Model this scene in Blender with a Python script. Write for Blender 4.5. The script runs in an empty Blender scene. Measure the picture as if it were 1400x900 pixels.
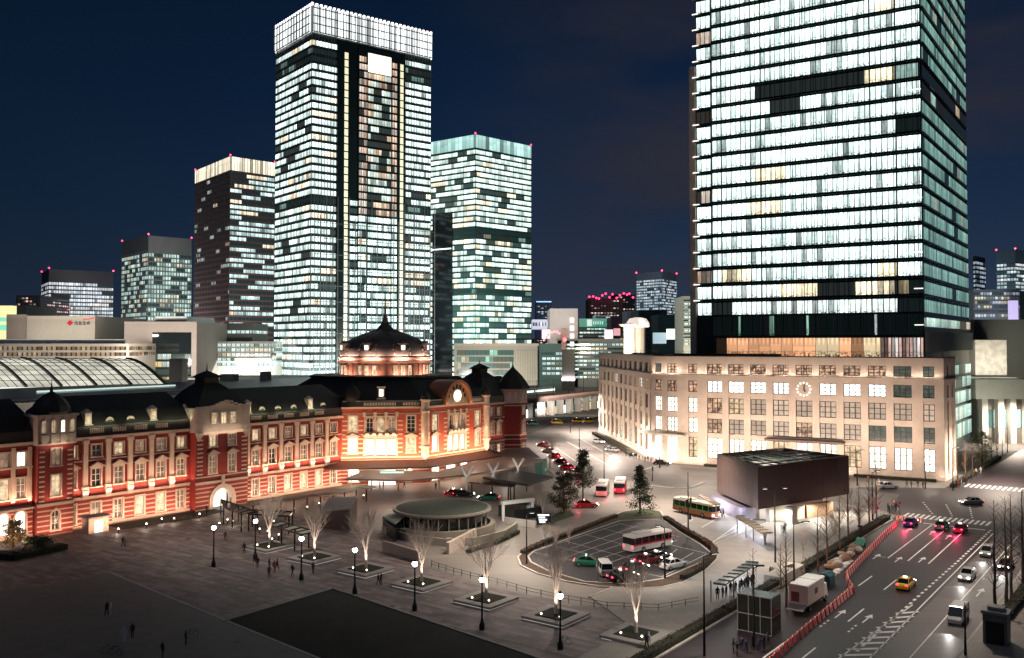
import bpy, math, random
from mathutils import Vector, Matrix
R = math.radians
random.seed(7)
S = bpy.context.scene
COL = S.collection
# ------------------------------------------------------------------ survey of the place
F = 1230.0; H = 33.0; TH = R(1.6); CY = 470 - F * math.tan(TH)
U = (.604, .797); N = (.797, -.604)          # along the station front / out into the square
RZ = -math.atan2(.604, .797)
def ray(px, py):
    x = (px - 700) / F; v = (CY - py) / F
    return (x, math.cos(TH) - v * math.sin(TH), math.sin(TH) + v * math.cos(TH))
def G(px, py, z=0.0):
    d = ray(px, py); t = (z - H) / d[2]
    return Vector((d[0] * t, d[1] * t, z))
def Pd(px, py, Y):
    d = ray(px, py); t = Y / d[1]
    return Vector((d[0] * t, Y, H + d[2] * t))
def W(s, d, z=0.0):
    return Vector((s * U[0] + d * N[0], s * U[1] + d * N[1], z))
# ------------------------------------------------------------------ materials
def new_mat(name):
    m = bpy.data.materials.new(name); m.use_nodes = True
    nt = m.node_tree; b = nt.nodes['Principled BSDF']
    return m, nt, b
def nd(nt, t, **k):
    n = nt.nodes.new(t)
    for a, v in k.items():
        if a.startswith('i'):
            n.inputs[int(a[1:])].default_value = v
        else: setattr(n, a, v)
    return n
def mth(nt, op, a, b=None, c=None):
    n = nt.nodes.new('ShaderNodeMath'); n.operation = op
    for i, x in enumerate((a, b, c)):
        if x is None: continue
        if isinstance(x, (int, float)): n.inputs[i].default_value = x
        else: nt.links.new(x, n.inputs[i])
    return n.outputs[0]
def mixc(nt, fac, a, b):
    n = nt.nodes.new('ShaderNodeMix'); n.data_type = 'RGBA'
    for i, x in ((0, fac), (6, a), (7, b)):
        if isinstance(x, (int, float)): n.inputs[i].default_value = x
        elif isinstance(x, tuple): n.inputs[i].default_value = (*x, 1)
        else: nt.links.new(x, n.inputs[i])
    return n.outputs[2]
def mat(name, col, rough=.7, metal=0.0, var=.25, sc=1.5, bump=0.0, emit=None, es=0.0, fine=None):
    m, nt, b = new_mat(name)
    b.inputs['Roughness'].default_value = rough; b.inputs['Metallic'].default_value = metal
    if var:
        tc = nd(nt, 'ShaderNodeTexCoord')
        n1 = nd(nt, 'ShaderNodeTexNoise'); n1.inputs['Scale'].default_value = sc; n1.inputs['Detail'].default_value = 6
        n2 = nd(nt, 'ShaderNodeTexNoise'); n2.inputs['Scale'].default_value = (fine or sc * 9); n2.inputs['Detail'].default_value = 3
        nt.links.new(tc.outputs['Object'], n1.inputs['Vector']); nt.links.new(tc.outputs['Object'], n2.inputs['Vector'])
        f = mth(nt, 'ADD', mth(nt, 'MULTIPLY', n1.outputs[0], .65), mth(nt, 'MULTIPLY', n2.outputs[0], .35))
        mr = nd(nt, 'ShaderNodeMapRange'); mr.inputs[1].default_value = .3; mr.inputs[2].default_value = .7
        nt.links.new(f, mr.inputs[0])
        c = mixc(nt, mr.outputs[0], tuple(x * (1 - var) for x in col), tuple(min(1, x * (1 + var)) for x in col))
        nt.links.new(c, b.inputs['Base Color'])
        if bump:
            bp = nd(nt, 'ShaderNodeBump'); bp.inputs['Strength'].default_value = bump; bp.inputs['Distance'].default_value = .05
            nt.links.new(n2.outputs[0], bp.inputs['Height']); nt.links.new(bp.outputs[0], b.inputs['Normal'])
    else:
        b.inputs['Base Color'].default_value = (*col, 1)
    if emit:
        b.inputs['Emission Color'].default_value = (*emit, 1); b.inputs['Emission Strength'].default_value = es
    return m
def glow(name, col, st, sample=False):
    m = mat(name, (.6, .6, .6), .5, var=0, emit=col, es=st)
    if not sample: m.cycles.emission_sampling = 'NONE'
    return m
def winmat(name, cell=1.5, group=6.0, plit=.85, cool=(.80, 1.0, .93), warm=(1.0, .80, .55), pwarm=.08, st=1.5,
           dim=.02, frame=.07, clutter=.5, cellvar=.35, sashes=0.0, tint=(.02, .05, .05)):
    """Office windows seen at night: which bays are lit, by which lamps, blinds and desks; UV = (metres, storey + height in it)."""
    m, nt, b = new_mat(name)
    L = nt.links.new
    uv = nd(nt, 'ShaderNodeUVMap'); sp = nd(nt, 'ShaderNodeSeparateXYZ'); L(uv.outputs[0], sp.inputs[0])
    oi = nd(nt, 'ShaderNodeObjectInfo')
    u, vv = sp.outputs[0], sp.outputs[1]
    fl = mth(nt, 'FLOOR', vv); v = mth(nt, 'FRACT', vv)
    cu = mth(nt, 'DIVIDE', u, cell); ci = mth(nt, 'FLOOR', cu); cf = mth(nt, 'FRACT', cu)
    sh = nd(nt, 'ShaderNodeTexWhiteNoise'); sh.noise_dimensions = '1D'; L(fl, sh.inputs[1])
    gi = mth(nt, 'FLOOR', mth(nt, 'ADD', mth(nt, 'DIVIDE', ci, max(1, round(group / cell))), mth(nt, 'MULTIPLY', sh.outputs[0], .9)))
    def wn(a, c2, seed):
        cb = nd(nt, 'ShaderNodeCombineXYZ'); L(a, cb.inputs[0]); L(c2, cb.inputs[1]); cb.inputs[2].default_value = seed
        w = nd(nt, 'ShaderNodeTexWhiteNoise'); w.noise_dimensions = '3D'; L(cb.outputs[0], w.inputs[0]); return w.outputs[0]
    lit = mth(nt, 'LESS_THAN', wn(gi, fl, 1.3), plit)
    odd = mth(nt, 'LESS_THAN', wn(ci, fl, 2.7), .08)               # a bay with its blind down or lamp off
    lit = mth(nt, 'MULTIPLY', lit, mth(nt, 'SUBTRACT', 1.0, mth(nt, 'MULTIPLY', odd, .7)))
    cv = mth(nt, 'ADD', 1 - cellvar, mth(nt, 'MULTIPLY', wn(ci, fl, 4.1), cellvar * 1.6))
    gv = mth(nt, 'ADD', .72, mth(nt, 'MULTIPLY', wn(gi, fl, 8.2), .5))
    wm = mth(nt, 'LESS_THAN', wn(gi, fl, 6.6), pwarm)
    # furniture and people against the lit room, low in each bay; ceiling lamps high up
    cb = nd(nt, 'ShaderNodeCombineXYZ'); L(mth(nt, 'MULTIPLY', u, 1.1), cb.inputs[0]); L(mth(nt, 'MULTIPLY', vv, 5.0), cb.inputs[1])
    nz = nd(nt, 'ShaderNodeTexNoise'); nz.inputs['Scale'].default_value = 1.6; nz.inputs['Detail'].default_value = 4
    L(cb.outputs[0], nz.inputs['Vector'])
    low = nd(nt, 'ShaderNodeMapRange'); low.inputs[1].default_value = .05; low.inputs[2].default_value = .42; low.inputs[3].default_value = 1; low.inputs[4].default_value = 0
    L(v, low.inputs[0])
    blot = nd(nt, 'ShaderNodeMapRange'); blot.inputs[1].default_value = .45; blot.inputs[2].default_value = .6; L(nz.outputs[0], blot.inputs[0])
    cl = mth(nt, 'SUBTRACT', 1.0, mth(nt, 'MULTIPLY', mth(nt, 'MULTIPLY', low.outputs[0], blot.outputs[0]), clutter))
    bl = mth(nt, 'GREATER_THAN', v, mth(nt, 'SUBTRACT', 1.25, mth(nt, 'MULTIPLY', wn(ci, fl, 11.7), .95)))   # blind drawn part way down
    tone = mth(nt, 'SUBTRACT', 1.0, mth(nt, 'MULTIPLY', bl, .22))
    band = nd(nt, 'ShaderNodeMapRange'); band.inputs[1].default_value = .55; band.inputs[2].default_value = .8; L(v, band.inputs[0])
    tube = mth(nt, 'GREATER_THAN', mth(nt, 'FRACT', mth(nt, 'MULTIPLY', u, .83)), .55)
    ceil = mth(nt, 'ADD', .86, mth(nt, 'MULTIPLY', mth(nt, 'MULTIPLY', band.outputs[0], tube), .5))
    base = mth(nt, 'MULTIPLY', mth(nt, 'MULTIPLY', mth(nt, 'MULTIPLY', cv, gv), cl), mth(nt, 'MULTIPLY', tone, ceil))
    mask = mth(nt, 'GREATER_THAN', cf, frame)
    if sashes: mask = mth(nt, 'MULTIPLY', mask, mth(nt, 'GREATER_THAN', mth(nt, 'ABSOLUTE', mth(nt, 'SUBTRACT', v, .62)), sashes))
    e = mth(nt, 'MULTIPLY', mth(nt, 'ADD', mth(nt, 'MULTIPLY', lit, mth(nt, 'MULTIPLY', base, st)), dim), mth(nt, 'ADD', mth(nt, 'MULTIPLY', mask, .9), .1))  # unlit panes get a faint glow in place of reflections
    L(mixc(nt, wm, cool, warm), b.inputs['Emission Color']); L(e, b.inputs['Emission Strength'])
    b.inputs['Base Color'].default_value = (*tint, 1); b.inputs['Roughness'].default_value = .12
    m.cycles.emission_sampling = 'NONE'
    return m
# ------------------------------------------------------------------ mesh kit
class MB:
    def __init__(s): s.v = []; s.f = []; s.m = []; s.uv = []; s.cur = 0
    def face(s, pts, uv=None):
        i = len(s.v); s.v += [tuple(p) for p in pts]; s.f.append(tuple(range(i, i + len(pts)))); s.m.append(s.cur); s.uv.append(uv)
    def add(s, vs, fs):
        i = len(s.v); s.v += [tuple(p) for p in vs]
        for f in fs: s.f.append(tuple(i + k for k in f)); s.m.append(s.cur); s.uv.append(None)
    def box(s, x0, x1, y0, y1, z0, z1):
        s.add([(x0, y0, z0), (x1, y0, z0), (x1, y1, z0), (x0, y1, z0), (x0, y0, z1), (x1, y0, z1), (x1, y1, z1), (x0, y1, z1)],
              [(3, 2, 1, 0), (4, 5, 6, 7), (0, 1, 5, 4), (1, 2, 6, 5), (2, 3, 7, 6), (3, 0, 4, 7)]); return s
    def obox(s, c, sx, sy, sz, a=0.0, tilt=None):
        M = Matrix.Translation(Vector(c)) @ Matrix.Rotation(a, 4, 'Z')
        if tilt: M = M @ tilt
        vs = [M @ Vector((x * sx / 2, y * sy / 2, z * sz / 2)) for z in (-1, 1) for x, y in ((-1, -1), (1, -1), (1, 1), (-1, 1))]
        s.add(vs, [(3, 2, 1, 0), (4, 5, 6, 7), (0, 1, 5, 4), (1, 2, 6, 5), (2, 3, 7, 6), (3, 0, 4, 7)]); return s
    def prism(s, poly, z0, z1, top=None):
        n = len(poly); top = top or poly
        s.add([(p[0], p[1], z0) for p in poly] + [(p[0], p[1], z1) for p in top],
              [tuple(range(n - 1, -1, -1)), tuple(range(n, 2 * n))] + [(i, (i + 1) % n, n + (i + 1) % n, n + i) for i in range(n)]); return s
    def lathe(s, prof, cx=0, cy=0, n=24, a0=0.0):
        vs = []
        for r, z in prof: vs += [(cx + r * math.cos(a0 + 2 * math.pi * k / n), cy + r * math.sin(a0 + 2 * math.pi * k / n), z) for k in range(n)]
        fs = [(j * n + k, j * n + (k + 1) % n, (j + 1) * n + (k + 1) % n, (j + 1) * n + k) for j in range(len(prof) - 1) for k in range(n)]
        fs += [tuple(range(n - 1, -1, -1)), tuple((len(prof) - 1) * n + k for k in range(n))]
        s.add(vs, fs); return s
    def tube(s, a, b, r0, r1=None, n=6):
        a = Vector(a); b = Vector(b); r1 = r0 if r1 is None else r1
        d = (b - a).normalized(); x = d.orthogonal().normalized(); y = d.cross(x)
        vs = [p + (x * math.cos(2 * math.pi * k / n) + y * math.sin(2 * math.pi * k / n)) * r for p, r in ((a, r0), (b, r1)) for k in range(n)]
        s.add(vs, [(k, (k + 1) % n, n + (k + 1) % n, n + k) for k in range(n)] + [tuple(range(n - 1, -1, -1)), tuple(range(n, 2 * n))]); return s
    def ball(s, c, r, n=8, sq=1.0):
        prof = [(max(.001, r * math.sin(math.pi * k / n)), c[2] - r * sq * math.cos(math.pi * k / n)) for k in range(n + 1)]
        return s.lathe(prof, c[0], c[1], n * 2)
    def build(s, name, m, parent=None, world=False, smooth=False, link=True):
        me = bpy.data.meshes.new(name)
        vs = s.v
        if world and parent is not None:
            c, q = math.cos(-parent.rotation_euler.z), math.sin(-parent.rotation_euler.z); l = parent.location
            vs = [((x - l.x) * c - (y - l.y) * q, (x - l.x) * q + (y - l.y) * c, z - l.z) for x, y, z in vs]
        me.from_pydata(vs, [], s.f)
        ms = m if isinstance(m, (list, tuple)) else [m]
        for k in ms: me.materials.append(k)
        if len(ms) > 1: me.polygons.foreach_set('material_index', s.m)
        if any(q is not None for q in s.uv):
            ul = me.uv_layers.new(name='UVMap'); k = 0
            for f, q in zip(s.f, s.uv):
                for j in range(len(f)):
                    ul.data[k].uv = q[j] if q else (0, 0); k += 1
        if smooth: me.polygons.foreach_set('use_smooth', [True] * len(s.f))
        me.update()
        o = bpy.data.objects.new(name, me)
        if link: COL.objects.link(o)
        if parent is not None: o.parent = parent
        return o
def tag(o, label=None, cat=None, group=None, kind=None):
    if label: o['label'] = label
    if cat: o['category'] = cat
    if group: o['group'] = group
    if kind: o['kind'] = kind
    return o
def thing(name, label, cat, loc=(0, 0, 0), rz=0.0, group=None):
    o = bpy.data.objects.new(name, None); COL.objects.link(o); o.empty_display_size = .1
    o.location = loc; o.rotation_euler = (0, 0, rz)
    return tag(o, label, cat, group)
def struct(name, mb, m, z=None):
    o = mb.build(name, m); o['kind'] = 'structure'; return o
KIDS = {}
def copy_tree(o, parent=None):
    c = o.copy(); COL.objects.link(c)
    if parent is not None: c.parent = parent
    for ch in list(o.children): copy_tree(ch, c)
    return c
KA, KP, KS = 5.0, 4.5, 12.0
used_proto = set()
def place(proto, loc, rz=0.0, label=None, group=None, sc=None):
    """first use moves the prototype itself, later uses copy it with its parts"""
    if proto.name in used_proto: o = copy_tree(proto)
    else: used_proto.add(proto.name); o = proto
    o.location = loc; o.rotation_euler = (0, 0, rz)
    if sc: o.scale = (sc, sc, sc) if isinstance(sc, (int, float)) else sc
    if label: o['label'] = label
    if group: o['group'] = group
    return o
def ordn(i):
    w = ['first', 'second', 'third', 'fourth', 'fifth', 'sixth', 'seventh', 'eighth', 'ninth', 'tenth', 'eleventh', 'twelfth']
    if i < 12: return w[i]
    i += 1
    return f"{i}{'th' if 10 < i % 100 < 14 else {1: 'st', 2: 'nd', 3: 'rd'}.get(i % 10, 'th')}"
def area(loc, d, along, lx, ly, power, col, spread=None):
    l = bpy.data.lights.new('floodlight', 'AREA'); l.shape = 'RECTANGLE'; l.size = lx; l.size_y = ly; l.energy = power * KA; l.color = col
    if spread: l.spread = R(spread)
    o = bpy.data.objects.new('floodlight', l); COL.objects.link(o)
    z = -Vector(d).normalized(); x = Vector(along); x = (x - z * x.dot(z)).normalized(); y = z.cross(x)
    M = Matrix((x, y, z)).transposed().to_4x4(); M.translation = Vector(loc); o.matrix_world = M
    return o
def point(loc, power, col, rad=.15, name='lamp_light'):
    l = bpy.data.lights.new(name, 'POINT'); l.energy = power * KP; l.color = col; l.shadow_soft_size = rad
    o = bpy.data.objects.new(name, l); COL.objects.link(o); o.location = loc; return o
def spot(loc, d, power, col, ang=120, rad=.2, blend=.6):
    l = bpy.data.lights.new('spot_light', 'SPOT'); l.energy = power * KS; l.color = col; l.spot_size = R(ang); l.spot_blend = blend; l.shadow_soft_size = rad
    o = bpy.data.objects.new('spot_light', l); COL.objects.link(o); o.location = loc
    o.rotation_euler = Vector(d).to_track_quat('-Z', 'Y').to_euler(); return o
# ------------------------------------------------------------------ camera
cd = bpy.data.cameras.new('camera'); cam = bpy.data.objects.new('camera', cd); COL.objects.link(cam)
cam.location = (0, 0, H); cam.rotation_euler = (R(90) + TH, 0, 0)
cd.sensor_width = 36; cd.lens = F / 1400 * 36; cd.shift_y = (CY - 450) / 1400; cd.clip_end = 20000; cd.clip_start = .5
S.camera = cam
# ------------------------------------------------------------------ sky
w = bpy.data.worlds.new('World'); S.world = w; w.use_nodes = True
nt = w.node_tree; bg = nt.nodes['Background']; L = nt.links.new
sky = nd(nt, 'ShaderNodeTexSky'); sky.sky_type = 'NISHITA'; sky.sun_disc = False
sky.sun_elevation = R(-4); sky.sun_rotation = R(-60); sky.ozone_density = 4
tc = nd(nt, 'ShaderNodeTexCoord'); sp = nd(nt, 'ShaderNodeSeparateXYZ'); L(tc.outputs['Generated'], sp.inputs[0])
cr = nd(nt, 'ShaderNodeValToRGB'); L(sp.outputs[2], cr.inputs[0])
e = cr.color_ramp.elements
e[0].position = 0.0; e[0].color = (.034, .046, .080, 1)
e[1].position = .45; e[1].color = (.0018, .0062, .0185, 1)
for p_, c_ in ((.06, (.020, .034, .066)), (.14, (.010, .024, .056)), (.26, (.0040, .0145, .042))):
    q = e.new(p_); q.color = (*c_, 1)
# thin city-lit cloud
mp = nd(nt, 'ShaderNodeMapping'); mp.inputs['Scale'].default_value = (1.2, 1.2, 4.5); mp.inputs['Location'].default_value = (.35, .1, .62); L(tc.outputs['Generated'], mp.inputs[0])
nz = nd(nt, 'ShaderNodeTexNoise'); nz.inputs['Scale'].default_value = 1.7; nz.inputs['Detail'].default_value = 6; nz.inputs['Roughness'].default_value = .5; L(mp.outputs[0], nz.inputs['Vector'])
mr = nd(nt, 'ShaderNodeMapRange'); mr.interpolation_type = 'SMOOTHSTEP'; mr.inputs[1].default_value = .40; mr.inputs[2].default_value = .66; L(nz.outputs[0], mr.inputs[0])
rt = nd(nt, 'ShaderNodeMapRange'); rt.interpolation_type = 'SMOOTHSTEP'; rt.inputs[1].default_value = -.12; rt.inputs[2].default_value = .22; L(sp.outputs[0], rt.inputs[0])
lf = nd(nt, 'ShaderNodeMapRange'); lf.inputs[1].default_value = -.5; lf.inputs[2].default_value = 0.0; lf.inputs[3].default_value = .42; lf.inputs[4].default_value = 1; L(sp.outputs[0], lf.inputs[0])
base = mixc(nt, lf.outputs[0], (.0024, .0085, .018), cr.outputs[0])
col = mixc(nt, mth(nt, 'MULTIPLY', mth(nt, 'MULTIPLY', mr.outputs[0], rt.outputs[0]), .85), base, (.027, .026, .034))
ad = nd(nt, 'ShaderNodeMix'); ad.data_type = 'RGBA'; ad.blend_type = 'ADD'; ad.inputs[0].default_value = 1.0
sc_ = nd(nt, 'ShaderNodeMix'); sc_.data_type = 'RGBA'; sc_.blend_type = 'MULTIPLY'; sc_.inputs[0].default_value = 1; sc_.inputs[7].default_value = (.015, .015, .015, 1)
L(sky.outputs[0], sc_.inputs[6]); L(col, ad.inputs[6]); L(sc_.outputs[2], ad.inputs[7]); L(ad.outputs[2], bg.inputs[0])
bg.inputs[1].default_value = 1.0
sl = bpy.data.lights.new('night_sky_light', 'SUN'); sl.energy = .12; sl.angle = R(40); sl.color = (.8, .85, 1)
so = bpy.data.objects.new('night_sky_light', sl); COL.objects.link(so); so.rotation_euler = (R(35), 0, R(-30))
S.view_settings.view_transform = 'Standard'; S.view_settings.look = 'None'; S.view_settings.exposure = 0; S.view_settings.gamma = 1
S.render.engine = 'CYCLES'; S.cycles.use_denoising = True; S.cycles.max_bounces = 5; S.cycles.diffuse_bounces = 2; S.cycles.glossy_bounces = 2
S.cycles.sample_clamp_indirect = 2.0; S.cycles.sample_clamp_direct = 0; S.cycles.caustics_reflective = False; S.cycles.caustics_refractive = False
S.cycles.use_light_tree = True; S.cycles.transmission_bounces = 3; S.cycles.transparent_max_bounces = 6
# ------------------------------------------------------------------ shared materials
M = {}
def roadmat(name, c, k):
    m, nt, b = new_mat(name); L = nt.links.new; tc = nd(nt, 'ShaderNodeTexCoord'); mp = nd(nt, 'ShaderNodeMapping'); mp.inputs['Rotation'].default_value = (0, 0, -math.atan2(.797, .604)); mp.inputs['Scale'].default_value = (.02, .9, 1); L(tc.outputs['Object'], mp.inputs[0])
    mp.vector_type = 'TEXTURE' if False else 'POINT'
    n1 = nd(nt, 'ShaderNodeTexNoise'); n1.inputs['Scale'].default_value = 1.0; n1.inputs['Detail'].default_value = 4; L(mp.outputs[0], n1.inputs['Vector'])
    n2 = nd(nt, 'ShaderNodeTexNoise'); n2.inputs['Scale'].default_value = 9; n2.inputs['Detail'].default_value = 4; L(tc.outputs['Object'], n2.inputs['Vector'])
    vo = nd(nt, 'ShaderNodeTexVoronoi'); vo.distance = 'CHEBYCHEV'; vo.inputs['Scale'].default_value = .06; L(tc.outputs['Object'], vo.inputs['Vector']); sx = nd(nt, 'ShaderNodeSeparateXYZ'); L(vo.outputs['Color'], sx.inputs[0])
    f = mth(nt, 'ADD', mth(nt, 'MULTIPLY', n1.outputs[0], .6), mth(nt, 'ADD', mth(nt, 'MULTIPLY', n2.outputs[0], .25), mth(nt, 'MULTIPLY', sx.outputs[0], .25)))
    mr = nd(nt, 'ShaderNodeMapRange'); mr.inputs[1].default_value = .35; mr.inputs[2].default_value = .75; L(f, mr.inputs[0])
    L(mixc(nt, mr.outputs[0], tuple(x * (1 - k) for x in c), tuple(x * (1 + k) for x in c)), b.inputs['Base Color']); b.inputs['Roughness'].default_value = .55; return m
M['asphalt'] = roadmat('asphalt', (.028, .018, .022), .35) if True else mat('asphalt', (.050, .041, .044), .75, var=.3, sc=.25, fine=6)
M['asphalt_pale'] = mat('pale_asphalt', (.20, .185, .165), .85, var=.16, sc=.12, fine=4)
M['paint'] = mat('road_paint', (.78, .77, .74), .6, var=.12, sc=3)
M['paint_dull'] = mat('dull_paint', (.42, .42, .42), .6, var=.15, sc=3)
M['kerb'] = mat('kerb_stone', (.42, .40, .37), .8, var=.15)
M['stone'] = mat('pale_stone', (.52, .44, .37), .7, var=.14, sc=.8)
M['stone_grey'] = mat('grey_render', (.36, .33, .30), .8, var=.14, sc=.8)
M['brick'] = mat('red_brick', (.19, .019, .016), .75, var=.22, sc=.7, fine=14, bump=.2)
M['slate'] = mat('slate', (.016, .0145, .0135), .6, var=.3, sc=.6, fine=8)
M['copper'] = mat('dome_copper', (.15, .118, .10), .5, .3, var=.3, sc=.6)
M['ink'] = mat('sign_ink', (.01, .01, .01), .9, var=0); M['dark'] = mat('dark_metal', (.022, .022, .024), .4, .5, var=.2)
M['steel'] = mat('brushed_steel', (.35, .35, .35), .4, .8, var=.1)
M['white'] = mat('white_paint', (.78, .78, .76), .45, var=.06)
M['grey'] = mat('grey_paint', (.25, .25, .25), .6, var=.12)
M['beige'] = mat('beige_wall', (.46, .40, .33), .8, var=.12, sc=.3)
M['glass_dark'] = mat('dark_glass', (.015, .02, .022), .06, var=0)
M['concrete'] = mat('concrete', (.30, .29, .27), .85, var=.2, sc=.4)
M['green_glass'] = mat('green_glass', (.05, .13, .10), .1, var=.1, emit=(.25, .6, .45), es=.06); M['green_glass'].cycles.emission_sampling = 'NONE'
M['warn'] = glow('warning_lamp', (1, .02, .10), 6)
M['bulb'] = glow('lamp_globe_white', (1, .90, .82), 42, True)
M['small_bulb'] = glow('small_lamp', (1, .85, .65), 9, False)
M['soil'] = mat('planting_soil', (.02, .022, .014), .95, var=.4, sc=2)
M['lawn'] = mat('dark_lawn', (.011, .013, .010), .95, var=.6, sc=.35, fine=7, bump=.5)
# stone banded brick of the ground storey: courses of pale stone laid through the brick
def striped():
    m, nt, b = new_mat('brick_with_stone_courses'); L = nt.links.new
    tc = nd(nt, 'ShaderNodeTexCoord'); sp = nd(nt, 'ShaderNodeSeparateXYZ'); L(tc.outputs['Object'], sp.inputs[0])
    n = nd(nt, 'ShaderNodeTexNoise'); n.inputs['Scale'].default_value = 4; n.inputs['Detail'].default_value = 5; L(tc.outputs['Object'], n.inputs['Vector'])
    f = mth(nt, 'LESS_THAN', mth(nt, 'FRACT', mth(nt, 'DIVIDE', sp.outputs[2], .84)), .30)
    br = mixc(nt, n.outputs[0], (.15, .015, .013), (.29, .038, .028)); st = mixc(nt, n.outputs[0], (.36, .27, .22), (.54, .43, .36))
    L(mixc(nt, f, br, st), b.inputs['Base Color']); b.inputs['Roughness'].default_value = .75
    bp = nd(nt, 'ShaderNodeBump'); bp.inputs['Strength'].default_value = .5; bp.inputs['Distance'].default_value = .08; L(f, bp.inputs['Height']); L(bp.outputs[0], b.inputs['Normal'])
    return m
M['striped'] = striped()
def paving(name, c1, c2, c3, sx=1.0, sy=3.0, rot=RZ):
    m, nt, b = new_mat(name); L = nt.links.new
    tc = nd(nt, 'ShaderNodeTexCoord'); mp = nd(nt, 'ShaderNodeMapping'); mp.inputs['Rotation'].default_value = (0, 0, -rot); L(tc.outputs['Object'], mp.inputs[0])
    br = nd(nt, 'ShaderNodeTexBrick'); br.inputs['Scale'].default_value = 1; br.inputs['Brick Width'].default_value = sy; br.inputs['Row Height'].default_value = sx
    br.inputs['Mortar Size'].default_value = .03; br.inputs['Color1'].default_value = (*c1, 1); br.inputs['Color2'].default_value = (*c2, 1); br.inputs['Mortar'].default_value = (*[x * .6 for x in c1], 1)
    L(mp.outputs[0], br.inputs['Vector'])
    n = nd(nt, 'ShaderNodeTexNoise'); n.inputs['Scale'].default_value = .45; n.inputs['Detail'].default_value = 5; L(mp.outputs[0], n.inputs['Vector'])
    mr = nd(nt, 'ShaderNodeMapRange'); mr.inputs[1].default_value = .42; mr.inputs[2].default_value = .60; L(n.outputs[0], mr.inputs[0])
    L(mixc(nt, mth(nt, 'MULTIPLY', mr.outputs[0], .6), br.outputs[0], c3), b.inputs['Base Color']); b.inputs['Roughness'].default_value = .65
    return m
M['paving'] = paving('plaza_granite', (.31, .25, .24), (.13, .105, .105), (.10, .08, .08), .8, 3.0)
M['paving_pale'] = paving('pale_granite', (.15, .145, .14), (.13, .125, .12), (.11, .105, .10), 1.5, 1.5)
M['footway'] = paving('footway_slabs', (.32, .29, .26), (.28, .255, .23), (.24, .22, .20), .6, 1.2)
# ------------------------------------------------------------------ the ground
def sheet(name, pts, m, z):
    b = MB(); b.face([(p[0], p[1], z) for p in pts]); return struct(name, b, m)
def gp(pts): return [G(*p) for p in pts]
def wp(pts): return [W(*p) for p in pts]
M['city_ground'] = mat('city_ground', (.06, .055, .05), .9, var=.3, sc=.05)
M['asphalt_mid'] = roadmat('lightened_asphalt', (.11, .098, .094), .3); M['asphalt_pale'] = roadmat('pale_road', (.21, .19, .168), .18)
g = MB(); g.face([(-6000, -300, 0), (6000, -300, 0), (6000, 9000, 0), (-6000, 9000, 0)]); struct('ground', g, M['city_ground'])
sheet('forecourt_road', wp([(92, -160), (250, -160), (250, -46), (190, -46), (92, -46)]), M['asphalt_pale'], .004)
sheet('plaza', wp([(-40, -158.6), (112, -158.6), (114, -122), (112, -104), (99, -93), (96, -75), (96.5, -64), (101, -52), (112, -47), (30, -47), (-40, -47)]), M['paving'], .008)
sheet('station_pavement', wp([(112, -158.6), (182, -142), (182, -138), (160, -130), (118, -128), (114, -122)]), mat('warm_paving', (.24, .17, .145), .6, var=.2, sc=.4), .010)
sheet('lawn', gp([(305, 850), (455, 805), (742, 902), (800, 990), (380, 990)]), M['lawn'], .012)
sheet('path', gp([(-60, 815), (65, 800), (150, 783), (300, 845), (440, 902), (560, 1000), (-100, 1000)]), M['paving_pale'], .018)
k = MB()
def kerb_line(mb, pts, w=.25, h=.12, closed=False, z=0.0):
    pts = [Vector((p[0], p[1], 0)) for p in pts]; n = len(pts)
    for i in range(n if closed else n - 1):
        a, b = pts[i], pts[(i + 1) % n]; d = b - a
        if d.length < .01: continue
        c = (a + b) / 2; mb.obox((c.x, c.y, z + h / 2), d.length + w * .5, w, h, math.atan2(d.y, d.x))
kerb_line(k, gp([(150, 783), (300, 845), (440, 902)]), .3, .03, z=.012)
struct('path_edging', k, M['kerb'])
# the broad avenue and its footways
sheet('road', wp([(40, -45.2), (182, -45.2), (190, -52), (196, -62), (214, -62), (226, -43.5), (420, -43.5), (420, -28), (226, -28), (200, -20), (180, -20.5), (40, -20.5)]), M['asphalt'], .012)
sheet('road_oncoming', wp([(40, -27.2), (178, -27.6), (178, -20.5), (40, -20.5)]), M['asphalt_mid'], .016)  # headlight brightness put into the paler asphalt of these lanes
fr = MB()
fr.prism([W(s, d)[:2] for s, d in ((100, -63), (168, -63), (182, -54), (182, -46.8), (60, -46.8), (60, -52), (92, -52))], .004, .12)
struct('footway', fr, M['footway'])
fr = MB(); fr.prism([W(s, d)[:2] for s, d in ((40, -20.3), (185, -20.3), (192, -14), (192, -4), (40, -4))], .004, .13); struct('footway', fr, M['footway'])
kb = MB()
kerb_line(kb, wp([(60, -45.4), (178, -45.6), (183, -48), (185, -54)]), .3, .14)
kerb_line(kb, wp([(40, -20.45), (183, -20.45)]), .3, .15)
kerb_line(kb, wp([(100, -63.2), (168, -63.2)]), .25, .14)
struct('kerb', kb, M['kerb'])
# road round the front of the white block: curve coming down from under the railway
sheet('curved_road', gp([(700, 612), (722, 594), (760, 580), (840, 571), (840, 588), (824, 592), (832, 605), (870, 626), (905, 637), (960, 641), (1015, 646), (1100, 660), (1230, 676), (1215, 700), (1160, 690), (1060, 668),
    (975, 664), (930, 668), (880, 660), (840, 655), (800, 668), (770, 655), (735, 625)]), M['asphalt_mid'], .014)
# kerbs of the junction
mk = MB()
kerb_line(mk, gp([(838, 654), (872, 645), (902, 636)]), .3, .14)
kerb_line(mk, gp([(880, 664), (925, 668), (945, 667), (962, 660)]), .9, .12)
kerb_line(mk, gp([(705, 606), (735, 632), (765, 655), (790, 668)]), .4, .15)
struct('kerb', mk, M['kerb'])
k = MB(); kerb_line(k, gp([(305, 850), (455, 805), (742, 902)]), .25, .10, z=.01); struct('lawn_edging', k, M['grey'])
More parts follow.
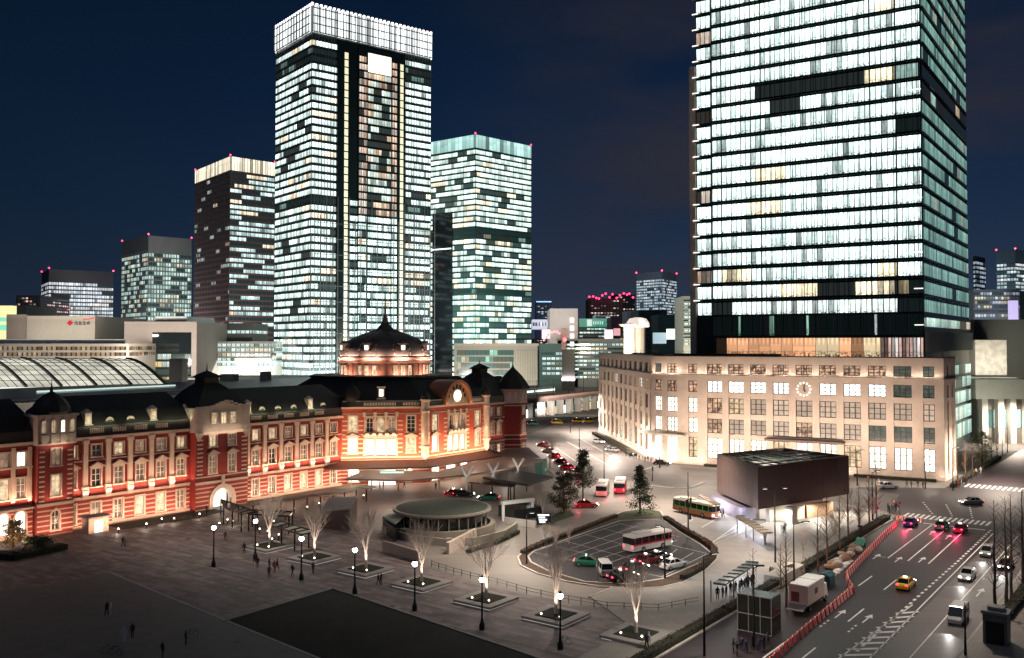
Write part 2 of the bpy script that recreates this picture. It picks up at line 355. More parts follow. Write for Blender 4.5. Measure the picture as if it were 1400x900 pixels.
# ---- painted markings
pm = MB()
def line(a, b, w=.16, z=.022):
    a = Vector((a[0], a[1], 0)); b = Vector((b[0], b[1], 0)); d = (b - a).normalized(); p = Vector((-d.y, d.x, 0)) * w / 2
    pm.face([(a - p) + Vector((0, 0, z)), (b - p) + Vector((0, 0, z)), (b + p) + Vector((0, 0, z)), (a + p) + Vector((0, 0, z))])
def sdl(s0, d0, s1, d1, w=.16, z=.022): line(W(s0, d0), W(s1, d1), w, z)
for d in (-38.1, -35.2, -32.3): sdl(146, d, 177.5, d - .6 if d > -38 else d - .5, .2)
for d in (-37.0, -33.7):
    for s in (60, 76, 92, 110, 127): sdl(s, d + .4 * (s < 120), s + 6.5, d + .4 * (s < 120), .2)
sdl(178.3, -44.6, 178.3, -30.0, .45)
def arrow(s, d, turn=False, L_=4.2):
    sdl(s, d, s + L_ * .65, d, .18)
    a = W(s + L_ * .6, d - .5); b = W(s + L_ * .6, d + .5); c = W(s + L_, d)
    pm.face([(p.x, p.y, .022) for p in (a, b, c)])
    if turn: sdl(s + L_ * .55, d, s + L_ * .55, d + 1.3, .18)
arrow(144, -39.8, True); arrow(144, -36.6); arrow(146, -33.7); arrow(110.5, -35.0); arrow(110.5, -31.8); arrow(168, -37.0); arrow(168, -40.8); arrow(166, -34.0)
for i in range(3): sdl(106 + i * 1.3, -35.3, 106 + i * 1.3 + .6, -35.3, .25); sdl(106 + i * 1.3, -32.1, 106 + i * 1.3 + .6, -32.1, .25)
arrow(131, -23.2, L_=5); arrow(96, -24.4, L_=5)
# dotted lead lines through the junction
for d0, d1 in ((-41, -46), (-37.5, -41.5), (-34, -37)):
    for k_ in range(6):
        q = k_ / 6; sdl(189 + q * 14, d0 + (d1 - d0) * q, 189.9 + q * 14, d0 + (d1 - d0) * (q + .06), .3)
# kerb-side studs and the hatched gore between the two directions
for k_ in range(40): sdl(100 + k_ * 2, -29.4 + .012 * k_ - (.02 * (k_ - 25) if k_ > 25 else 0), 101 + k_ * 2, -29.4 + .012 * k_ - (.02 * (k_ - 25) if k_ > 25 else 0), .35)
sdl(60, -27.3, 176, -28.4, .18); sdl(60, -32.2, 122, -28.9, .18)
for k_ in range(13): sdl(88 + k_ * 2.4, -31 + k_ * .12, 90.5 + k_ * 2.4, -27.6, .55)
sdl(60, -24.2, 176, -24.6, .16)
# rotary lines
sdl(102, -55.5, 150, -63, .15); sdl(112, -60, 168, -68.6, .15); sdl(150, -71, 165, -73, .14); sdl(120, -63.6, 160, -65.4, .12)
for s in range(146, 190, 4): sdl(s, -74 - (s - 146) * .16, s + 2, -74.3 - (s - 146) * .16, .14)
for a, b in (((975, 668), (1010, 664)), ((760, 612), (800, 640)), ((775, 604), (838, 640)), ((790, 598), (850, 632))): line(G(*a), G(*b), .18)
struct('road_markings', pm, M['paint'])
def crosswalk(s0, s1, d0, d1, n, w, skew=0.0):
    b = MB()
    for i in range(n):
        d = d0 + (d1 - d0) * i / (n - 1)
        p = [W(s0, d - w / 2), W(s1, d - w / 2 + skew), W(s1, d + w / 2 + skew), W(s0, d + w / 2)]
        b.face([(q.x, q.y, .022) for q in p])
    struct('crosswalk', b, M['paint'])
crosswalk(182.6, 187.2, -44.8, -30.6, 16, .48)
crosswalk(229, 234.6, -42.6, -29.5, 13, .55)
# ---- the island with the taxi pool
isl = [(708, 763), (718, 752), (745, 741), (780, 729), (815, 716), (838, 707), (850, 701), (880, 696), (903, 700), (908, 708), (935, 727), (966, 744), (980, 755), (981, 765), (965, 781), (935, 797), (905, 804), (870, 806), (820, 803), (775, 796), (735, 785), (712, 774)]
inn = [(722, 762), (730, 755), (785, 735), (848, 713), (905, 711), (928, 728), (958, 746), (972, 757), (964, 768), (905, 793), (860, 800), (800, 797), (750, 782), (726, 770)]
b = MB(); b.prism([p[:2] for p in gp(isl)], .004, .14); struct('island_bed', b, mat('island_planting', (.05, .028, .018), .95, var=.4, sc=1.2))
sheet('taxi_pool', gp(inn), mat('taxi_pool_asphalt', (.022, .020, .022), .7, var=.3, sc=.3), .146)
b = MB(); kerb_line(b, gp(isl), .3, .17, True); kerb_line(b, gp(inn), .25, .06, True, .14); struct('kerb', b, M['kerb'])
pm = MB()
A = G(726, 757); B = G(908, 711); C = G(968, 758); D_ = G(905, 790); E_ = G(790, 770)
def bil(a, b, c, d, x, y): return (a * (1 - x) + b * x) * (1 - y) + (d * (1 - x) + c * x) * y
def pl(p, q): line(G(*p), G(*q), .14, .152)
for p, q in (((728, 756), (846, 718)), ((756, 760), (872, 720)), ((772, 764), (888, 723)), ((788, 766), (905, 727)), ((806, 770), (918, 733)), ((826, 773), (926, 740)), ((868, 765), (898, 757)), ((905, 768), (926, 752)), ((924, 771), (948, 757)), ((786, 768), (905, 790)), ((727, 756), (790, 769)), ((772, 741), (900, 775)), ((800, 732), (945, 770)), ((824, 724), (966, 758)), ((846, 717), (928, 735)), ((905, 790), (966, 759)), ((756, 748), (800, 758))): pl(p, q)
struct('parking_lines', pm, M['paint_dull'])
sheet('grass', gp([(846, 706), (852, 702), (880, 697.5), (902, 701), (905, 707), (880, 709), (850, 711)]), mat('mown_grass', (.035, .055, .02), .9, var=.4, sc=3), .15)['kind'] = 'structure'
sheet('grass', gp([(745, 712), (765, 700), (780, 698), (786, 705), (765, 712), (755, 717)]), mat('mown_grass', (.035, .055, .02), .9, var=.4, sc=3), .02)['kind'] = 'structure'
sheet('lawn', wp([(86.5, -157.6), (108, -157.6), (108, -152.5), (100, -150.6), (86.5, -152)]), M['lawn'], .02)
# ------------------------------------------------------------------ windows as parts
def hash2(i, j, k=0): return random.Random(i * 7919 + j * 104729 + k * 31).random()
LIT = {}
def litpane(name, col, st, dark=.0):
    """a room behind small panes: curtains, a lamp, shade towards the floor"""
    m, nt, b = new_mat(name); L = nt.links.new
    tc = nd(nt, 'ShaderNodeTexCoord'); oi = nd(nt, 'ShaderNodeObjectInfo')
    ad = nt.nodes.new('ShaderNodeVectorMath'); ad.operation = 'ADD'; L(tc.outputs['Object'], ad.inputs[0])
    cb = nd(nt, 'ShaderNodeCombineXYZ'); r = mth(nt, 'MULTIPLY', oi.outputs['Random'], 40); L(r, cb.inputs[0]); L(r, cb.inputs[1]); L(cb.outputs[0], ad.inputs[1])
    n = nd(nt, 'ShaderNodeTexNoise'); n.inputs['Scale'].default_value = 1.1; n.inputs['Detail'].default_value = 5; L(ad.outputs[0], n.inputs['Vector'])
    mr = nd(nt, 'ShaderNodeMapRange'); mr.inputs[1].default_value = .35; mr.inputs[2].default_value = .68; mr.inputs[3].default_value = dark; mr.inputs[4].default_value = 1.15; L(n.outputs[0], mr.inputs[0])
    k = mth(nt, 'MULTIPLY', mth(nt, 'ADD', .75, mth(nt, 'MULTIPLY', oi.outputs['Random'], .5)), st)
    b.inputs['Emission Color'].default_value = (*col, 1); L(mth(nt, 'MULTIPLY', mr.outputs[0], k), b.inputs['Emission Strength'])
    b.inputs['Base Color'].default_value = (.03, .03, .03, 1); b.inputs['Roughness'].default_value = .15
    m.cycles.emission_sampling = 'NONE'; LIT[name] = m; return m
litpane('room_warm', (1, .74, .44), 1.1, .35); litpane('room_white', (1, .98, .93), 3.0, .7); litpane('room_dim', (.85, .52, .32), .34, .3)
litpane('room_dark', (.3, .26, .2), .05, .3); litpane('room_shop', (1, .62, .40), .95, .05); litpane('room_blind', (1, .74, .55), .62, .82)
litpane('room_teal', (.55, .75, .62), .16, .5); litpane('room_bright', (1, .93, .78), 2.6, .85)
frames = {}
def window(parent, x, y, z, rz, w, h, kind, pane, arch=False, depth=.28, sur=.28, fm=None, ped=False, sill=True, cols=2, rows=3, bar=.07):
    """kind keys the shared meshes. local frame: wall plane x=0, +x outwards, opening centred on y, sill at z=0"""
    key = (kind, w, h)
    if key not in frames:
        s = MB(); p = MB(); q = MB()
        if sur:
            hh = h - (w / 2 if arch else 0)
            s.box(-depth, .14, -w / 2 - sur, -w / 2, 0, hh); s.box(-depth, .14, w / 2, w / 2 + sur, 0, hh)
            if arch:
                for i in range(8):
                    a0, a1 = math.pi * i / 8, math.pi * (i + 1) / 8; r0, r1 = w / 2, w / 2 + sur
                    P4 = [(r0 * math.cos(a0), hh + r0 * math.sin(a0)), (r1 * math.cos(a0), hh + r1 * math.sin(a0)), (r1 * math.cos(a1), hh + r1 * math.sin(a1)), (r0 * math.cos(a1), hh + r0 * math.sin(a1))]
                    s.add([(-depth, a, b) for a, b in P4] + [(.14, a, b) for a, b in P4], [(0, 1, 2, 3), (7, 6, 5, 4), (0, 4, 5, 1), (1, 5, 6, 2), (2, 6, 7, 3), (3, 7, 4, 0)])
                s.box(0, .22, -.16, .16, h + sur * .3, h + sur * 1.6)
            else: s.box(-depth, .14, -w / 2 - sur, w / 2 + sur, h, h + sur)
            if sill: s.box(-.05, .26, -w / 2 - sur - .08, w / 2 + sur + .08, -.22, 0)
            if ped:
                a, zt = w / 2 + sur + .2, h + sur
                s.add([(0, -a, zt), (0, a, zt), (0, 0, zt + .75), (.42, -a, zt), (.42, a, zt), (.42, 0, zt + .75)], [(0, 2, 1), (3, 4, 5), (0, 1, 4, 3), (1, 2, 5, 4), (2, 0, 3, 5)])
                s.add([(0, -a - .15, zt + .02), (0, 0, zt + .80), (0, 0, zt + .98), (0, -a - .15, zt + .2), (.5, -a - .15, zt + .02), (.5, 0, zt + .80), (.5, 0, zt + .98), (.5, -a - .15, zt + .2)], [(0, 1, 2, 3), (7, 6, 5, 4), (3, 2, 6, 7), (0, 4, 5, 1)])
                s.add([(0, a + .15, zt + .02), (0, 0, zt + .80), (0, 0, zt + .98), (0, a + .15, zt + .2), (.5, a + .15, zt + .02), (.5, 0, zt + .80), (.5, 0, zt + .98), (.5, a + .15, zt + .2)], [(3, 2, 1, 0), (4, 5, 6, 7), (7, 6, 2, 3), (1, 5, 4, 0)])
        else: s.box(-depth, -depth + .04, -w / 2 - .05, w / 2 + .05, -.05, .02)
        p.face([(-depth + .02, -w / 2, 0), (-depth + .02, w / 2, 0), (-depth + .02, w / 2, h), (-depth + .02, -w / 2, h)])
        x0, x1 = -depth + .03, -depth + .12
        q.box(x0, x1, -w / 2, -w / 2 + bar, 0, h); q.box(x0, x1, w / 2 - bar, w / 2, 0, h); q.box(x0, x1, -w / 2, w / 2, 0, bar); q.box(x0, x1, -w / 2, w / 2, h - bar, h)
        for i in range(1, cols): q.box(x0, x1 + .02, -w / 2 + w * i / cols - bar * .7, -w / 2 + w * i / cols + bar * .7, bar, h - bar)
        for i in range(1, rows): q.box(x0, x1, -w / 2 + bar, w / 2 - bar, h * i / rows - bar * .5, h * i / rows + bar * .5)
        fm = fm or (M['stone'], M['white'])
        a = s.build('window', fm[0], link=False); b = p.build('pane', LIT['room_warm'], link=False); c = q.build('sash', fm[1], link=False)
        frames[key] = (a.data, b.data, c.data, {})
    sa, pa, qa, pm_ = frames[key]
    if pane not in pm_:
        me = pa.copy(); me.materials[0] = LIT[pane]; pm_[pane] = me
    o = bpy.data.objects.new('window', sa); COL.objects.link(o); o.parent = parent; o.location = (x, y, z); o.rotation_euler = (0, 0, rz)
    for nme, me in (('pane', pm_[pane]), ('sash', qa)):
        c = bpy.data.objects.new(nme, me); COL.objects.link(c); c.parent = o
    return o
def relief(mb, pos, ts, zs, depth, mi=None):
    """wall as a height field: cell (i,j) between ts[i],ts[i+1] / zs[j],zs[j+1] lies depth(i,j) behind pos(t); None = open"""
    nt_, nz_ = len(ts) - 1, len(zs) - 1
    def P(t, z, d):
        x, y, nx, ny = pos(t); return (x - nx * d, y - ny * d, z)
    Dp = [[depth(i, j) for j in range(nz_)] for i in range(nt_)]
    for i in range(nt_):
        for j in range(nz_):
            d = Dp[i][j]; t0, t1, z0, z1 = ts[i], ts[i + 1], zs[j], zs[j + 1]
            e = .6 if d is None else d
            if d is not None:
                mb.cur = mi(i, j) if mi else 0
                mb.face([P(t0, z0, d), P(t1, z0, d), P(t1, z1, d), P(t0, z1, d)])
            mb.cur = 0
            if i + 1 < nt_:
                e2 = Dp[i + 1][j]; e2 = .6 if e2 is None else e2
                if abs(e2 - e) > 1e-4: mb.face([P(t1, z0, e), P(t1, z0, e2), P(t1, z1, e2), P(t1, z1, e)])
            if j + 1 < nz_:
                e2 = Dp[i][j + 1]; e2 = .6 if e2 is None else e2
                if abs(e2 - e) > 1e-4: mb.face([P(t0, z1, e), P(t1, z1, e), P(t1, z1, e2), P(t0, z1, e2)])
# ------------------------------------------------------------------ the brick railway station (local x = out into the square, y = along the front)
st = thing('railway_station', 'long red brick station with pale stone trim, copper dome and dark slate roofs', 'railway station', W(81.7, -158.8), RZ)
def loc(x, y, z=0): return st.matrix_world @ Vector((x, y, z))
bpy.context.view_layer.update()
def openings(mb, x, y0, y1, wins, zmax=16.6, z0=0, striped_to=5.3):
    """flat front at x with window openings [(yc, w, z0, z1)]"""
    ts = sorted({y0, y1} | {round(w[0] + s * w[1] / 2, 3) for w in wins for s in (-1, 1)})
    zs = sorted({z0, zmax, striped_to} | {round(w[k], 3) for w in wins for k in (2, 3)})
    zs = [z for z in zs if z0 <= z <= zmax]
    def dep(i, j):
        tc_, zc = (ts[i] + ts[i + 1]) / 2, (zs[j] + zs[j + 1]) / 2
        return None if any(abs(tc_ - w[0]) < w[1] / 2 and w[2] < zc < w[3] for w in wins) else 0.0
    relief(mb, lambda t: (x, t, 1, 0), ts, zs, dep, lambda i, j: 1 if (zs[j] + zs[j + 1]) / 2 < striped_to else 0)
wall = MB(); trim = MB()
pan2 = ['room_warm', 'room_dim', 'room_dark', 'room_warm', 'room_dim', 'room_dim']
def bay_windows(ys, x, w2=1.7, seed=0, narrow=()):
    wins = []
    for i, y in enumerate(ys):
        w = 1.15 if i in narrow else w2
        wins += [(y, w, 12.6, 14.7), (y, w, 7.2, 10.4), (y, w * .92, .9, 4.3)]
        r = lambda k: pan2[int(hash2(i, k, seed) * 6)]
        window(st, x, y, 12.6, 0, w, 2.1, 'up', r(1), rows=2, depth=.3)
        window(st, x, y, 7.2, 0, w, 3.2, 'mid', r(2), ped=True, depth=.3)
        window(st, x, y, .9, 0, round(w * .92, 3), 3.4, 'low', r(3), arch=False, depth=.3, sur=.34)
    return wins
def pilasters(ys, x):
    for y in ys:
        trim = MB(); trim.box(x, x + .42, y - .42, y + .42, 7.3, 15.4); trim.box(x, x + .55, y - .56, y + .56, 15.0, 15.7); trim.box(x, x + .6, y - .55, y + .55, 6.6, 7.4)
        trim.add([(x, y - .5, 5.2), (x, y + .5, 5.2), (x + .3, y - .5, 5.2), (x + .3, y + .5, 5.2), (x, y - .5, 6.6), (x, y + .5, 6.6), (x + .75, y - .5, 6.6), (x + .75, y + .5, 6.6)], [(0, 1, 3, 2), (2, 3, 7, 6), (4, 6, 7, 5), (0, 2, 6, 4), (1, 5, 7, 3)]); trim.build('pilaster', M['stone'], st)
def courses(x, y0, y1):
    trim = MB()
    trim.box(x, x + .42, y0, y1, 15.72, 16.25); trim.box(x, x + .22, y0, y1, 5.25, 5.6); trim.box(x, x + .18, y0, y1, 0, .55)
    trim.box(x, x + .1, y0, y1, 11.85, 12.05); trim.build('cornice', M['stone'], st)
# northern stretch at the edge of the view
yn = [-9.9, -12.6, -15.3, -18.0, -20.7, -23.4]
wn = []
for i, y in enumerate(yn):
    wn += [(y, 1.5, 12.2, 14.6), (y, 1.5, 6.8, 10.2), (y, 1.7, .9, 4.6)]
    window(st, 0, y, 12.2, 0, 1.5, 2.4, 'nup', ['room_warm', 'room_bright', 'room_dim'][(i + 1) % 3], rows=2); window(st, 0, y, 6.8, 0, 1.5, 3.4, 'nmid', 'room_warm' if i else 'room_dim')
    window(st, 0, y, .9, 0, 1.7, 3.7, 'narch', 'room_bright', arch=True, rows=4)
    trim.box(0, .3, y + 1.05, y + 1.65, 6.2, 15.4)
openings(wall, 0, -25, -7.6, wn); courses(0, -25, -7.6); trim.box(0, .9, -25, -7.6, 4.9, 5.25)
# wing between the two turrets
ya = [-1.05 + 4.27 * i for i in range(6)]
openings(wall, 0, -1.9, 22.3, bay_windows(ya, 0, narrow=(0,), seed=3)); courses(0, -1.9, 22.3); pilasters([1.08 + 4.27 * i for i in range(5)], 0)
# wing up to the domed pavilion
yb = [35.4] + [37.9 + 4.32 * i for i in range(6)]
wb = bay_windows(yb[1:], 0, seed=9); openings(wall, 0, 34.5, 62.5, wb); courses(0, 34.5, 62.5); pilasters([35.8 + 4.32 * i for i in range(6)], 0)
# beyond the dome
yc = [113.8, 118.4, 121.6]
openings(wall, 0, 111.5, 124.3, bay_windows(yc, 0, seed=5)); courses(0, 111.5, 124.3)
# back and core of the wings
for y0, y1 in ((-25, 62), (111, 134)): wall.box(-18, -.7, y0, y1, 0, 16.4)
# ---- roofs of the wings: lit lower slope, flat slate behind
def wing_roof(y0, y1):
    roof = MB()
    roof.prism([(-18, y0), (.1, y0), (.1, y1), (-18, y1)], 16.4, 18.1)
    A_, B_ = [(.0, 18.1), (-1.9, 20.4), (-9, 23.2), (-16.5, 20.4), (-18, 18.1)], (y0, y1)
    n = len(A_); roof.add([(x, y, z) for y in B_ for x, z in A_], [(i, i + 1, n + i + 1, n + i) for i in range(n - 1)] + [tuple(range(n - 1, -1, -1)), tuple(range(n, 2 * n))]); roof.build('roof', M['slate'], st)
for a, b in ((-25, -7.9), (-1.7, 22.4), (34.4, 63.5), (110, 134)): wing_roof(a, b)
# party wall gable with pale coping beside the entrance tower
trim.add([(.1, 21.9, 18.1), (-2.0, 21.9, 20.7), (-2.0, 22.5, 20.7), (.1, 22.5, 18.1), (.1, 21.9, 18.5), (-2.0, 21.9, 21.0), (-2.0, 22.5, 21.0), (.1, 22.5, 18.5)], [(0, 1, 5, 4), (4, 5, 6, 7), (2, 3, 7, 6), (3, 0, 4, 7)])
# balustrades
def balustrade(x, y0, y1, z=16.85, h=.95):
    b = MB(); n = int((y1 - y0) / .34)
    for i in range(n): b.box(x - .07, x + .07, y0 + .34 * i + .05, y0 + .34 * i + .2, z, z + h - .12)
    b.build('balustrade', M['stone'], st)
for base, ys in ((.13, [1.08 + 4.27 * i for i in range(5)]), (.13, [35.8 + 4.32 * i for i in range(6)])):
    for a in ys[:-1]: balustrade(.22, a + .75, a + 3.5)
# dormers
def dormer(x, y, z, kind):
    b = MB(); g_ = MB()
    if kind == 'tall':
        b.box(x - 1.4, x, y - .62, y + .62, z, z + 2.1); b.box(x - 1.5, x + .15, y - .85, y + .85, z - .3, z); b.prism([(x - 1.5, y - .85), (x + .15, y - .85), (x + .15, y + .85), (x - 1.5, y + .85)], z + 2.1, z + 2.8, [(x - .8, y - .1), (x - .5, y - .1), (x - .5, y + .1), (x - .8, y + .1)])
        g_.face([(x + .01, y - .36, z + .3), (x + .01, y + .36, z + .3), (x + .01, y + .36, z + 1.8), (x + .01, y - .36, z + 1.8)])
    else:
        for i in range(8):
            a0, a1 = math.pi * i / 8, math.pi * (i + 1) / 8
            for r0, r1 in ((.5, .8),):
                P4 = [(r0 * math.cos(a0), r0 * math.sin(a0)), (r1 * math.cos(a0), r1 * math.sin(a0)), (r1 * math.cos(a1), r1 * math.sin(a1)), (r0 * math.cos(a1), r0 * math.sin(a1))]
                b.add([(x - 1, y + p, z + q) for p, q in P4] + [(x, y + p, z + q) for p, q in P4], [(0, 1, 2, 3), (7, 6, 5, 4), (1, 5, 6, 2), (0, 4, 7, 3)][0:4])
        b.box(x - .9, x + .12, y - 1.0, y + 1.0, z - .2, z)
        g_.face([(x - .1, y - .5, z), (x - .1, y + .5, z), (x - .1, y + .35, z + .42), (x - .1, y - .35, z + .42)])
    o = b.build('dormer', M['stone'], st); g_.build('pane', LIT['room_warm'], o)
for y, k_ in ((1.8, 'tall'), (6, 'low'), (10.1, 'low'), (14.6, 'tall'), (36.3, 'tall'), (40, 'low'), (44.2, 'low'), (48.5, 'low'), (53, 'tall'), (57, 'low')): dormer(-.3 if k_ == 'tall' else -.6, y, 18.7 if k_ == 'low' else 18.4, k_)
# ---- small turret near the edge
def quoins(x, ys, z0, z1, wy=.9, step=.84):
    z = z0; trim = MB()
    while z < z1:
        for y in ys: trim.box(x, x + .07, y - wy / 2, y + wy / 2, z, z + .26)
        z += step
    trim.build('quoin_stones', M['stone'], st)
tw = (-4.8, .5)
wt = [(-4.8, 1.5, 12.0, 14.8), (-4.8, 1.5, 6.7, 10.3), (-4.8, 1.3, .9, 4.2)]
openings(wall, 1.6, -7.9, -1.7, wt, 15.6); wall.box(-2, 1.0, -7.9, -7.88, 0, 15.6)
wall.face([(0, -7.9, 0), (1.6, -7.9, 0), (1.6, -7.9, 15.6), (0, -7.9, 15.6)]); wall.face([(1.6, -1.7, 0), (0, -1.7, 0), (0, -1.7, 15.6), (1.6, -1.7, 15.6)])
window(st, 1.6, -4.8, 12.0, 0, 1.5, 2.8, 'tt', 'room_dim', rows=2); window(st, 1.6, -4.8, 6.7, 0, 1.5, 3.6, 'tm', 'room_warm'); window(st, 1.6, -4.8, .9, 0, 1.3, 3.3, 'tl', 'room_dark', arch=True)
quoins(1.6, (-7.2, -2.4), 5.9, 14.6); trim.box(1.6, 1.8, -7.95, -1.65, 5.2, 5.6)
tt = MB(); tt.prism([(-3, -8.1), (1.9, -8.1), (1.9, -1.5), (-3, -1.5)], 15.6, 20.4); tt.box(-3.2, 2.3, -8.4, -1.2, 20.4, 20.8); tt.box(1.9, 2.1, -8.1, -1.5, 15.6, 15.9)
for i in range(4): tt.box(1.9, 2.25, -7.6 + i * 1.62, -7.6 + i * 1.62 + .95, 15.9, 17.4)
tt.build('turret_top', M['stone_grey'], st)
for i in range(4): window(st, 1.93, -7.12 + i * 1.62, 17.6, 0, .72, 2.2, 'tiny', ('room_warm', 'room_warm', 'room_bright', 'room_warm')[i], arch=True, sur=.14, depth=.05, sill=False, rows=3)
dm = MB(); dm.lathe([(3.1, 20.8), (3.2, 21.2), (2.9, 22.3), (2.2, 23.3), (1.2, 24.1), (.3, 24.6), (.12, 25.4), (.02, 26.9)], -.4, -4.8, 12); dm.build('turret_dome', M['slate'], st, smooth=False)
# ---- entrance tower with arched portal
X2 = 2.0
wt = [(26.1, 1.6, 12.4, 14.7), (30.6, 1.6, 12.4, 14.7), (26.1, 1.6, 7.1, 10.6), (30.6, 1.6, 7.1, 10.6), (28.4, 4.4, 0, 3.9)]
openings(wall, X2, 22.3, 34.5, wt, 15.2); trim.box(X2, X2 + .25, 22.2, 34.6, 14.9, 15.4); trim.box(X2, X2 + .2, 22.2, 34.6, 5.25, 5.6); trim.box(X2, X2 + .15, 22.2, 34.6, 6.4, 6.65)
wall.face([(0, 22.3, 0), (X2, 22.3, 0), (X2, 22.3, 15.6), (0, 22.3, 15.6)]); wall.face([(X2, 34.5, 0), (0, 34.5, 0), (0, 34.5, 15.6), (X2, 34.5, 15.6)])
for y, a, b in ((26.1, 'room_warm', 'room_dim'), (30.6, 'room_dim', 'room_dim')):
    window(st, X2, y, 12.4, 0, 1.6, 2.3, 'up2', a, rows=2); window(st, X2, y, 7.1, 0, 1.6, 3.5, 'mid2', b, ped=True)
quoins(X2, (23.2, 33.6), 7.0, 14.4, 1.3)
por = MB()
for i in range(10):
    a0, a1 = math.pi * i / 10, math.pi * (i + 1) / 10
    for r0, r1, xx in ((2.2, 3.1, X2 + .3),):
        P4 = [(r0 * math.cos(a0), 1.7 + r0 * math.sin(a0)), (r1 * math.cos(a0), 1.7 + r1 * math.sin(a0)), (r1 * math.cos(a1), 1.7 + r1 * math.sin(a1)), (r0 * math.cos(a1), 1.7 + r0 * math.sin(a1))]
        por.add([(X2 - 1.2, 28.4 + p, q) for p, q in P4] + [(xx, 28.4 + p, q) for p, q in P4], [(0, 1, 2, 3), (7, 6, 5, 4), (1, 5, 6, 2), (0, 4, 7, 3)])
por.box(X2 - 1.2, X2 + .3, 25.3, 26.2, 0, 1.7); por.box(X2 - 1.2, X2 + .3, 30.6, 31.5, 0, 1.7); por.box(X2, X2 + .45, 28.1, 28.7, 4.6, 6.6)
por.build('portal', M['stone'], st)
b = MB(); b.box(X2 - 1.9, X2 - 1.8, 26.2, 30.6, 0, 4); o = b.build('entrance_doors', LIT['room_bright'], st)
tt = MB(); yy = [22.1 + 12.6 * i / 12 for i in range(13)]
for i in range(12):
    f = lambda y: 20.2 + 1.1 * math.exp(-((y - 28.4) / 2.4) ** 2)
    tt.add([(-3, yy[i], 15.4), (X2 + .2, yy[i], 15.4), (X2 + .2, yy[i + 1], 15.4), (-3, yy[i + 1], 15.4), (-3, yy[i], f(yy[i])), (X2 + .2, yy[i], f(yy[i])), (X2 + .2, yy[i + 1], f(yy[i + 1])), (-3, yy[i + 1], f(yy[i + 1]))],
           [(4, 5, 6, 7), (1, 2, 6, 5), (0, 4, 7, 3)] + ([(0, 1, 5, 4)] if i == 0 else []) + ([(2, 3, 7, 6)] if i == 11 else []))
    tt.box(X2, X2 + .5, yy[i], yy[i + 1], f(yy[i]) - .05, f(yy[i]) + .3)
for y in (22.9, 33.9): tt.box(X2 + .2, X2 + .5, y - .7, y + .7, 15.4, 20.4); tt.prism([(X2, y - .3), (X2 + .3, y - .3), (X2 + .3, y + .3), (X2, y + .3)], 14.0, 15.4, [(X2, y - .8), (X2 + .6, y - .8), (X2 + .6, y + .8), (X2, y + .8)])
tt.build('tower_top', M['stone_grey'], st)
for i in range(3): window(st, X2 + .24, 26.2 + i * 2.2, 16.9, 0, 1.15, 2.2, 'twr', 'room_warm', arch=False, sur=.2, depth=.06, sill=False)
def pyramid(cy, cx, r, z0, zt, name='tower_roof'):
    b = MB(); k = [(r, z0), (r * .98, z0 + .5), (r * .62, z0 + (zt - z0) * .42), (r * .34, z0 + (zt - z0) * .60), (r * .30, z0 + (zt - z0) * .62), (r * .30, z0 + (zt - z0) * .76), (r * .42, z0 + (zt - z0) * .77), (r * .2, z0 + (zt - z0) * .88), (.12, z0 + (zt - z0) * .95), (.02, zt + 1.2)]
    b.lathe([(q * 1.414, z) for q, z in k], cx, cy, 4, math.pi / 4); b.build(name, M['slate'], st)
pyramid(28.4, -3.6, 5.6, 20.2, 27.8)
b = MB(); b.lathe([(1.5, 23.2), (1.3, 24.5), (1.9, 25), (1.2, 25.8), (.2, 26.8), (.05, 28.4)], -3.6, 28.4, 10); b.build('cupola', M['slate'], st)
pyramid(121.5, -7, 5.4, 19.8, 27.6)
# ---- end turret
P3 = [(-4, 124.3), (0, 124.3), (3.2, 127.5), (3.2, 130.5), (0, 133.7), (-4, 133.7)]
wall.prism(P3, 0, 15.8)
tt = MB(); tt.prism([(-4, 124.1), (.1, 124.1), (3.4, 127.4), (3.4, 130.6), (.1, 133.9), (-4, 133.9)], 16.4, 19.9); tt.prism([(-4, 124.1), (.2, 124.0), (3.5, 127.3), (3.5, 130.7), (.2, 134), (-4, 134)], 15.8, 16.4)
tt.build('turret_top', M['stone'], st)
for (x, y, a) in ((1.0, 125.2, -45), (2.3, 126.5, -45), (3.43, 128.4, 0), (3.43, 129.8, 0)): window(st, x + .1, y, 17.0, R(a), .6, 2.0, 'tn', 'room_dark', arch=True, sur=.12, depth=-.02, sill=False)
for z, hh, kd in ((12.6, 2.1, 'ue'), (7.2, 3.2, 'me'), (1.2, 3, 'le')): window(st, 3.28, 129, z, 0, 1.3, hh, kd, 'room_dim', ped=(kd == 'me'), depth=.03)
for z in (5.3, 6.5, 15.0, 2.6, 3.7): trim.prism([(-4, 124.2), (.05, 124.2), (3.3, 127.45), (3.3, 130.55), (.05, 133.8), (-4, 133.8)], z, z + .28)
b = MB(); b.lathe([(5.3, 19.9), (5.0, 20.6), (3.0, 23.4), (1.0, 25.4), (.3, 26.2), (.03, 28)], -.6, 129, 8, math.pi / 8); b.build('turret_roof', M['slate'], st)
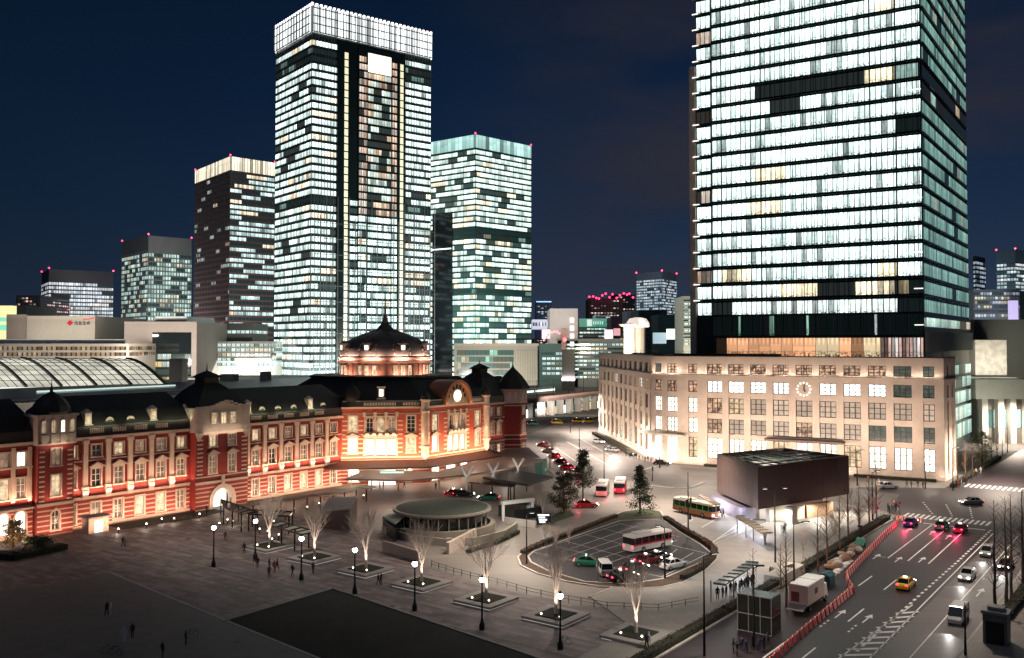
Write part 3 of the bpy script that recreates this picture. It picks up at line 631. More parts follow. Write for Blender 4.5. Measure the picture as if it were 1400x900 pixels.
# ---- domed pavilion: an octagon standing forward of the wings
OC = [(0, 61.9), (13.9, 75.6), (13.9, 98.4), (0, 112.1), (-26, 112.1), (-39, 98), (-39, 75.6), (-26, 61.9)]
M['brick_floodlit'] = mat('floodlit_red_brick', (.36, .07, .04), .75, var=.16, sc=.7, fine=14, bump=.2)  # floodlight put into a lighter, more orange copy of the red brick
pv = MB()
inner = [(-.5, 62.3), (13.2, 75.9), (13.2, 98.1), (-.5, 111.7)] + OC[4:]
pv.prism(inner, 0, 18.0)
def fpos(a, b):
    ax, ay = a; L_ = math.hypot(b[0] - ax, b[1] - ay); dx, dy = (b[0] - ax) / L_, (b[1] - ay) / L_
    return (lambda t: (ax + dx * t, ay + dy * t, dy, -dx)), L_, math.atan2(-dx, dy)
zF = [5.9, 7.0, 10.7, 11.6, 15.8, 18.0]
def pav_face(a, b, side, bay, seed):
    trim = MB()
    pos, L_, ang = fpos(a, b)
    wins = [(t, 1.9, 7.4, 10.9) for t in side] + [(t, 1.9, 12.3, 16.0) for t in side] + [(bay[0], bay[1], 6.8, 16.1)]
    ts = sorted({0, round(L_, 3)} | {round(w[0] + s * w[1] / 2, 3) for w in wins for s in (-1, 1)})
    zs = sorted({0, 5.3, 18.0} | {w[k] for w in wins for k in (2, 3)})
    def dep(i, j):
        tc_, zc = (ts[i] + ts[i + 1]) / 2, (zs[j] + zs[j + 1]) / 2
        return None if any(abs(tc_ - w[0]) < w[1] / 2 and w[2] < zc < w[3] for w in wins) else 0.0
    relief(pv, pos, ts, zs, dep, lambda i, j: 1 if zs[j + 1] < 5.4 else 0)
    def put(t, z, w, h, kind, pane, **k):
        x, y, nx, ny = pos(t); window(st, x, y, z, ang, w, h, kind, pane, **k)
    def tb(t0, t1, z0, z1, out, back=0.0):
        (x0, y0, nx, ny), (x1, y1, _, _) = pos(t0), pos(t1)
        trim.add([(x - nx * back * (1 if k_ < 4 else 1) * 0 + nx * o_, y + ny * o_, z) for z in (z0, z1) for (x, y, o_, k_) in ((x0, y0, -back, 0), (x0, y0, out, 0), (x1, y1, out, 0), (x1, y1, -back, 0))], [(3, 2, 1, 0), (4, 5, 6, 7), (0, 1, 5, 4), (1, 2, 6, 5), (2, 3, 7, 6), (3, 0, 4, 7)])
    for i, t in enumerate(side):
        put(t, 7.4, 1.9, 3.5, 'pm', 'room_bright' if i == 0 else 'room_warm', ped=True); put(t, 12.3, 1.9, 3.7, 'pu', ('room_warm', 'room_dark')[i % 2] if seed else 'room_warm', rows=4)
    c, w = bay; q = w / 3
    for i in range(3):
        t = c - w / 2 + q * (i + .5)
        put(t, 6.9, round(q * .74, 3), 3.7, 'bayl', 'room_bright', rows=4, sur=.12, sill=False, depth=.5, cols=3); put(t, 12.2, round(q * .62, 3), 3.4, 'bayu', ('room_dark', 'room_warm', 'room_dim')[i], arch=True, sur=.2, depth=.4)
    for i in range(4):
        t = c - w / 2 + q * i; tb(max(c - w / 2, t - .28), min(c + w / 2, t + .28), 12.0, 16.1, .25, .6); tb(t - .22, t + .22, 6.8, 10.8, .15, .6)
        tb(t - .35, t + .35, 15.9, 17.0, .35)
    tb(c - w / 2, c + w / 2, 10.8, 11.9, .35, .6); tb(c - w / 2 - .2, c + w / 2 + .2, 11.3, 11.6, .8, .3); tb(c - w / 2, c + w / 2, 15.7, 16.1, .2, .6)
    for i in range(5): tb(c - w / 2 + w * i / 5 + .3, c - w / 2 + w * (i + 1) / 5 - .3, 11.6, 12.2, .75)
    tb(0, L_, 17.75, 18.2, .45); tb(0, L_, 16.5, 16.68, .08); tb(0, L_, 6.3, 6.55, .12); tb(0, L_, 5.7, 5.95, .3)
    for t in (.9, c - w / 2 - .75, c + w / 2 + .75, L_ - .9):
        z = 7.4
        while z < 15.5: tb(t - .6, t + .6, z, z + .3, .07); z += 1.05
    trim.build('stone_dressing', M['stone'], st)
    # balustrade above the cornice
    for t0, t1 in ((c - w / 2, c + w / 2), (c + w / 2 + 1.5, L_ - 1)):
        bb = MB(); n = int((t1 - t0) / .36)
        for i in range(n):
            x, y, nx, ny = pos(t0 + .36 * i); bb.obox((x - nx * .1, y - ny * .1, 18.85), .15, .15, .75, ang)
        bb.build('balustrade', M['stone'], st)
    return pos, L_, ang, tb
f1 = pav_face(OC[0], OC[1], (2.7, 16.2), (9.1, 7.6), 1)
f2 = pav_face(OC[1], OC[2], (3.4, 19.4), (11.4, 6.8), 0)
pv.build('pavilion_wall', [M['brick_floodlit'], M['striped']], st)
# parapet block and octagonal roof
rf = MB()
def inset(poly, k, cx=-12.5, cy=87): return [(cx + (x - cx) * k, cy + (y - cy) * k) for x, y in poly]
rf.prism(inset(OC, .985), 18.2, 19.3)
pr = MB(); pr.prism(inset(OC, .965), 19.32, 24.4, inset(OC, .64)); pr.prism(inset(OC, .66), 24.4, 24.9); 
pr.prism([(-16, 92), (4, 92), (2, 112), (-16, 112)], 19, 24.0, [(-14, 92), (-3, 92), (-5, 110), (-12, 110)]); pr.build('pavilion_roof', M['slate'], st)
rf.build('parapet', M['slate'], st)
gt = MB()
for a, b in ((0, 1),):
    p0, p1 = inset(OC, .975)[0], inset(OC, .975)[1]; gt.tube((p0[0], p0[1], 19.45), (p1[0], p1[1], 19.45), .16, n=6)
p0, p1 = inset(OC, .975)[1], inset(OC, .975)[2]; gt.tube((p0[0], p0[1], 19.45), (p1[0], p1[1], 19.45), .16, n=6); gt.build('gutter', M['stone'], st)
for t, z in ((9.2, 20.1),):
    x, y, nx, ny = f1[0](t)
    b = MB(); b.obox((x - nx * 1.9, y - ny * 1.9, z + 1.2), 1.4, 1.5, 2.6, f1[2]); b.obox((x - nx * 1.8, y - ny * 1.8, z - .1), 1.8, 2.1, .3, f1[2]); b.obox((x - nx * 1.8, y - ny * 1.8, z + 2.6), 1.8, 2.0, .3, f1[2])
    o = b.build('dormer', M['stone'], st); q = MB(); q.obox((x - nx * 1.18, y - ny * 1.18, z + 1.3), .04, .9, 1.6, f1[2]); q.build('pane', LIT['room_bright'], o)
# clock gable
CT = 11.6; x0, y0, nx, ny = f2[0](CT)
gb = MB(); gd = MB()
for i in range(16):
    a0, a1 = math.pi * i / 16, math.pi * (i + 1) / 16
    for (r0, r1, xa, xb, mb) in ((4.1, 4.9, -6.0, .7, gb), (0, 4.1, -.9, -.2, gd)):
        P4 = [(r0 * math.cos(a0), 19.2 + r0 * math.sin(a0)), (r1 * math.cos(a0), 19.2 + r1 * math.sin(a0)), (r1 * math.cos(a1), 19.2 + r1 * math.sin(a1)), (r0 * math.cos(a1), 19.2 + r0 * math.sin(a1))]
        mb.add([(x0 + xa, y0 + p, q) for p, q in P4] + [(x0 + xb, y0 + p, q) for p, q in P4], [(0, 1, 2, 3), (7, 6, 5, 4), (1, 5, 6, 2), (0, 4, 7, 3)])
gb.box(x0 - 6, x0 + .7, y0 - 4.9, y0 - 4.1, 18.2, 19.2); gb.box(x0 - 6, x0 + .7, y0 + 4.1, y0 + 4.9, 18.2, 19.2); gd.box(x0 - .9, x0 - .2, y0 - 4.1, y0 + 4.1, 18.0, 19.2)
gb.build('clock_gable', mat('brown_copper', (.40, .17, .09), .5, .2, var=.2), st); gd.build('gable_wall', mat('ochre_stone', (.52, .36, .20), .7, var=.15), st)
b = MB()
for i in range(7):
    a = math.pi * (i + .5) / 7; b.box(x0 - .2, x0 - .05, y0 + 3.1 * math.cos(a) - .28, y0 + 3.1 * math.cos(a) + .28, 19.6 + 2.9 * math.sin(a) - .5, 19.6 + 2.9 * math.sin(a) + .5)
b.build('gable_lights', M['dark'], st)
def disc(mb, x, y, z, r, t=.12, n=24):
    mb.add([(x, y + r * math.cos(2 * math.pi * i / n), z + r * math.sin(2 * math.pi * i / n)) for i in range(n)] + [(x + t, y + r * math.cos(2 * math.pi * i / n), z + r * math.sin(2 * math.pi * i / n)) for i in range(n)],
           [tuple(range(n)), tuple(range(2 * n - 1, n - 1, -1))] + [(i, n + i, n + (i + 1) % n, (i + 1) % n) for i in range(n)])
b = MB(); disc(b, x0 - .15, y0, 20.2, 1.75, .2); ck = b.build('clock', M['stone'], st)
b = MB(); disc(b, x0 + .06, y0, 20.2, 1.4, .05); b.build('clock_face', glow('clock_face_lit', (1, .93, .75), 2.2), ck)
b = MB(); b.obox((x0 + .14, y0 + .1, 20.5), .04, .09, .8, 0); b.obox((x0 + .14, y0 - .35, 20.05), .04, .8, .09, 0); b.build('clock_hands', M['dark'], ck)
# corner turrets with little domes
for (x, y) in ((13.9, 75.6), (13.9, 98.4)):
    b = MB(); b.lathe([(.2, 5.2), (.9, 6.6), (.95, 8.2), (1.25, 8.7), (1.25, 9.0), (.98, 9.1), (.98, 16.8), (1.15, 17.0), (1.15, 17.3), (.98, 17.4), (.98, 19.4), (1.25, 19.6), (1.25, 19.9)], x, y, 16); o = b.build('corner_turret', M['stone'], st, smooth=False)
    b = MB(); b.lathe([(1.05, 19.9), (1.1, 20.5), (.85, 21.2), (.35, 21.7), (.08, 22.1), (.02, 24.6)], x, y, 12); b.build('turret_dome', M['slate'], o, smooth=True)
x, y, nx, ny = f1[0](2.3)
b = MB(); b.lathe([(2.1, 19.2), (2.2, 20.4), (1.9, 21.6), (1.2, 22.6), (.3, 23.2), (.08, 23.6), (.02, 27)], x - nx * 2.4, y - ny * 2.4, 14); b.build('corner_dome', M['slate'], st, smooth=True)
# the great dome
DX, DY = -11.5, 87.5
b = MB(); b.lathe([(14.2, 24.2), (14.2, 24.9), (12.2, 25.0), (12.2, 24.5)], DX, DY, 32); b.build('dome_base', M['slate'], st)
b = MB(); b.lathe([(11.7, 24.3), (11.7, 27.9), (12.0, 28.0), (12.0, 28.15), (12.25, 28.4), (12.25, 28.75), (11.9, 28.8), (11.9, 29.1), (12.15, 29.2), (12.1, 29.5), (11.6, 29.6)], DX, DY, 64)
drum = b.build('drum', mat('drum_copper', (.34, .17, .12), .55, .15, var=.2), st)
for k_ in range(8):
    for j in (-1, 0, 1):
        a = math.pi * 2 * k_ / 8 + R(22.5 - 8) + j * .17 + R(8)
        window(st, DX + 11.72 * math.cos(a), DY + 11.72 * math.sin(a), 25.1, a, .95, 2.4, 'drum', 'room_warm', sur=.1, depth=-.06, sill=False, cols=1, rows=1, bar=.04)
b = MB()
for k_ in range(40):
    a = math.pi * 2 * k_ / 40 + .03; b.obox((DX + 11.75 * math.cos(a), DY + 11.75 * math.sin(a), 26.2), .16, .16, 3.4, a)
b.build('drum_ribs', mat('rib_copper', (.22, .10, .075), .5, .2, var=.15), drum)
prof = [(11.6, 29.6), (11.75, 30.2), (11.6, 31.2), (11.05, 32.4), (9.9, 33.5), (8.2, 34.5), (6.3, 35.3), (4.3, 36.0), (2.7, 36.5), (1.9, 37.0), (1.4, 37.8), (.9, 38.6)]
b = MB(); b.lathe(prof, DX, DY, 64); dome = b.build('dome', M['copper'], st, smooth=True)
b = MB()
for k_ in range(16):
    a = math.pi * 2 * k_ / 16 + R(11.25)
    for (r0, z0), (r1, z1) in zip(prof[:-2], prof[1:-1]): b.tube((DX + r0 * math.cos(a), DY + r0 * math.sin(a), z0), (DX + r1 * math.cos(a), DY + r1 * math.sin(a), z1), .13, .12, 5)
b.build('dome_ribs', M['copper'], dome, smooth=True)
b = MB(); b.lathe([(1.5, 37.6), (1.1, 38.0), (.75, 39.0), (.5, 40.2), (.65, 40.4), (.3, 40.8), (.22, 43), (.10, 45), (.02, 47.6)], DX, DY, 10); b.build('spire', mat('spire_copper', (.4, .25, .16), .5, .3, var=.1, ), st)
for k_ in range(8):
    a = math.pi * 2 * k_ / 8 + R(22.5)
    c_ = (DX + 11.2 * math.cos(a), DY + 11.2 * math.sin(a))
    b = MB(); b.obox((c_[0], c_[1], 32.0), 1.6, 1.7, 1.9, a); b.obox((c_[0], c_[1], 33.0), 1.9, 2.4, .3, a); b.obox((c_[0], c_[1], 33.4), 1.3, 1.0, .6, a); b.obox((c_[0], c_[1], 31.1), 1.9, 2.1, .22, a)
    b.tube((c_[0], c_[1], 33.6), (c_[0], c_[1], 34.6), .12, .03)
    o = b.build('dome_dormer', M['copper'], st); q = MB(); q.obox((c_[0] + .82 * math.cos(a), c_[1] + .82 * math.sin(a), 32.0), .04, .95, 1.2, a); q.build('pane', LIT['room_bright'], o)
# canopy skirt round the pavilion and the flat canopies at its foot
sk = MB()
ring = [(-2.5, 59.0), (0, 61.5), (13.9, 75.3), (13.9, 98.7), (9, 103.5)]
outr = [(1.2, 55.8), (3.0, 58.6), (17.6, 73.4), (17.6, 100.4), (12.5, 106)]
for i in range(len(ring) - 1):
    a, b_, c_, d_ = ring[i], ring[i + 1], outr[i + 1], outr[i]
    sk.add([(a[0], a[1], 5.7), (b_[0], b_[1], 5.7), (c_[0], c_[1], 4.5), (d_[0], d_[1], 4.5), (a[0], a[1], 5.4), (b_[0], b_[1], 5.4), (c_[0], c_[1], 4.2), (d_[0], d_[1], 4.2)], [(0, 3, 2, 1), (3, 7, 6, 2), (4, 5, 6, 7)])
sk.build('canopy_skirt', mat('skirt_tiles', (.13, .055, .04), .6, var=.3, sc=3), st)
wall.build('wall', [M['brick'], M['striped']], st); trim.build('stone_trim', M['stone'], st)
# ---- flat canopy in front of the pavilion
cp = thing('entrance_canopy', 'broad flat brown canopy with white V shaped struts at the foot of the domed pavilion', 'canopy', G(640, 660), 0)
b = MB(); b.prism([G(x, y, 4.1)[:2] for x, y in ((470, 655), (560, 657), (640, 649), (700, 640), (742, 629), (722, 612), (694, 614), (665, 627), (600, 645), (500, 643))], 3.8, 4.15)
b.build('canopy_roof', mat('canopy_roof_brown', (.20, .14, .12), .5, var=.15, sc=.3), cp, world=True)
for (x, y) in ((638, 652), (674, 646), (708, 639)):
    b = MB(); p = G(x, y, 4.1)
    for dx in (-1.2, 1.4): b.tube((p.x, p.y, 3.9), (p.x + dx, p.y + .4, 6.1), .24, .3, 6)
    b.tube((p.x, p.y, 0), (p.x, p.y, 3.9), .2, .24, 6); point((p.x, p.y - 1.6, 5.0), 9, (1, .93, .85), .1, 'strut_fill')  # added point light that brightens the strut
    b.build('strut', M['white'], cp, world=True)
for (x, y) in ((480, 668), (508, 669), (545, 670), (600, 668), (731, 652)):
    b = MB(); p = G(x, y); b.tube((p.x, p.y, 0), (p.x, p.y, 3.8), .14, n=8); b.build('column', M['stone_grey'], cp, world=True)
b = MB(); a_, c_ = G(520, 646, 4.3), G(552, 646, 4.3); b.box(a_.x, c_.x, a_.y - .3, a_.y, 4.2, 4.45); b.build('sign_strip', glow('green_sign', (.45, 1, .75), 1.6), cp, world=True)
# entrance opening under the canopy, lit white
x, y, nx, ny = f1[0](9.5)
en = MB(); en.obox((x + nx * .12, y + ny * .12, 1.7), .06, 6.2, 3.4, f1[2]); en.build('entrance', glow('concourse_light', (1, .97, .92), 2.2), st)
for t, kd, pn in ((3.0, 'room_bright', 2.2), (15.5, 'room_dim', 1.2)):
    x, y, nx, ny = f1[0](t); window(st, x, y, .7, f1[2], pn, 3.0, 'gp%d' % t, kd, depth=-.03)
for t, kd, pn in ((3.5, 'room_bright', 2.4), (9, 'room_bright', 3.2), (14, 'room_bright', 2.4), (19, 'room_warm', 2.0)):
    x, y, nx, ny = f2[0](t); window(st, x, y, .5, f2[2], pn, 3.2, 'gq%d' % t, kd, depth=-.03)
# ---- floodlights of the station
WARM = (1.0, .57, .37)
def lst(x, y, z): return tuple(loc(x, y, z))
al = Vector((U[0], U[1], 0)); outw = Vector((N[0], N[1], 0))
def wash(x, y, z, ln, p, back=.45, col=WARM, spread=150):
    area(lst(x, y, z), -outw * back + Vector((0, 0, 1)), al, ln, .12, p, col, spread)
for y0, y1 in ((-25, -8), (-1.5, 22), (35, 62)):
    n = max(1, round((y1 - y0) / 8)); q = (y1 - y0) / n
    for i in range(n):
        yc_ = y0 + q * (i + .5); wash(1.9, yc_, .25, q, 84 * q / 8); wash(1.1, yc_, 5.9, q, 90 * q / 8, .28); wash(8.5, yc_, 1.0, q, 85 * q / 8, 1.35)
wash(3.6, -4.8, .25, 5, 60); wash(2.5, -4.8, 5.9, 4, 14); wash(4.6, 28.4, .25, 10, 50); wash(3.0, 28.4, 6.8, 8, 10)
wash(3.3, 28.4, 14.6, 9, 26, .5, (1, .72, .5)); wash(3.1, -4.8, 14.6, 4, 16, .5, (1, .72, .5))
wash(1.4, 118, 5.9, 10, 26); wash(4.8, 129, 5.9, 5, 10, .4)
for k_, (f, p) in enumerate(((f1, 1), (f2, 1))):
    n = 3
    for i in range(n):
        t = f[1] * (i + .5) / n; x, y, nx, ny = f[0](t)
        nw = (outw * nx + al * ny); tw_ = (outw * ny * -1 + al * nx)
        area(lst(x + nx * 1.3, y + ny * 1.3, 6.0), -nw * .42 + Vector((0, 0, 1)), tw_, f[1] / n, .15, 95, (1, .56, .32), 160)
        area(lst(x + nx * 4.6, y + ny * 4.6, 6.4), -nw * .9 + Vector((0, 0, 1)), tw_, f[1] / n, .15, 150, (1, .56, .32), 160)
        area(lst(x + nx * .8, y + ny * .8, 11.8), nw * .55 + Vector((0, 0, -1)), tw_, f[1] / n, .15, 45, (1, .68, .48), 150)  # added downlights that brighten the canopy below
        area(lst(x + nx * 3.2, y + ny * 3.2, 3.6), -nw * .8 + Vector((0, 0, -1)), tw_, f[1] / n, .2, 40, (1, .75, .5))
    area(lst(*[f[0](f[1] / 2)[0] + f[0](0)[2] * .9, f[0](f[1] / 2)[1] + f[0](0)[3] * .9, 18.4]), Vector((0, 0, 1)) - (outw * f[0](0)[2] + al * f[0](0)[3]) * 1.2, (outw * -f[0](0)[3] + al * f[0](0)[2]), f[1] * .8, .1, 14, (1, .72, .48))
area(lst(x0 + 2.0, y0, 18.4), -outw * .8 + Vector((0, 0, 1)), al, 6, .15, 45, (1, .62, .3))
for k_ in range(10):      # ring of lamps at the foot of the drum and of the dome
    a = 2 * math.pi * k_ / 10 + .2
    ca, sa = math.cos(a), math.sin(a); ro = outw * ca + al * sa; ta = al * ca - outw * sa
    area(lst(DX + 13.0 * ca, DY + 13.0 * sa, 25.0), Vector((0, 0, 1)) - ro * .5, ta, 5, .12, 62, (1, .60, .44))
    area(lst(DX + 12.9 * ca, DY + 12.9 * sa, 28.9), Vector((0, 0, 1)) - ro * .55, ta, 5, .12, 150, (1, .70, .58))
for k_, y in enumerate((4, 12, 19, 38, 46, 54)): area(lst(.9, y, 18.2), Vector((0, 0, 1)) - outw * 1.5, al, 6, .1, 20, (.95, .95, .6))
# ------------------------------------------------------------------ the white office block with the curved corner
kt = thing('low_office_block', 'cream six storey office block with rounded corner, large grid windows and a round wall clock', 'office building', (103.5, 216, 0))
M['cream'] = mat('cream_render', (.56, .49, .42), .8, var=.15, sc=.35, fine=2.5)
h1, h2, rad = math.atan2(.491, -.871), R(94.9), 14.0
arcL = rad * (h1 - h2); TF = 65.0; TW = TF + arcL; TE = TW + 82
def kp(t):
    if t < 0: hx, hy = -U[0], -U[1]; x, y = 103.5 + hx * t, 216 + hy * t
    elif t <= TF: hx, hy = math.cos(h1), math.sin(h1); x, y = 103.5 + hx * t, 216 + hy * t
    else:
        q = min(t - TF, arcL); a = h1 - q / rad
        x0_, y0_ = 103.5 + math.cos(h1) * TF, 216 + math.sin(h1) * TF
        cx_, cy_ = x0_ + rad * math.sin(h1), y0_ - rad * math.cos(h1)
        x, y = cx_ - rad * math.sin(a), cy_ + rad * math.cos(a); hx, hy = math.cos(a), math.sin(a)
        if t > TW: x += hx * (t - TW); y += hy * (t - TW)
    return (x, y, -hy, hx)
cols_ = [(-9.6, 2.2), (-4.2, 2.2), (3.3, 2.5)] + [(9.15 + 5.86 * i, 4.1) for i in range(9)] + [(62.1, 2.5), (68.2, 3.2), (73.6, 3.4), (TW + .2, 1.7)] + [(TW + 5.3 + 7.25 * i, 3.8) for i in range(11)]
rows_ = [(2.0, 7.5), (8.8, 12.7), (14.2, 18.3), (19.8, 22.9), (24.9, 27.5)]
ts = sorted({-13.0, 0.0, TF, TW, TE} | {round(c + s * w_ / 2, 3) for c, w_ in cols_ for s in (-1, 1)} | {round(TF + arcL * i / 8, 3) for i in range(9)})
zs = [0, 1.2, 2.0, 7.5, 8.0, 8.8, 12.7, 14.2, 18.3, 19.0, 19.8, 22.9, 24.0, 24.5, 24.9, 27.5, 29.5]
CLOCK_T = 32.59
def kdep(i, j):
    t, z = (ts[i] + ts[i + 1]) / 2, (zs[j] + zs[j + 1]) / 2
    inc = [c for c in cols_ if abs(t - c[0]) < c[1] / 2]
    if inc:
        for a, b_ in rows_:
            if a < z < b_ and not (abs(t - CLOCK_T) < 3 and 19.5 < z < 23): return None
    if 24.0 < z < 24.5: return -.35
    if z > 24.5: return .0
    if inc and z < 19.0 and z > 1.2: return .30
    if z < 1.2: return -.12
    return 0.0
kw = MB(); relief(kw, kp, ts, zs, kdep); 
# inner faces and roof
rp = [kp(t)[:2] for t in [-13.0, 0.0, TF] + [TF + arcL * i / 8 for i in range(1, 9)] + [TE]]
back = [(60, 344), (72, 300), (98, 262), (109.5, 240)]
kw.build('wall', M['cream'], kt, world=True)
cs = MB(); pl_ = [(p[0] * 1, p[1]) for p in rp] + back
def off(t, o): x, y, nx, ny = kp(t); return (x + nx * o, y + ny * o)
tt_ = [-13.0, -.01, .01, TF] + [TF + arcL * i / 8 for i in range(1, 9)] + [TE]
cs.prism([off(t, -1.0) for t in tt_ if t != -.01] + back, 28.2, 28.9); cs.build('roof', mat('roof_deck', (.07, .065, .06), .9, var=.3, sc=.3), kt, world=True)
cs = MB(); cs.prism([off(t, -.75) for t in tt_ if t != -.01] + back, .1, 28.0); cs.build('core', M['stone_grey'], kt, world=True)
cp_ = MB()
for a, b_ in zip(tt_[:-1], tt_[1:]):
    if b_ - a < .1: continue
    p = [off(a, .25), off(b_, .25), off(b_, -.6), off(a, -.6)]; cp_.prism(p, 29.5, 29.75)
    p = [off(a, .22), off(b_, .22), off(b_, .0), off(a, .0)]; cp_.prism(p, 24.5, 24.62)
cp_.build('coping', M['dark'], kt, world=True)
gr = MB()
for i in range(64):
    x, y = off(i * 2.5, -1.4); gr.tube((x, y, 29.0), (x, y, 30.9), .04, n=4)
for a in range(63): gr.tube((*off(a * 2.5, -1.4), 30.9), (*off(a * 2.5 + 2.5, -1.4), 30.9), .04, n=4)
gr.build('roof_railing', M['dark'], kt, world=True)
fk = (M['stone'], mat('window_iron', (.03, .025, .022), .5, var=0))
for ci, (c, w_) in enumerate(cols_):
    for ri, (a, b_) in enumerate(rows_):
        if ri == 3 and abs(c - CLOCK_T) < 1: continue
        x, y, nx, ny = kp(c); r = hash2(ci, ri, 4)
        wing = c > TW + 1
        if ri == 0: pane = 'room_bright' if r < .85 else 'room_warm'
        elif ri == 4: pane = 'room_shop' if 5 < c < 72 and ci not in (3,) else 'room_teal'
        elif ri == 3: pane = 'room_white' if 12 < c < 58 else ('room_teal' if c < 12 else 'room_shop')
        elif c < 5: pane = 'room_teal' if ri == 1 else 'room_blind'
        elif ri == 1 and c < 16: pane = 'room_teal'
        else: pane = 'room_blind' if r < .72 else ('room_warm' if r < .9 else 'room_shop')
        if 60 < c < TW - 1 and ri in (1, 2): pane = 'room_bright'
        if wing: pane = ['room_bright', 'room_warm', 'room_dark', 'room_blind', 'room_dark', 'room_shop'][int(r * 6)] if ri < 4 else 'room_dark'
        window(kt, x - 103.5 - nx * .05, y - 216 - ny * .05, a, math.atan2(ny, nx), round(w_, 2), round(b_ - a, 2), 'k%.1f' % w_, pane, sur=0, depth=.5, fm=fk, cols=3 if w_ > 3 else 2, rows=3, bar=.17)
# clock: ring of lit studs and two hands
x, y, nx, ny = kp(CLOCK_T); ang = math.atan2(ny, nx)
b = MB()
for i in range(12):
    a = 2 * math.pi * i / 12; q = 1.65 * math.cos(a); b.obox((x + nx * .1 - ny * q, y + ny * .1 + nx * q, 21.3 + 1.65 * math.sin(a)), .1, .33, .33, ang)
ck = b.build('clock', glow('clock_studs', (1, .93, .8), 2.6), kt, world=True)
b = MB(); b.tube((x + nx * .2, y + ny * .2, 21.3), (x + nx * .2 - ny * .22, y + ny * .2 + nx * .22, 22.6), .09); b.tube((x + nx * .2, y + ny * .2, 21.3), (x + nx * .2 - ny * .35, y + ny * .2 + nx * .35, 20.5), .12); b.build('clock_hands', fk[1], ck, world=False).parent = kt
o = [c for c in kt.children if c.name.startswith('clock_hands')][0]; o.location = (-103.5, -216, 0)
# entrance canopies
b = MB(); b.prism([off(t, .2) for t in (22.5, 42)] + [off(t, 3.4) for t in (42, 22.5)], 7.9, 8.4); b.build('canopy', mat('canopy_brown', (.10, .07, .06), .6), kt, world=True)
tq = [TF - 1, TF + 3, TF + 7, TF + 11, TW + 1]
b = MB()
for a, c in zip(tq[:-1], tq[1:]): b.prism([off(a, .1), off(c, .1), off(c, 3.2), off(a, 3.2)], 7.6, 8.2)
b.build('canopy', M['cream'], kt, world=True)
b = MB()
for a, c in zip(tq[:-1], tq[1:]): b.prism([off(a + .4, -.3), off(c - .2, -.3), off(c - .2, -.2), off(a + .4, -.2)], .3, 7.0)
b.build('shopfront', glow('shopfront_light', (1, .96, .86), 1.6), kt, world=True)
for t in (38, 50, 55):
    pass
# floodlights of the block
PEACH = (1, .74, .58)
def kwash(t, o, z, ln, p, k_=.35, col=PEACH):
    x, y, nx, ny = kp(t); area((x + nx * o, y + ny * o, z), Vector((-nx * k_, -ny * k_, 1)), (-ny, nx, 0), ln, .12, p, col, 160)
kwash(-7, 1.6, .3, 11, 70)
for i in range(8): kwash(4 + 8.1 * i, 1.9, .3, 8, 75)
for i in range(6): kwash(6 + 11 * i, 14, 6.5, 11, 400, 1.45)
for i in range(8): kwash(4 + 8.1 * i, 1.0, 24.7, 7, 22, .8)
for t in (TF + 3, TF + 9): kwash(t, 1.9, .3, 5, 70); kwash(t, 1.1, 24.7, 5, 40, .8)
for i in range(10): kwash(TW + 5 + 8 * i, 1.7, .3, 7, 65)
kwash(-6, 9, 5.5, 10, 250, 1.1); kwash(TF + 5, 12, 6.5, 9, 200, 1.4)
for i in range(5): kwash(TW + 8 + 16 * i, 11, 6.5, 12, 210, 1.4)
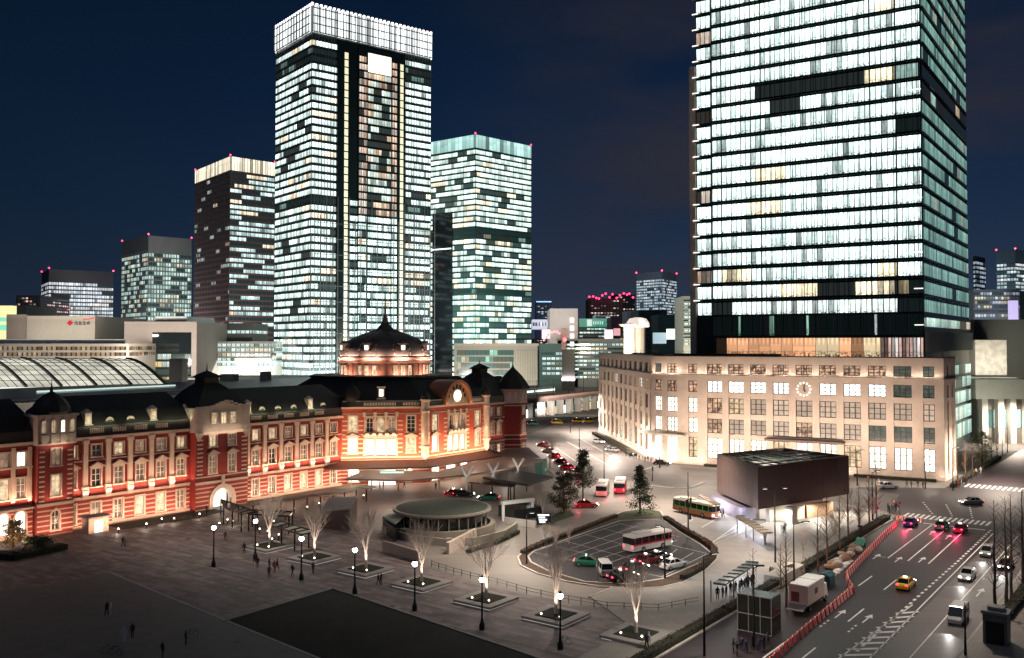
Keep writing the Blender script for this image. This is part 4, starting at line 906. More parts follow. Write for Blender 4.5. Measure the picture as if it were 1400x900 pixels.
# roof terrace planting and the lit restaurant floor belong to the tower behind
# ------------------------------------------------------------------ glass towers
def ring(mb, poly, z0, z1, o, fl, uv0=0.0, sides=None, mats=None):
    n = len(poly); u = 0.0
    cx_ = sum(p[0] for p in poly) / n; cy_ = sum(p[1] for p in poly) / n
    for i in range(n):
        a, b_ = Vector(poly[i]), Vector(poly[(i + 1) % n]); L_ = (b_ - a).length; d = (b_ - a) / L_; nn = Vector((d.y, -d.x))
        if sides is None or i in sides:
            p, q = a + nn * o, b_ + nn * o
            mb.cur = mats[i] if mats else 0
            mb.face([(p.x, p.y, z0), (q.x, q.y, z0), (q.x, q.y, z1), (p.x, p.y, z1)], [(u, fl + .001), (u + L_, fl + .001), (u + L_, fl + .999), (u, fl + .999)])
        u += L_ + 3.3
def tower(name, label, cor, lft, rgt, Ht, fh, win, body, z0=0, top=0, crown=None, frac=.72, fins=0.0, fin_m=None, warn=True, group=None, sidew=None, off_rows=(), offw=None, finp=.25):
    C, Lp, Rp = G(cor[0], cor[1], Ht), G(lft[0], lft[1], Ht), G(rgt[0], rgt[1], Ht)
    Bk = Lp + Rp - C; poly = [(Lp.x, Lp.y), (C.x, C.y), (Rp.x, Rp.y), (Bk.x, Bk.y)]
    t = thing(name, label, 'skyscraper', (C.x, C.y, 0), 0, group)
    b = MB(); b.prism(poly, z0, Ht - .01); b.build('body', body, t, world=True)
    n = int((Ht - top - z0) / fh)
    ws = [win] if not isinstance(win, list) else win
    for i in range(n):
        b = MB(); zb = z0 + i * fh + fh * (1 - frac) * .5
        m_ = ws
        if i in off_rows: m_ = [offw]
        ring(b, poly, zb, zb + fh * frac, .12, i, mats=[0, len(m_) - 1, len(m_) - 1, 0])
        b.build('window_band', m_, t, world=True)
    if fins:
        b = MB()
        for i in range(2):
            a, c = Vector(poly[i]), Vector(poly[i + 1]); L_ = (c - a).length; d = (c - a) / L_; nn = Vector((d.y, -d.x)); k_ = int(L_ / fins)
            for j in range(k_ + 1):
                p = a + d * (L_ * j / k_) + nn * .15; b.obox((p.x, p.y, (z0 + Ht - top) / 2), .22, finp, Ht - top - z0, math.atan2(d.y, d.x))
        b.build('mullions', fin_m or body, t, world=True)
    if crown:
        b = MB(); ring(b, poly, Ht - top + .3, Ht, .3, 0); b.build('crown', crown, t, world=True)
    if warn:
        for p in (poly[0], poly[1], poly[2]):
            b = MB(); b.ball((p[0], p[1], Ht + 1.2), max(.4, C.y / 1000), 5); b.build('warning_light', M['warn'], t, world=True)
    return t, poly
M['steelglass'] = mat('curtain_wall', (.055, .07, .07), .25, .3, var=.2, sc=.1)
M['tower_dark'] = mat('tower_spandrel', (.018, .030, .030), .2, .2, var=.2, sc=.1)
M['tower_grey'] = mat('tower_grey', (.14, .14, .14), .5, var=.15, sc=.1)
M['tower_brown'] = mat('tower_brown', (.10, .065, .06), .5, var=.15, sc=.1)
w_gn = winmat('office_lights_north', 1.6, 9, .93, (.80, 1, .94), (1, .84, .62), .06, 2.3, .05, .14, .55, .5)
w_gn2 = winmat('office_lights_bay', 1.6, 5, .62, (.85, 1, .88), (1, .72, .5), .25, 1.2, .035, .12, .5, .5)
w_gnw = winmat('lift_lobby_lights', 1.4, 2.8, .9, (1, .84, .7), (1, .66, .48), .3, .9, .03, .2, .3, .5)
w_gs = winmat('office_lights_south', 3.4, 10, .86, (.80, 1, .91), (1, .84, .6), .16, 1.8, .05, .06, .65, .5, tint=(.03, .09, .08))
w_off = winmat('unlit_floor', 2, 8, .10, (.5, .8, .7), (1, .8, .6), .1, .4, .02, .1, .3, .4)
w_t4 = winmat('office_lights_tall', 2, 16, .5, (.75, 1, .98), (1, .82, .6), .08, 1.5, .018, .1, .5, .5, tint=(.015, .03, .035))
w_t4b = winmat('office_lights_punched', 2.2, 9, .13, (.8, .95, .9), (1, .8, .6), .2, .7, .012, .35, .4, .5, tint=(.03, .02, .02))
w_t5 = winmat('office_lights_square', 2.6, 9, .74, (.75, 1, .9), (1, .9, .65), .1, .95, .02, .28, .5, .5)
w_t6 = winmat('office_lights_white', 2.4, 20, .96, (.88, .94, 1), (1, .95, .9), .1, 1.15, .02, .16, .5, .3)
crown_w = winmat('crown_louvres', 1.6, 3, 1, (.95, 1, 1), (.95, .95, 1), 0, 2.2, .05, .22, .35, .5)
crown_warm = winmat('crown_warm', 2.2, 3, 1, (1, .88, .66), (1, .8, .6), 0, 1.6, .05, .2, .1, .5)
crown_t = winmat('crown_glass', 4, 8, 1, (.62, 1, .93), (1, .9, .7), 0, 1.0, .05, .05, .3, .4)
# tallest twin-fronted tower behind the dome
gn, gp_ = tower('glass_tower', 'tallest slab of lit glass with a blazing white louvred crown, behind the brick dome', (427, 7), (378, 38), (589, 47), 205, 4.0, [w_gn, w_gn], M['steelglass'], top=15, crown=None, fins=1.75, fin_m=M['tower_grey'], frac=.62, off_rows=(26, 44, 45), offw=w_off)
a, c = Vector(gp_[1]), Vector(gp_[2]); d = (c - a).normalized(); nn = Vector((d.y, -d.x)); Lr = (c - a).length
def gseg(mb, t0, t1, z0, z1, o, fl=0): 
    p, q = a + d * t0 * Lr / 70 + nn * o, a + d * t1 * Lr / 70 + nn * o
    mb.face([(p.x, p.y, z0), (q.x, q.y, z0), (q.x, q.y, z1), (p.x, p.y, z1)], [(t0, fl + .001), (t1, fl + .001), (t1, fl + .999), (t0, fl + .999)])
def gbox(mb, t0, t1, z0, z1, o0, o1):
    p = [a + d * t * Lr / 70 + nn * o for t, o in ((t0, o0), (t0, o1), (t1, o1), (t1, o0))]; mb.prism([(q.x, q.y) for q in p][::-1], z0, z1)
b = MB(); gbox(b, 13.5, 53.5, 0, 190, .3, 1.0); b.build('front_recess', M['tower_dark'], gn, world=True)
b = MB(); gbox(b, 25, 48, 0, 189, 1.0, 2.0); b.build('centre_bay', M['tower_dark'], gn, world=True)
for i in range(46):
    z = i * 4.0 + .7; b = MB(); gseg(b, 30.5, 44, z, z + 2.7, 2.15, i); b.build('bay_window_band', w_gn if i < 25 else w_gn2, gn, world=True)
    for t0, t1 in ((25.2, 30), (44.6, 47.8)): b = MB(); gseg(b, t0, t1, z, z + 2.9, 2.15, i + int(t0)); b.build('lobby_window', w_gnw if i > 24 else w_gn, gn, world=True)
    if i < 27: b = MB(); gseg(b, 20.4, 25.0, z, z + 2.6, 1.15, i + 90); b.build('recess_window', w_gn, gn, world=True)
    for t0, t1 in ((17.5, 19.6), (50.2, 52.2)): b = MB(); gseg(b, t0, t1, z, z + 3.4, 1.15, i); b.build('stair_window', bpy.data.materials.get('stair_light') or glow('stair_light', (1, .95, .6), .9), gn, world=True)
b = MB(); gbox(b, 30.5, 44, 176, 186, 2.1, 2.4); b.build('sky_lobby', glow('sky_lobby_light', (1, .9, .74), 1.7), gn, world=True)
cr_ = MB()
ring(cr_, [(p[0], p[1]) for p in gp_], 191, 205, .9, 0); cr_.build('crown', crown_w, gn, world=True)
b = MB()
for p, q in ((gp_[0], gp_[1]), (gp_[1], gp_[2])):
    p, q = Vector(p), Vector(q); dd_ = (q - p).normalized(); nn_ = Vector((dd_.y, -dd_.x)); c_ = (p + q) / 2 + nn_ * 1.2
    for z in (191.4, 195.5, 199.6, 203.6): b.obox((c_.x, c_.y, z), (q - p).length, .2, .5, math.atan2(dd_.y, dd_.x))
    for i in range(int((q - p).length / 3.4) + 1): r_ = p + dd_ * i * 3.4 + nn_ * 1.2; b.obox((r_.x, r_.y, 198), .42, .3, 13.6, math.atan2(dd_.y, dd_.x))
b.build('crown_lattice', M['tower_grey'], gn, world=True)
b = MB()
for p, q in ((gp_[0], gp_[1]), (gp_[1], gp_[2])):
    p, q = Vector(p), Vector(q); n_ = int((q - p).length / 2.4)
    for i in range(n_ + 1):
        r_ = p + (q - p) * i / n_; b.obox((r_.x, r_.y, 205.6), 1.1, 1.1, 1.2, .6)
b.build('crown_lamps', glow('crown_lamp', (1, .93, 1), 2.2), gn, world=True)
b = MB()
for i in range(23): gbox(b, i * 3.2, i * 3.2 + .22, 2, 98 if i % 2 else 108, 3.6, 4.0)
for z in range(6, 100, 8): gbox(b, 0, 70, z, z + .3, 3.6, 3.9)
b.build('glass_screen_frame', M['tower_grey'], gn, world=True)
# green glass tower with dark flank
gs, p_ = tower('green_glass_tower', 'green tinted glass tower with dark flank and clear crown, right of the tallest tower', (650, 184), (588, 195), (726, 200), 205, 4.6, w_gs, mat('green_spandrel', (.05, .12, .10), .25, .2, var=.2, sc=.1), top=11, crown=crown_t, fins=10.5, frac=.68, off_rows=(27, 26, 16), offw=w_off, finp=.3)
q0, q1 = Vector(p_[0]), Vector(p_[1]); dd = (q1 - q0).normalized(); n2 = Vector((dd.y, -dd.x)); LL = (q1 - q0).length
b = MB(); pp = [q0 + dd * LL * t + n2 * o for t, o in ((.08, .3), (.52, .3), (.52, 1.2), (.08, 1.2))]; b.prism([(q.x, q.y) for q in pp], 0, 143); b.build('dark_flank', M['glass_dark'], gs, world=True)
b = MB(); pp = [q0 + dd * LL * t + n2 * o for t, o in ((.08, 1.2), (.5, 1.2), (.5, 1.4), (.08, 1.4))]; b.prism([(q.x, q.y) for q in pp], 112, 113); b.build('light_strip', glow('strip_white', (1, 1, 1), 1.6), gs, world=True)
# podium of that tower
pd = thing('department_store', 'low grey store block with wide glass front, at the foot of the green tower', 'building', (-30, 640, 0))
b = MB(); A_, B_ = Pd(621, 470, 640), Pd(735, 470, 640)
b.box(A_.x, B_.x, 640, 690, 0, 31.5); b.build('body', mat('store_stone', (.40, .36, .30), .7, var=.1), pd, world=True)
b = MB()
for i in range(5):
    z = 6 + i * 4.7; b.face([(A_.x + 2, 639.8, z), (B_.x - 17, 639.8, z), (B_.x - 17, 639.8, z + 3.6), (A_.x + 2, 639.8, z + 3.6)], [(0, i + .001), (42, i + .001), (42, i + .999), (0, i + .999)])
b.build('glass_front', winmat('store_front', 3, 6, .35, (.5, .9, .7), (1, .8, .5), .4, .8, .12, .08, .4, .5), pd, world=True)
M['pier_stone'] = mat('pier_stone', (.5, .45, .36), .7, var=.1)
for i in range(9): b = MB(); b.box(B_.x - 15 + i * 1.7, B_.x - 14.4 + i * 1.7, 639, 640, 2, 28); b.build('pier', M['pier_stone'], pd, world=True)
b = MB(); b.box(A_.x, B_.x + 1, 638.5, 691, 31.5, 33.2); b.build('roof_edge', M['stone'], pd, world=True)
# warm-crowned tower
tower('crowned_tower', 'dark office tower with a warm glowing flat crown, left of the tallest tower', (315, 214), (267, 234), (376, 223), 180, 4.2, [w_t4b, w_t4], M['tower_brown'], top=11, crown=crown_warm, fins=3.4, frac=.62)
tower('square_tower', 'squat grey tower with punched lit windows and plain grey top', (203, 322), (167, 331), (262, 327), 130, 4.1, w_t5, M['tower_grey'], top=13, fins=3.6, frac=.7)
tower('white_lit_slab', 'distant low tower with rows of bright white windows under a dark colonnade top', (67, 368), (57, 373), (155, 372), 112, 4.3, w_t6, mat('slab_dark', (.05, .045, .05), .5, var=.1), top=13, fins=3.0, frac=.66)
tower('distant_tower', 'small distant tower with cool white windows above the round roofed turret', (905, 371), (870, 374), (925, 375), 150, 4.6, winmat('far_lights', 4, 9, .85, (.75, .9, 1), (1, 1, 1), .1, .8, .03, .25, .5, .5), mat('far_tower', (.08, .09, .12), .6, var=.1), top=12, frac=.6)
tower('distant_tower', 'distant tower cut by the right edge of the view, bright bands of white windows', (1388, 341), (1362, 343), (1425, 346), 150, 4.6, winmat('far_lights_right', 4, 12, .75, (.8, .95, 1), (1, 1, 1), .1, .85, .03, .2, .5, .5), mat('far_tower_blue', (.05, .08, .10), .6, var=.1), top=14, frac=.62)
tower('distant_tower', 'thin distant tower beside the flank of the largest tower', (1334, 350), (1330, 351), (1347, 353), 130, 5, winmat('far_lights_thin', 6, 12, .85, (.7, .85, 1), (1, 1, 1), .1, .6, .03, .3, .5, .5), bpy.data.materials['far_tower'], top=2, frac=.55, warn=False)
# ------------------------------------------------------------------ the largest tower, rising from behind the cream block
jp = thing('large_glass_tower', 'largest tower with full floors of glaring white offices, rising behind the cream block', 'skyscraper', (110, 240, 0))
w_jl = winmat('open_plan_white', 1.45, 9, .95, (.80, 1, .95), (1, .86, .58), .05, 2.3, .03, .15, .95, .38, tint=(.01, .03, .03))
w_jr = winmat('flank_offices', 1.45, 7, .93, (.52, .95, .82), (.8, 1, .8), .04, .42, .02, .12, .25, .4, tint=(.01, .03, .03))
w_jd = winmat('dark_floor', 1.45, 7, .16, (.6, .9, .8), (1, .8, .5), .3, .5, .012, .10, .4, .4, tint=(.01, .03, .03))
w_jm = winmat('half_lit_floor', 1.45, 10, .6, (.85, 1, .94), (1, .86, .58), .05, 2.2, .02, .15, .9, .38, tint=(.01, .03, .03))
w_rest = winmat('restaurant_floor', 3.2, 6.4, .85, (1, .50, .26), (1, .76, .46), .4, 1.1, .02, .04, 1.0, .15)
dl = Vector((-.856, .517)); dr = Vector((.58, .815)); C0 = Vector((110, 240))
nl = Vector((-.517, -.856)); 
def jpt(l, r): p = C0 + dl * l + dr * r; return (p.x, p.y)
J = [jpt(65, 0), jpt(0, 0), jpt(0, 72), jpt(65, 72)]
body = MB(); body.prism([jpt(58.2, 0), jpt(0, 0), jpt(0, 72), jpt(58.2, 72)], 0, 200); body.prism([jpt(63.6, 1.6), jpt(58.2, 1.6), jpt(58.2, 70), jpt(63.6, 70)], 0, 200); body.build('body', M['tower_dark'], jp, world=True)
b = MB(); b.prism([jpt(65.4, .6), jpt(63.6, .6), jpt(63.6, 40), jpt(65.4, 40)], 0, 118); b.build('stone_fin', mat('stone_fin', (.42, .38, .33), .7, var=.08), jp, world=True)
mull = MB()
FZ = 41.6
def jface(mb, p, q, z0, z1, o, fl, u0=0):
    p, q = Vector(p), Vector(q); L_ = (q - p).length; d_ = (q - p) / L_; nn_ = Vector((d_.y, -d_.x)); p = p + nn_ * o; q = q + nn_ * o
    mb.face([(p.x, p.y, z0), (q.x, q.y, z0), (q.x, q.y, z1), (p.x, p.y, z1)], [(u0, fl + .001), (u0 + L_, fl + .001), (u0 + L_, fl + .999), (u0, fl + .999)])
for i in range(32):
    z = FZ + 4.88 * i; b = MB(); z1 = z + 3.6
    b.cur = 0; m0 = {0: w_jm, 1: w_jm, 13: w_jm}.get(i, w_jl)
    jface(b, jpt(58, 0), jpt(6.6, 0), z, z1, .15, i); 
    b.cur = 3; jface(b, jpt(63.4, 1.6), jpt(58.4, 1.6), z, z1, .15, i, 3)
    b.cur = 1; jface(b, jpt(6.2, 0), jpt(.3, 0), z, z1, .2, i, 70)
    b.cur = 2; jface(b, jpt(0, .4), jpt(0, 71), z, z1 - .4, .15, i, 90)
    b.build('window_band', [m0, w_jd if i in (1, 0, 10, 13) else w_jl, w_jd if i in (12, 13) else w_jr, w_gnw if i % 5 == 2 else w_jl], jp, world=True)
for l in range(1, 59, 3):
    p = Vector(jpt(l + .1, 0)) + nl * .3; mull.obox((p.x, p.y, 118), .14, .35, 164, math.atan2(dl.y, dl.x))
mull.build('mullions', mat('mullion_dark', (.03, .05, .05), .3, .4, var=0), jp, world=True)
b = MB(); 
for i in range(31):
    z = FZ + 4.88 * i + 4.1; p, q = Vector(jpt(58, 0)) + nl * .35, Vector(jpt(0, 0)) + nl * .35; c_ = (p + q) / 2; b.obox((c_.x, c_.y, z + .1), 58, .5, .12, math.atan2(dl.y, dl.x))
    nr = Vector((dr.y, -dr.x)); p, q = Vector(jpt(0, 0)) + nr * .35, Vector(jpt(0, 72)) + nr * .35; c_ = (p + q) / 2; b.obox((c_.x, c_.y, z + .1), 72, .6, .14, math.atan2(dr.y, dr.x))
    p = Vector(jpt(63, 1)); b.obox((p.x, p.y, z + .2), 2.2, 1.4, .16, math.atan2(dl.y, dl.x))
b.build('sun_shelf', mat('shelf_metal', (.10, .15, .15), .3, .5, var=0), jp, world=True)
b = MB()
for i in range(32):
    p = Vector(jpt(63.2, .4)); b.obox((p.x, p.y, FZ + 4.88 * i + 4.4), 1.9, .5, .3, math.atan2(dl.y, dl.x))
for i in (0, 2, 4, 7, 13): p = Vector(jpt(1.2, -.4)); b.obox((p.x, p.y, FZ - 8 + 4.88 * i + 4.4), 2.2, .4, .25, math.atan2(dl.y, dl.x))
b.build('balcony_lights', glow('balcony_light', (1, .86, .80), 1.6), jp, world=True)
b = MB(); jface(b, jpt(58, 0), jpt(.3, 0), 35.4, 41.0, .15, 40); b.cur = 1; jface(b, jpt(57, 0), jpt(11, 0), 29.4, 34.6, .3, 0, 0); b.cur = 2; jface(b, jpt(11, 0), jpt(.3, 0), 29.4, 34.6, .3, 0, 90)
b.build('restaurant_band', [winmat('reflecting_glass', .7, .7, .07, (.5, .9, .7), (.9, .95, 1), .3, .6, .006, .15, 1, .6, tint=(.005, .02, .018)), w_rest, winmat('bar_lights', .9, 1.8, .75, (1, .65, .55), (1, .9, .85), .3, .9, .02, .3, .9, .6)], jp, world=True)
# lower flank: terraces of glass and a plain panel
b = MB(); nr = Vector((dr.y, -dr.x))
for (z0_, z1_, k_) in ((4, 8.4, 0), (9.5, 13.5, 0), (14.6, 18.2, 0), (19.4, 22.6, 0), (23.6, 26.4, 0), (37.6, 40.0, 0)): b.cur = 0; jface(b, jpt(0, .4), jpt(0, 71), z0_, z1_, .5, int(z0_), 0)
b.build('podium_glass', winmat('podium_light', 3, 12, .9, (.72, 1, .85), (1, .9, .7), .15, .75, .06, .06, .8, .5), jp, world=True)
b = MB(); p, q = Vector(jpt(0, 0)) + nr * .6, Vector(jpt(0, 72)) + nr * .6; c_ = (p + q) / 2; b.obox((c_.x, c_.y, 33.6), 72, .9, 5.4, math.atan2(dr.y, dr.x)); b.build('plain_panel', mat('panel_olive', (.24, .26, .22), .6, var=.06), jp, world=True)
# ------------------------------------------------------------------ low buildings behind
def block(name, label, x0, x1, ytop, Y, dep, body, rows=(), win=None, yaw=0.0, cat='building', extra=None, z0=0, roofcap=None):
    """a building whose front stands at distance Y between the bearings x0..x1; rows = [(ytop, ybottom)] of its window bands"""
    a, c = Pd(x0, ytop, Y), Pd(x1, ytop, Y); zt = a.z
    m_ = (a + c) / 2; wd = (c.x - a.x) / math.cos(yaw)
    t = thing(name, label, cat, (m_.x, Y, 0), yaw)
    b = MB(); b.box(-wd / 2, wd / 2, 0, dep, z0, zt); b.build('body', body, t)
    if roofcap: b = MB(); b.box(-wd / 2 - .3, wd / 2 + .3, -.4, dep, zt, zt + roofcap); b.build('roof_edge', M['concrete'], t)
    for i, (r0, r1) in enumerate(rows):
        za, zb = Pd(x0, r0, Y).z, Pd(x0, r1, Y).z; b = MB(); q = wd * .012
        b.face([(-wd / 2 + q, -.12, zb), (wd / 2 - q, -.12, zb), (wd / 2 - q, -.12, za), (-wd / 2 + q, -.12, za)], [(0, i + .001), (wd, i + .001), (wd, i + .999), (0, i + .999)])
        b.face([(wd / 2 + .12, .5, zb), (wd / 2 + .12, dep, zb), (wd / 2 + .12, dep, za), (wd / 2 + .12, .5, za)], [(200, i + .001), (200 + dep, i + .001), (200 + dep, i + .999), (200, i + .999)])
        b.build('window_band', win, t)
    if extra: extra(t, wd, dep, zt, Y)
    return t
def rws(y0, y1, n, fr=.55): q = (y1 - y0) / n; return [(y0 + q * i, y0 + q * (i + fr)) for i in range(n)]
def em(name, col, e=None, es=0, rough=.8): return mat(name, col, rough, var=.12, sc=.06)
# these walls are brightened by the added city floods further down
m_beige = em('hall_beige', (.50, .45, .38), (1, .90, .76), .0); m_beige_d = em('hall_beige_dim', (.38, .32, .27), (1, .85, .7), .0)
w_low = winmat('low_office', 2.4, 9, .68, (.75, 1, .92), (1, .85, .6), .2, 1.1, .03, .2, .5, .5)
w_lowb = winmat('low_office_bright', 2.4, 12, .85, (.8, 1, .95), (1, .9, .7), .1, 1.0, .03, .2, .5, .4)
w_brn = winmat('louvred_deck', 2.2, 4.4, .9, (1, .72, .42), (1, .8, .6), .3, .42, .02, .35, .3, .5, tint=(.05, .03, .02))
w_dkc = winmat('dark_city', 4, 8, .4, (1, .8, .7), (1, .5, .5), .4, 1.2, .01, .5, .5, .7)
def sign_extra(t, wd, dep, zt, Y):
    b = MB(); pts = [(wd * .135 + 1.5 * q, -.35, zt - 3.4 + 1.5 * r) for q, r in ((-1, 0), (0, -.9), (1, 0), (0, .9))]
    b = MB(); b.add(pts + [(x, -.15, z) for x, _, z in pts], [(0, 1, 2, 3), (0, 4, 5, 1), (1, 5, 6, 2), (2, 6, 7, 3), (3, 7, 4, 0)]); b.build('sign_emblem', mat('sign_red', (.7, .01, .04), .8, var=0), t)
    cu = bpy.data.curves.new('sign_text', 'FONT'); cu.body = '住友生命'; cu.size = 1.95; cu.extrude = .06; o = bpy.data.objects.new('sign_text', cu); COL.objects.link(o); bpy.context.view_layer.update()
    me = bpy.data.meshes.new_from_object(o.evaluated_get(bpy.context.evaluated_depsgraph_get())); bpy.data.objects.remove(o); o = bpy.data.objects.new('sign_lettering', me); COL.objects.link(o); o.parent = t
    me.materials.clear(); me.materials.append(M['ink']); o.location = (wd * .135 + 2.0, -.25, zt - 4.2); o.rotation_euler = (R(90), 0, 0)
    b = MB()
    for i in range(8):
        q, r = i / 8, (i + 1) / 8; f = lambda k: 1.6 * k * k * k
        b.box(wd * .32 + 5.6 * q, wd * .32 + 5.6 * r, -.3, -.1, zt - 2.0 + f(q) * .6, zt - 1.6 + f(r) * .6 + .1 * (1 - q))
    b.build('sign_swoosh', mat('sign_pink', (.8, .15, .15), .8, var=0), t)
block('sign_hall', 'windowless beige hall with a red emblem and dark characters on its wall', 37, 130, 432, 430, 60, m_beige, extra=sign_extra)
block('hall_annex', 'small beige annex with open rooftop frames beside the windowless hall', 9, 37, 430, 432, 50, m_beige_d)
block('parking_deck_building', 'long low building with two louvred brown bands below the windowless hall', -60, 176, 470, 395, 30, m_beige, rows=[(474, 479), (482, 487)], win=w_brn)
block('deck_parapet', 'pale rooftop screen wall running in front of the windowless hall', -60, 170, 464, 400, 1.2, M['white'], cat='screen wall')
def frame_extra(t, wd, dep, zt, Y):
    m_ = M['glass_dark']; b = MB(); x0, x1 = -wd * .12, wd * .41
    b.box(x0, x1, -.2, 0, 2, zt - 5.8); o = b.build('glass_recess', w_fr, t)
w_fr = M['glass_dark']
def frame_extra(t, wd, dep, zt, Y):
    x0, x1 = -wd * .10, wd * .42
    for i in range(7):
        b = MB(); z = 4 + i * 3.6; 
        if z + 2.4 > zt - 5: break
        b.face([(x0, -.2, z), (x1, -.2, z), (x1, -.2, z + 2.5), (x0, -.2, z + 2.5)], [(0, i + .001), (20, i + .001), (20, i + .999), (0, i + .999)]); b.build('window_band', winmat('frame_windows%d' % i, 2.4, 7, .3, (.8, .9, .8), (1, .7, .3), .5, .7, .02, .1, .5, .5) if i == 0 else bpy.data.materials['frame_windows0'], t)
    b = MB(); b.box(x0 - .3, x1 + .3, -.08, .2, 2, zt - 5); b.build('glass_wall', M['glass_dark'], t)
    b = MB(); b.box(-wd * .12, wd * .32, 4, dep * .8, zt, zt + 2.6); b.build('plant_room', M['white'], t)
block('portal_building', 'pinkish box building framing a dark glass front, behind the platform roofs', 170, 269, 440, 425, 55, em('portal_stone', (.42, .35, .31), (1, .85, .75), 0), extra=frame_extra)
block('grid_office', 'pale gridded office block with warm white windows, beside the foot of the tallest tower', 270, 371, 467, 455, 40, em('grid_white', (.5, .47, .4), (1, .95, .8), 0), rows=rws(470, 503, 5, .62), win=w_lowb)
block('plant_block', 'dark rooftop plant block above the gridded office', 285, 345, 442, 470, 30, em('plant_grey', (.16, .16, .15), (1, 1, 1), 0), rows=[(452, 456)], win=w_low)
block('dark_block', 'dark distant block with a few pink lit windows at the left edge', 22, 55, 404, 900, 60, em('far_dark', (.05, .03, .04), (.5, .2, .3), .01), rows=rws(407, 432, 6, .5), win=w_dkc)
block('advert_tower', 'bright yellow and green illuminated billboard wall at the left edge', -6, 15, 418, 520, 6, glow('billboard_yellow', (1, .95, .45), 1.0), rows=[(434, 440), (444, 452)], win=glow('billboard_green', (.3, .9, .6), .9), cat='billboard')
block('grey_block', 'small grey flat roofed block behind the billboard wall', 10, 36, 418, 600, 40, em('grey_far', (.20, .24, .21), (.7, 1, .8), .02))
# between the green tower and the cream block
block('blue_topped_tower', 'far dark tower with a bright blue line along its roof', 733, 754, 412, 1500, 60, em('far_navy', (.02, .03, .08), (.1, .15, .5), .03), rows=[(412, 413.4)] + rws(416, 436, 8, .5), win=winmat('navy_lights', 6, 6, .3, (.8, .8, 1), (1, .8, .8), .3, .9, .02, .5, .3, .7))
def blue_top(): 
    t = [o for o in COL.objects if o.name.startswith('blue_topped_tower')][0]
    for c in t.children:
        if c.name.startswith('window_band') : c.data.materials[0] = glow('blue_line', (.25, .55, 1), 1.6); break
blue_top()
block('violet_sign_block', 'low block faced with a pale violet lit panel with white streaks', 728, 753, 437, 560, 30, glow('violet_panel', (.62, .60, .95), .5), z0=Pd(740, 450, 560).z, rows=[(441, 446)], win=winmat('violet_streaks', 2, 2, .7, (.9, .9, 1), (1, 1, 1), 0, 1.3, .3, .4, .3, .7))
def pink_extra(t, wd, dep, zt, Y):
    b = MB()
    for i in range(7): b.box(wd * .22, wd * .36, -.5, -.1, zt - 8 - i * 4.6, zt - 5.4 - i * 4.6)
    b.build('lit_steps', glow('lit_step', (1, .95, .9), 1.5), t)
    b = MB(); b.prism([(-wd * .1, -1.2), (wd * .08, -1.2), (wd * .08, 0), (-wd * .1, 0)], 0, zt - 12); b.build('wing_wall', em('pink_wall', (.6, .35, .32), (1, .5, .45), .22), t)
block('pink_store', 'pinkish white windowless store with a lit stepped stripe down its front', 752, 790, 422, 520, 40, em('pink_white', (.6, .52, .5), (1, .86, .82), .42), extra=pink_extra)
def red_lights():
    t = thing('neon_billboard', 'pink and red neon street lights and billboards in front of the pinkish store', 'billboard', Pd(755, 470, 480) * 1)
    t.location.z = 0
    b = MB()
    for (x0, x1, y0, y1) in ((741, 752, 451, 463), ):
        p, q = Pd(x0, y0, 480), Pd(x1, y1, 480); b.box(p.x, q.x, 480, 481, q.z, p.z)
    b.build('panel', glow('neon_pink', (1, .55, .55), 1.6), t, world=True)
    b = MB()
    for i in range(9):
        p = Pd(744 + i * 2.6, 465 - 12 * math.sin(i / 8 * 2.2), 478); b.ball((p.x, 478, p.z), .75, 5)
    p = Pd(772, 464, 478); b.ball((p.x, 478, p.z), 1.3, 5); b.build('neon_tube', glow('neon_red', (1, .06, .14), .9), t, world=True)
    b = MB(); p = Pd(755, 470, 481); b.box(p.x - 6, p.x + 12, 481, 484, 0, 30); b.build('billboard_frame', M['dark'], t, world=True)
red_lights()
def green_sign(t, wd, dep, zt, Y):
    b = MB(); b.box(-wd * .48, wd * .5, -1.2, -.5, zt - .5, zt + 4.6); b.build('roof_sign', glow('green_panel', (.02, .42, .26), .55), t)
    b = MB()
    for i in range(5): b.box(wd * (.02 + i * .08), wd * (.05 + i * .08), -1.4, -1.2, zt + 1, zt + 3)
    b.box(-wd * .2, -wd * .03, -1.4, -1.2, zt, zt + 4); b.build('sign_letters', glow('sign_pale', (.8, 1, .9), .8), t)
block('green_sign_building', 'grey block carrying a long green rooftop sign', 791, 829, 446, 560, 40, em('grey_green', (.22, .27, .25), (.7, .9, .85), .05), rows=rws(449, 464, 3, .4), win=w_low, extra=green_sign)
block('wide_office', 'wide grey office slab with uneven rows of white windows behind the railway viaduct', 762, 872, 466, 520, 60, em('slab_grey', (.22, .25, .23), (.7, .9, .85), .05), rows=rws(470, 520, 9, .52), win=w_low, roofcap=1.2)
block('glass_office', 'dark green glazed low block with bright slanting window rows left of the wide office slab', 740, 768, 470, 470, 40, em('dark_green', (.05, .09, .08), (.4, .8, .7), .03), rows=rws(482, 516, 5, .5), win=w_lowb)
block('brick_apartments', 'distant reddish apartment block dotted with red lamps along its roof', 806, 852, 408, 1100, 60, em('apartment_red', (.08, .05, .06), (.6, .3, .35), .04), rows=rws(411, 434, 7, .45), win=winmat('flat_lights', 4, 8, .30, (1, .85, .75), (1, .5, .5), .4, .9, .02, .45, .3, .7))
block('stepped_apartments', 'distant dark apartment block stepping up behind the reddish one', 838, 868, 403, 1200, 60, em('apartment_dark', (.06, .05, .06), (.6, .4, .45), .03), rows=rws(406, 432, 8, .45), win=w_dkc)
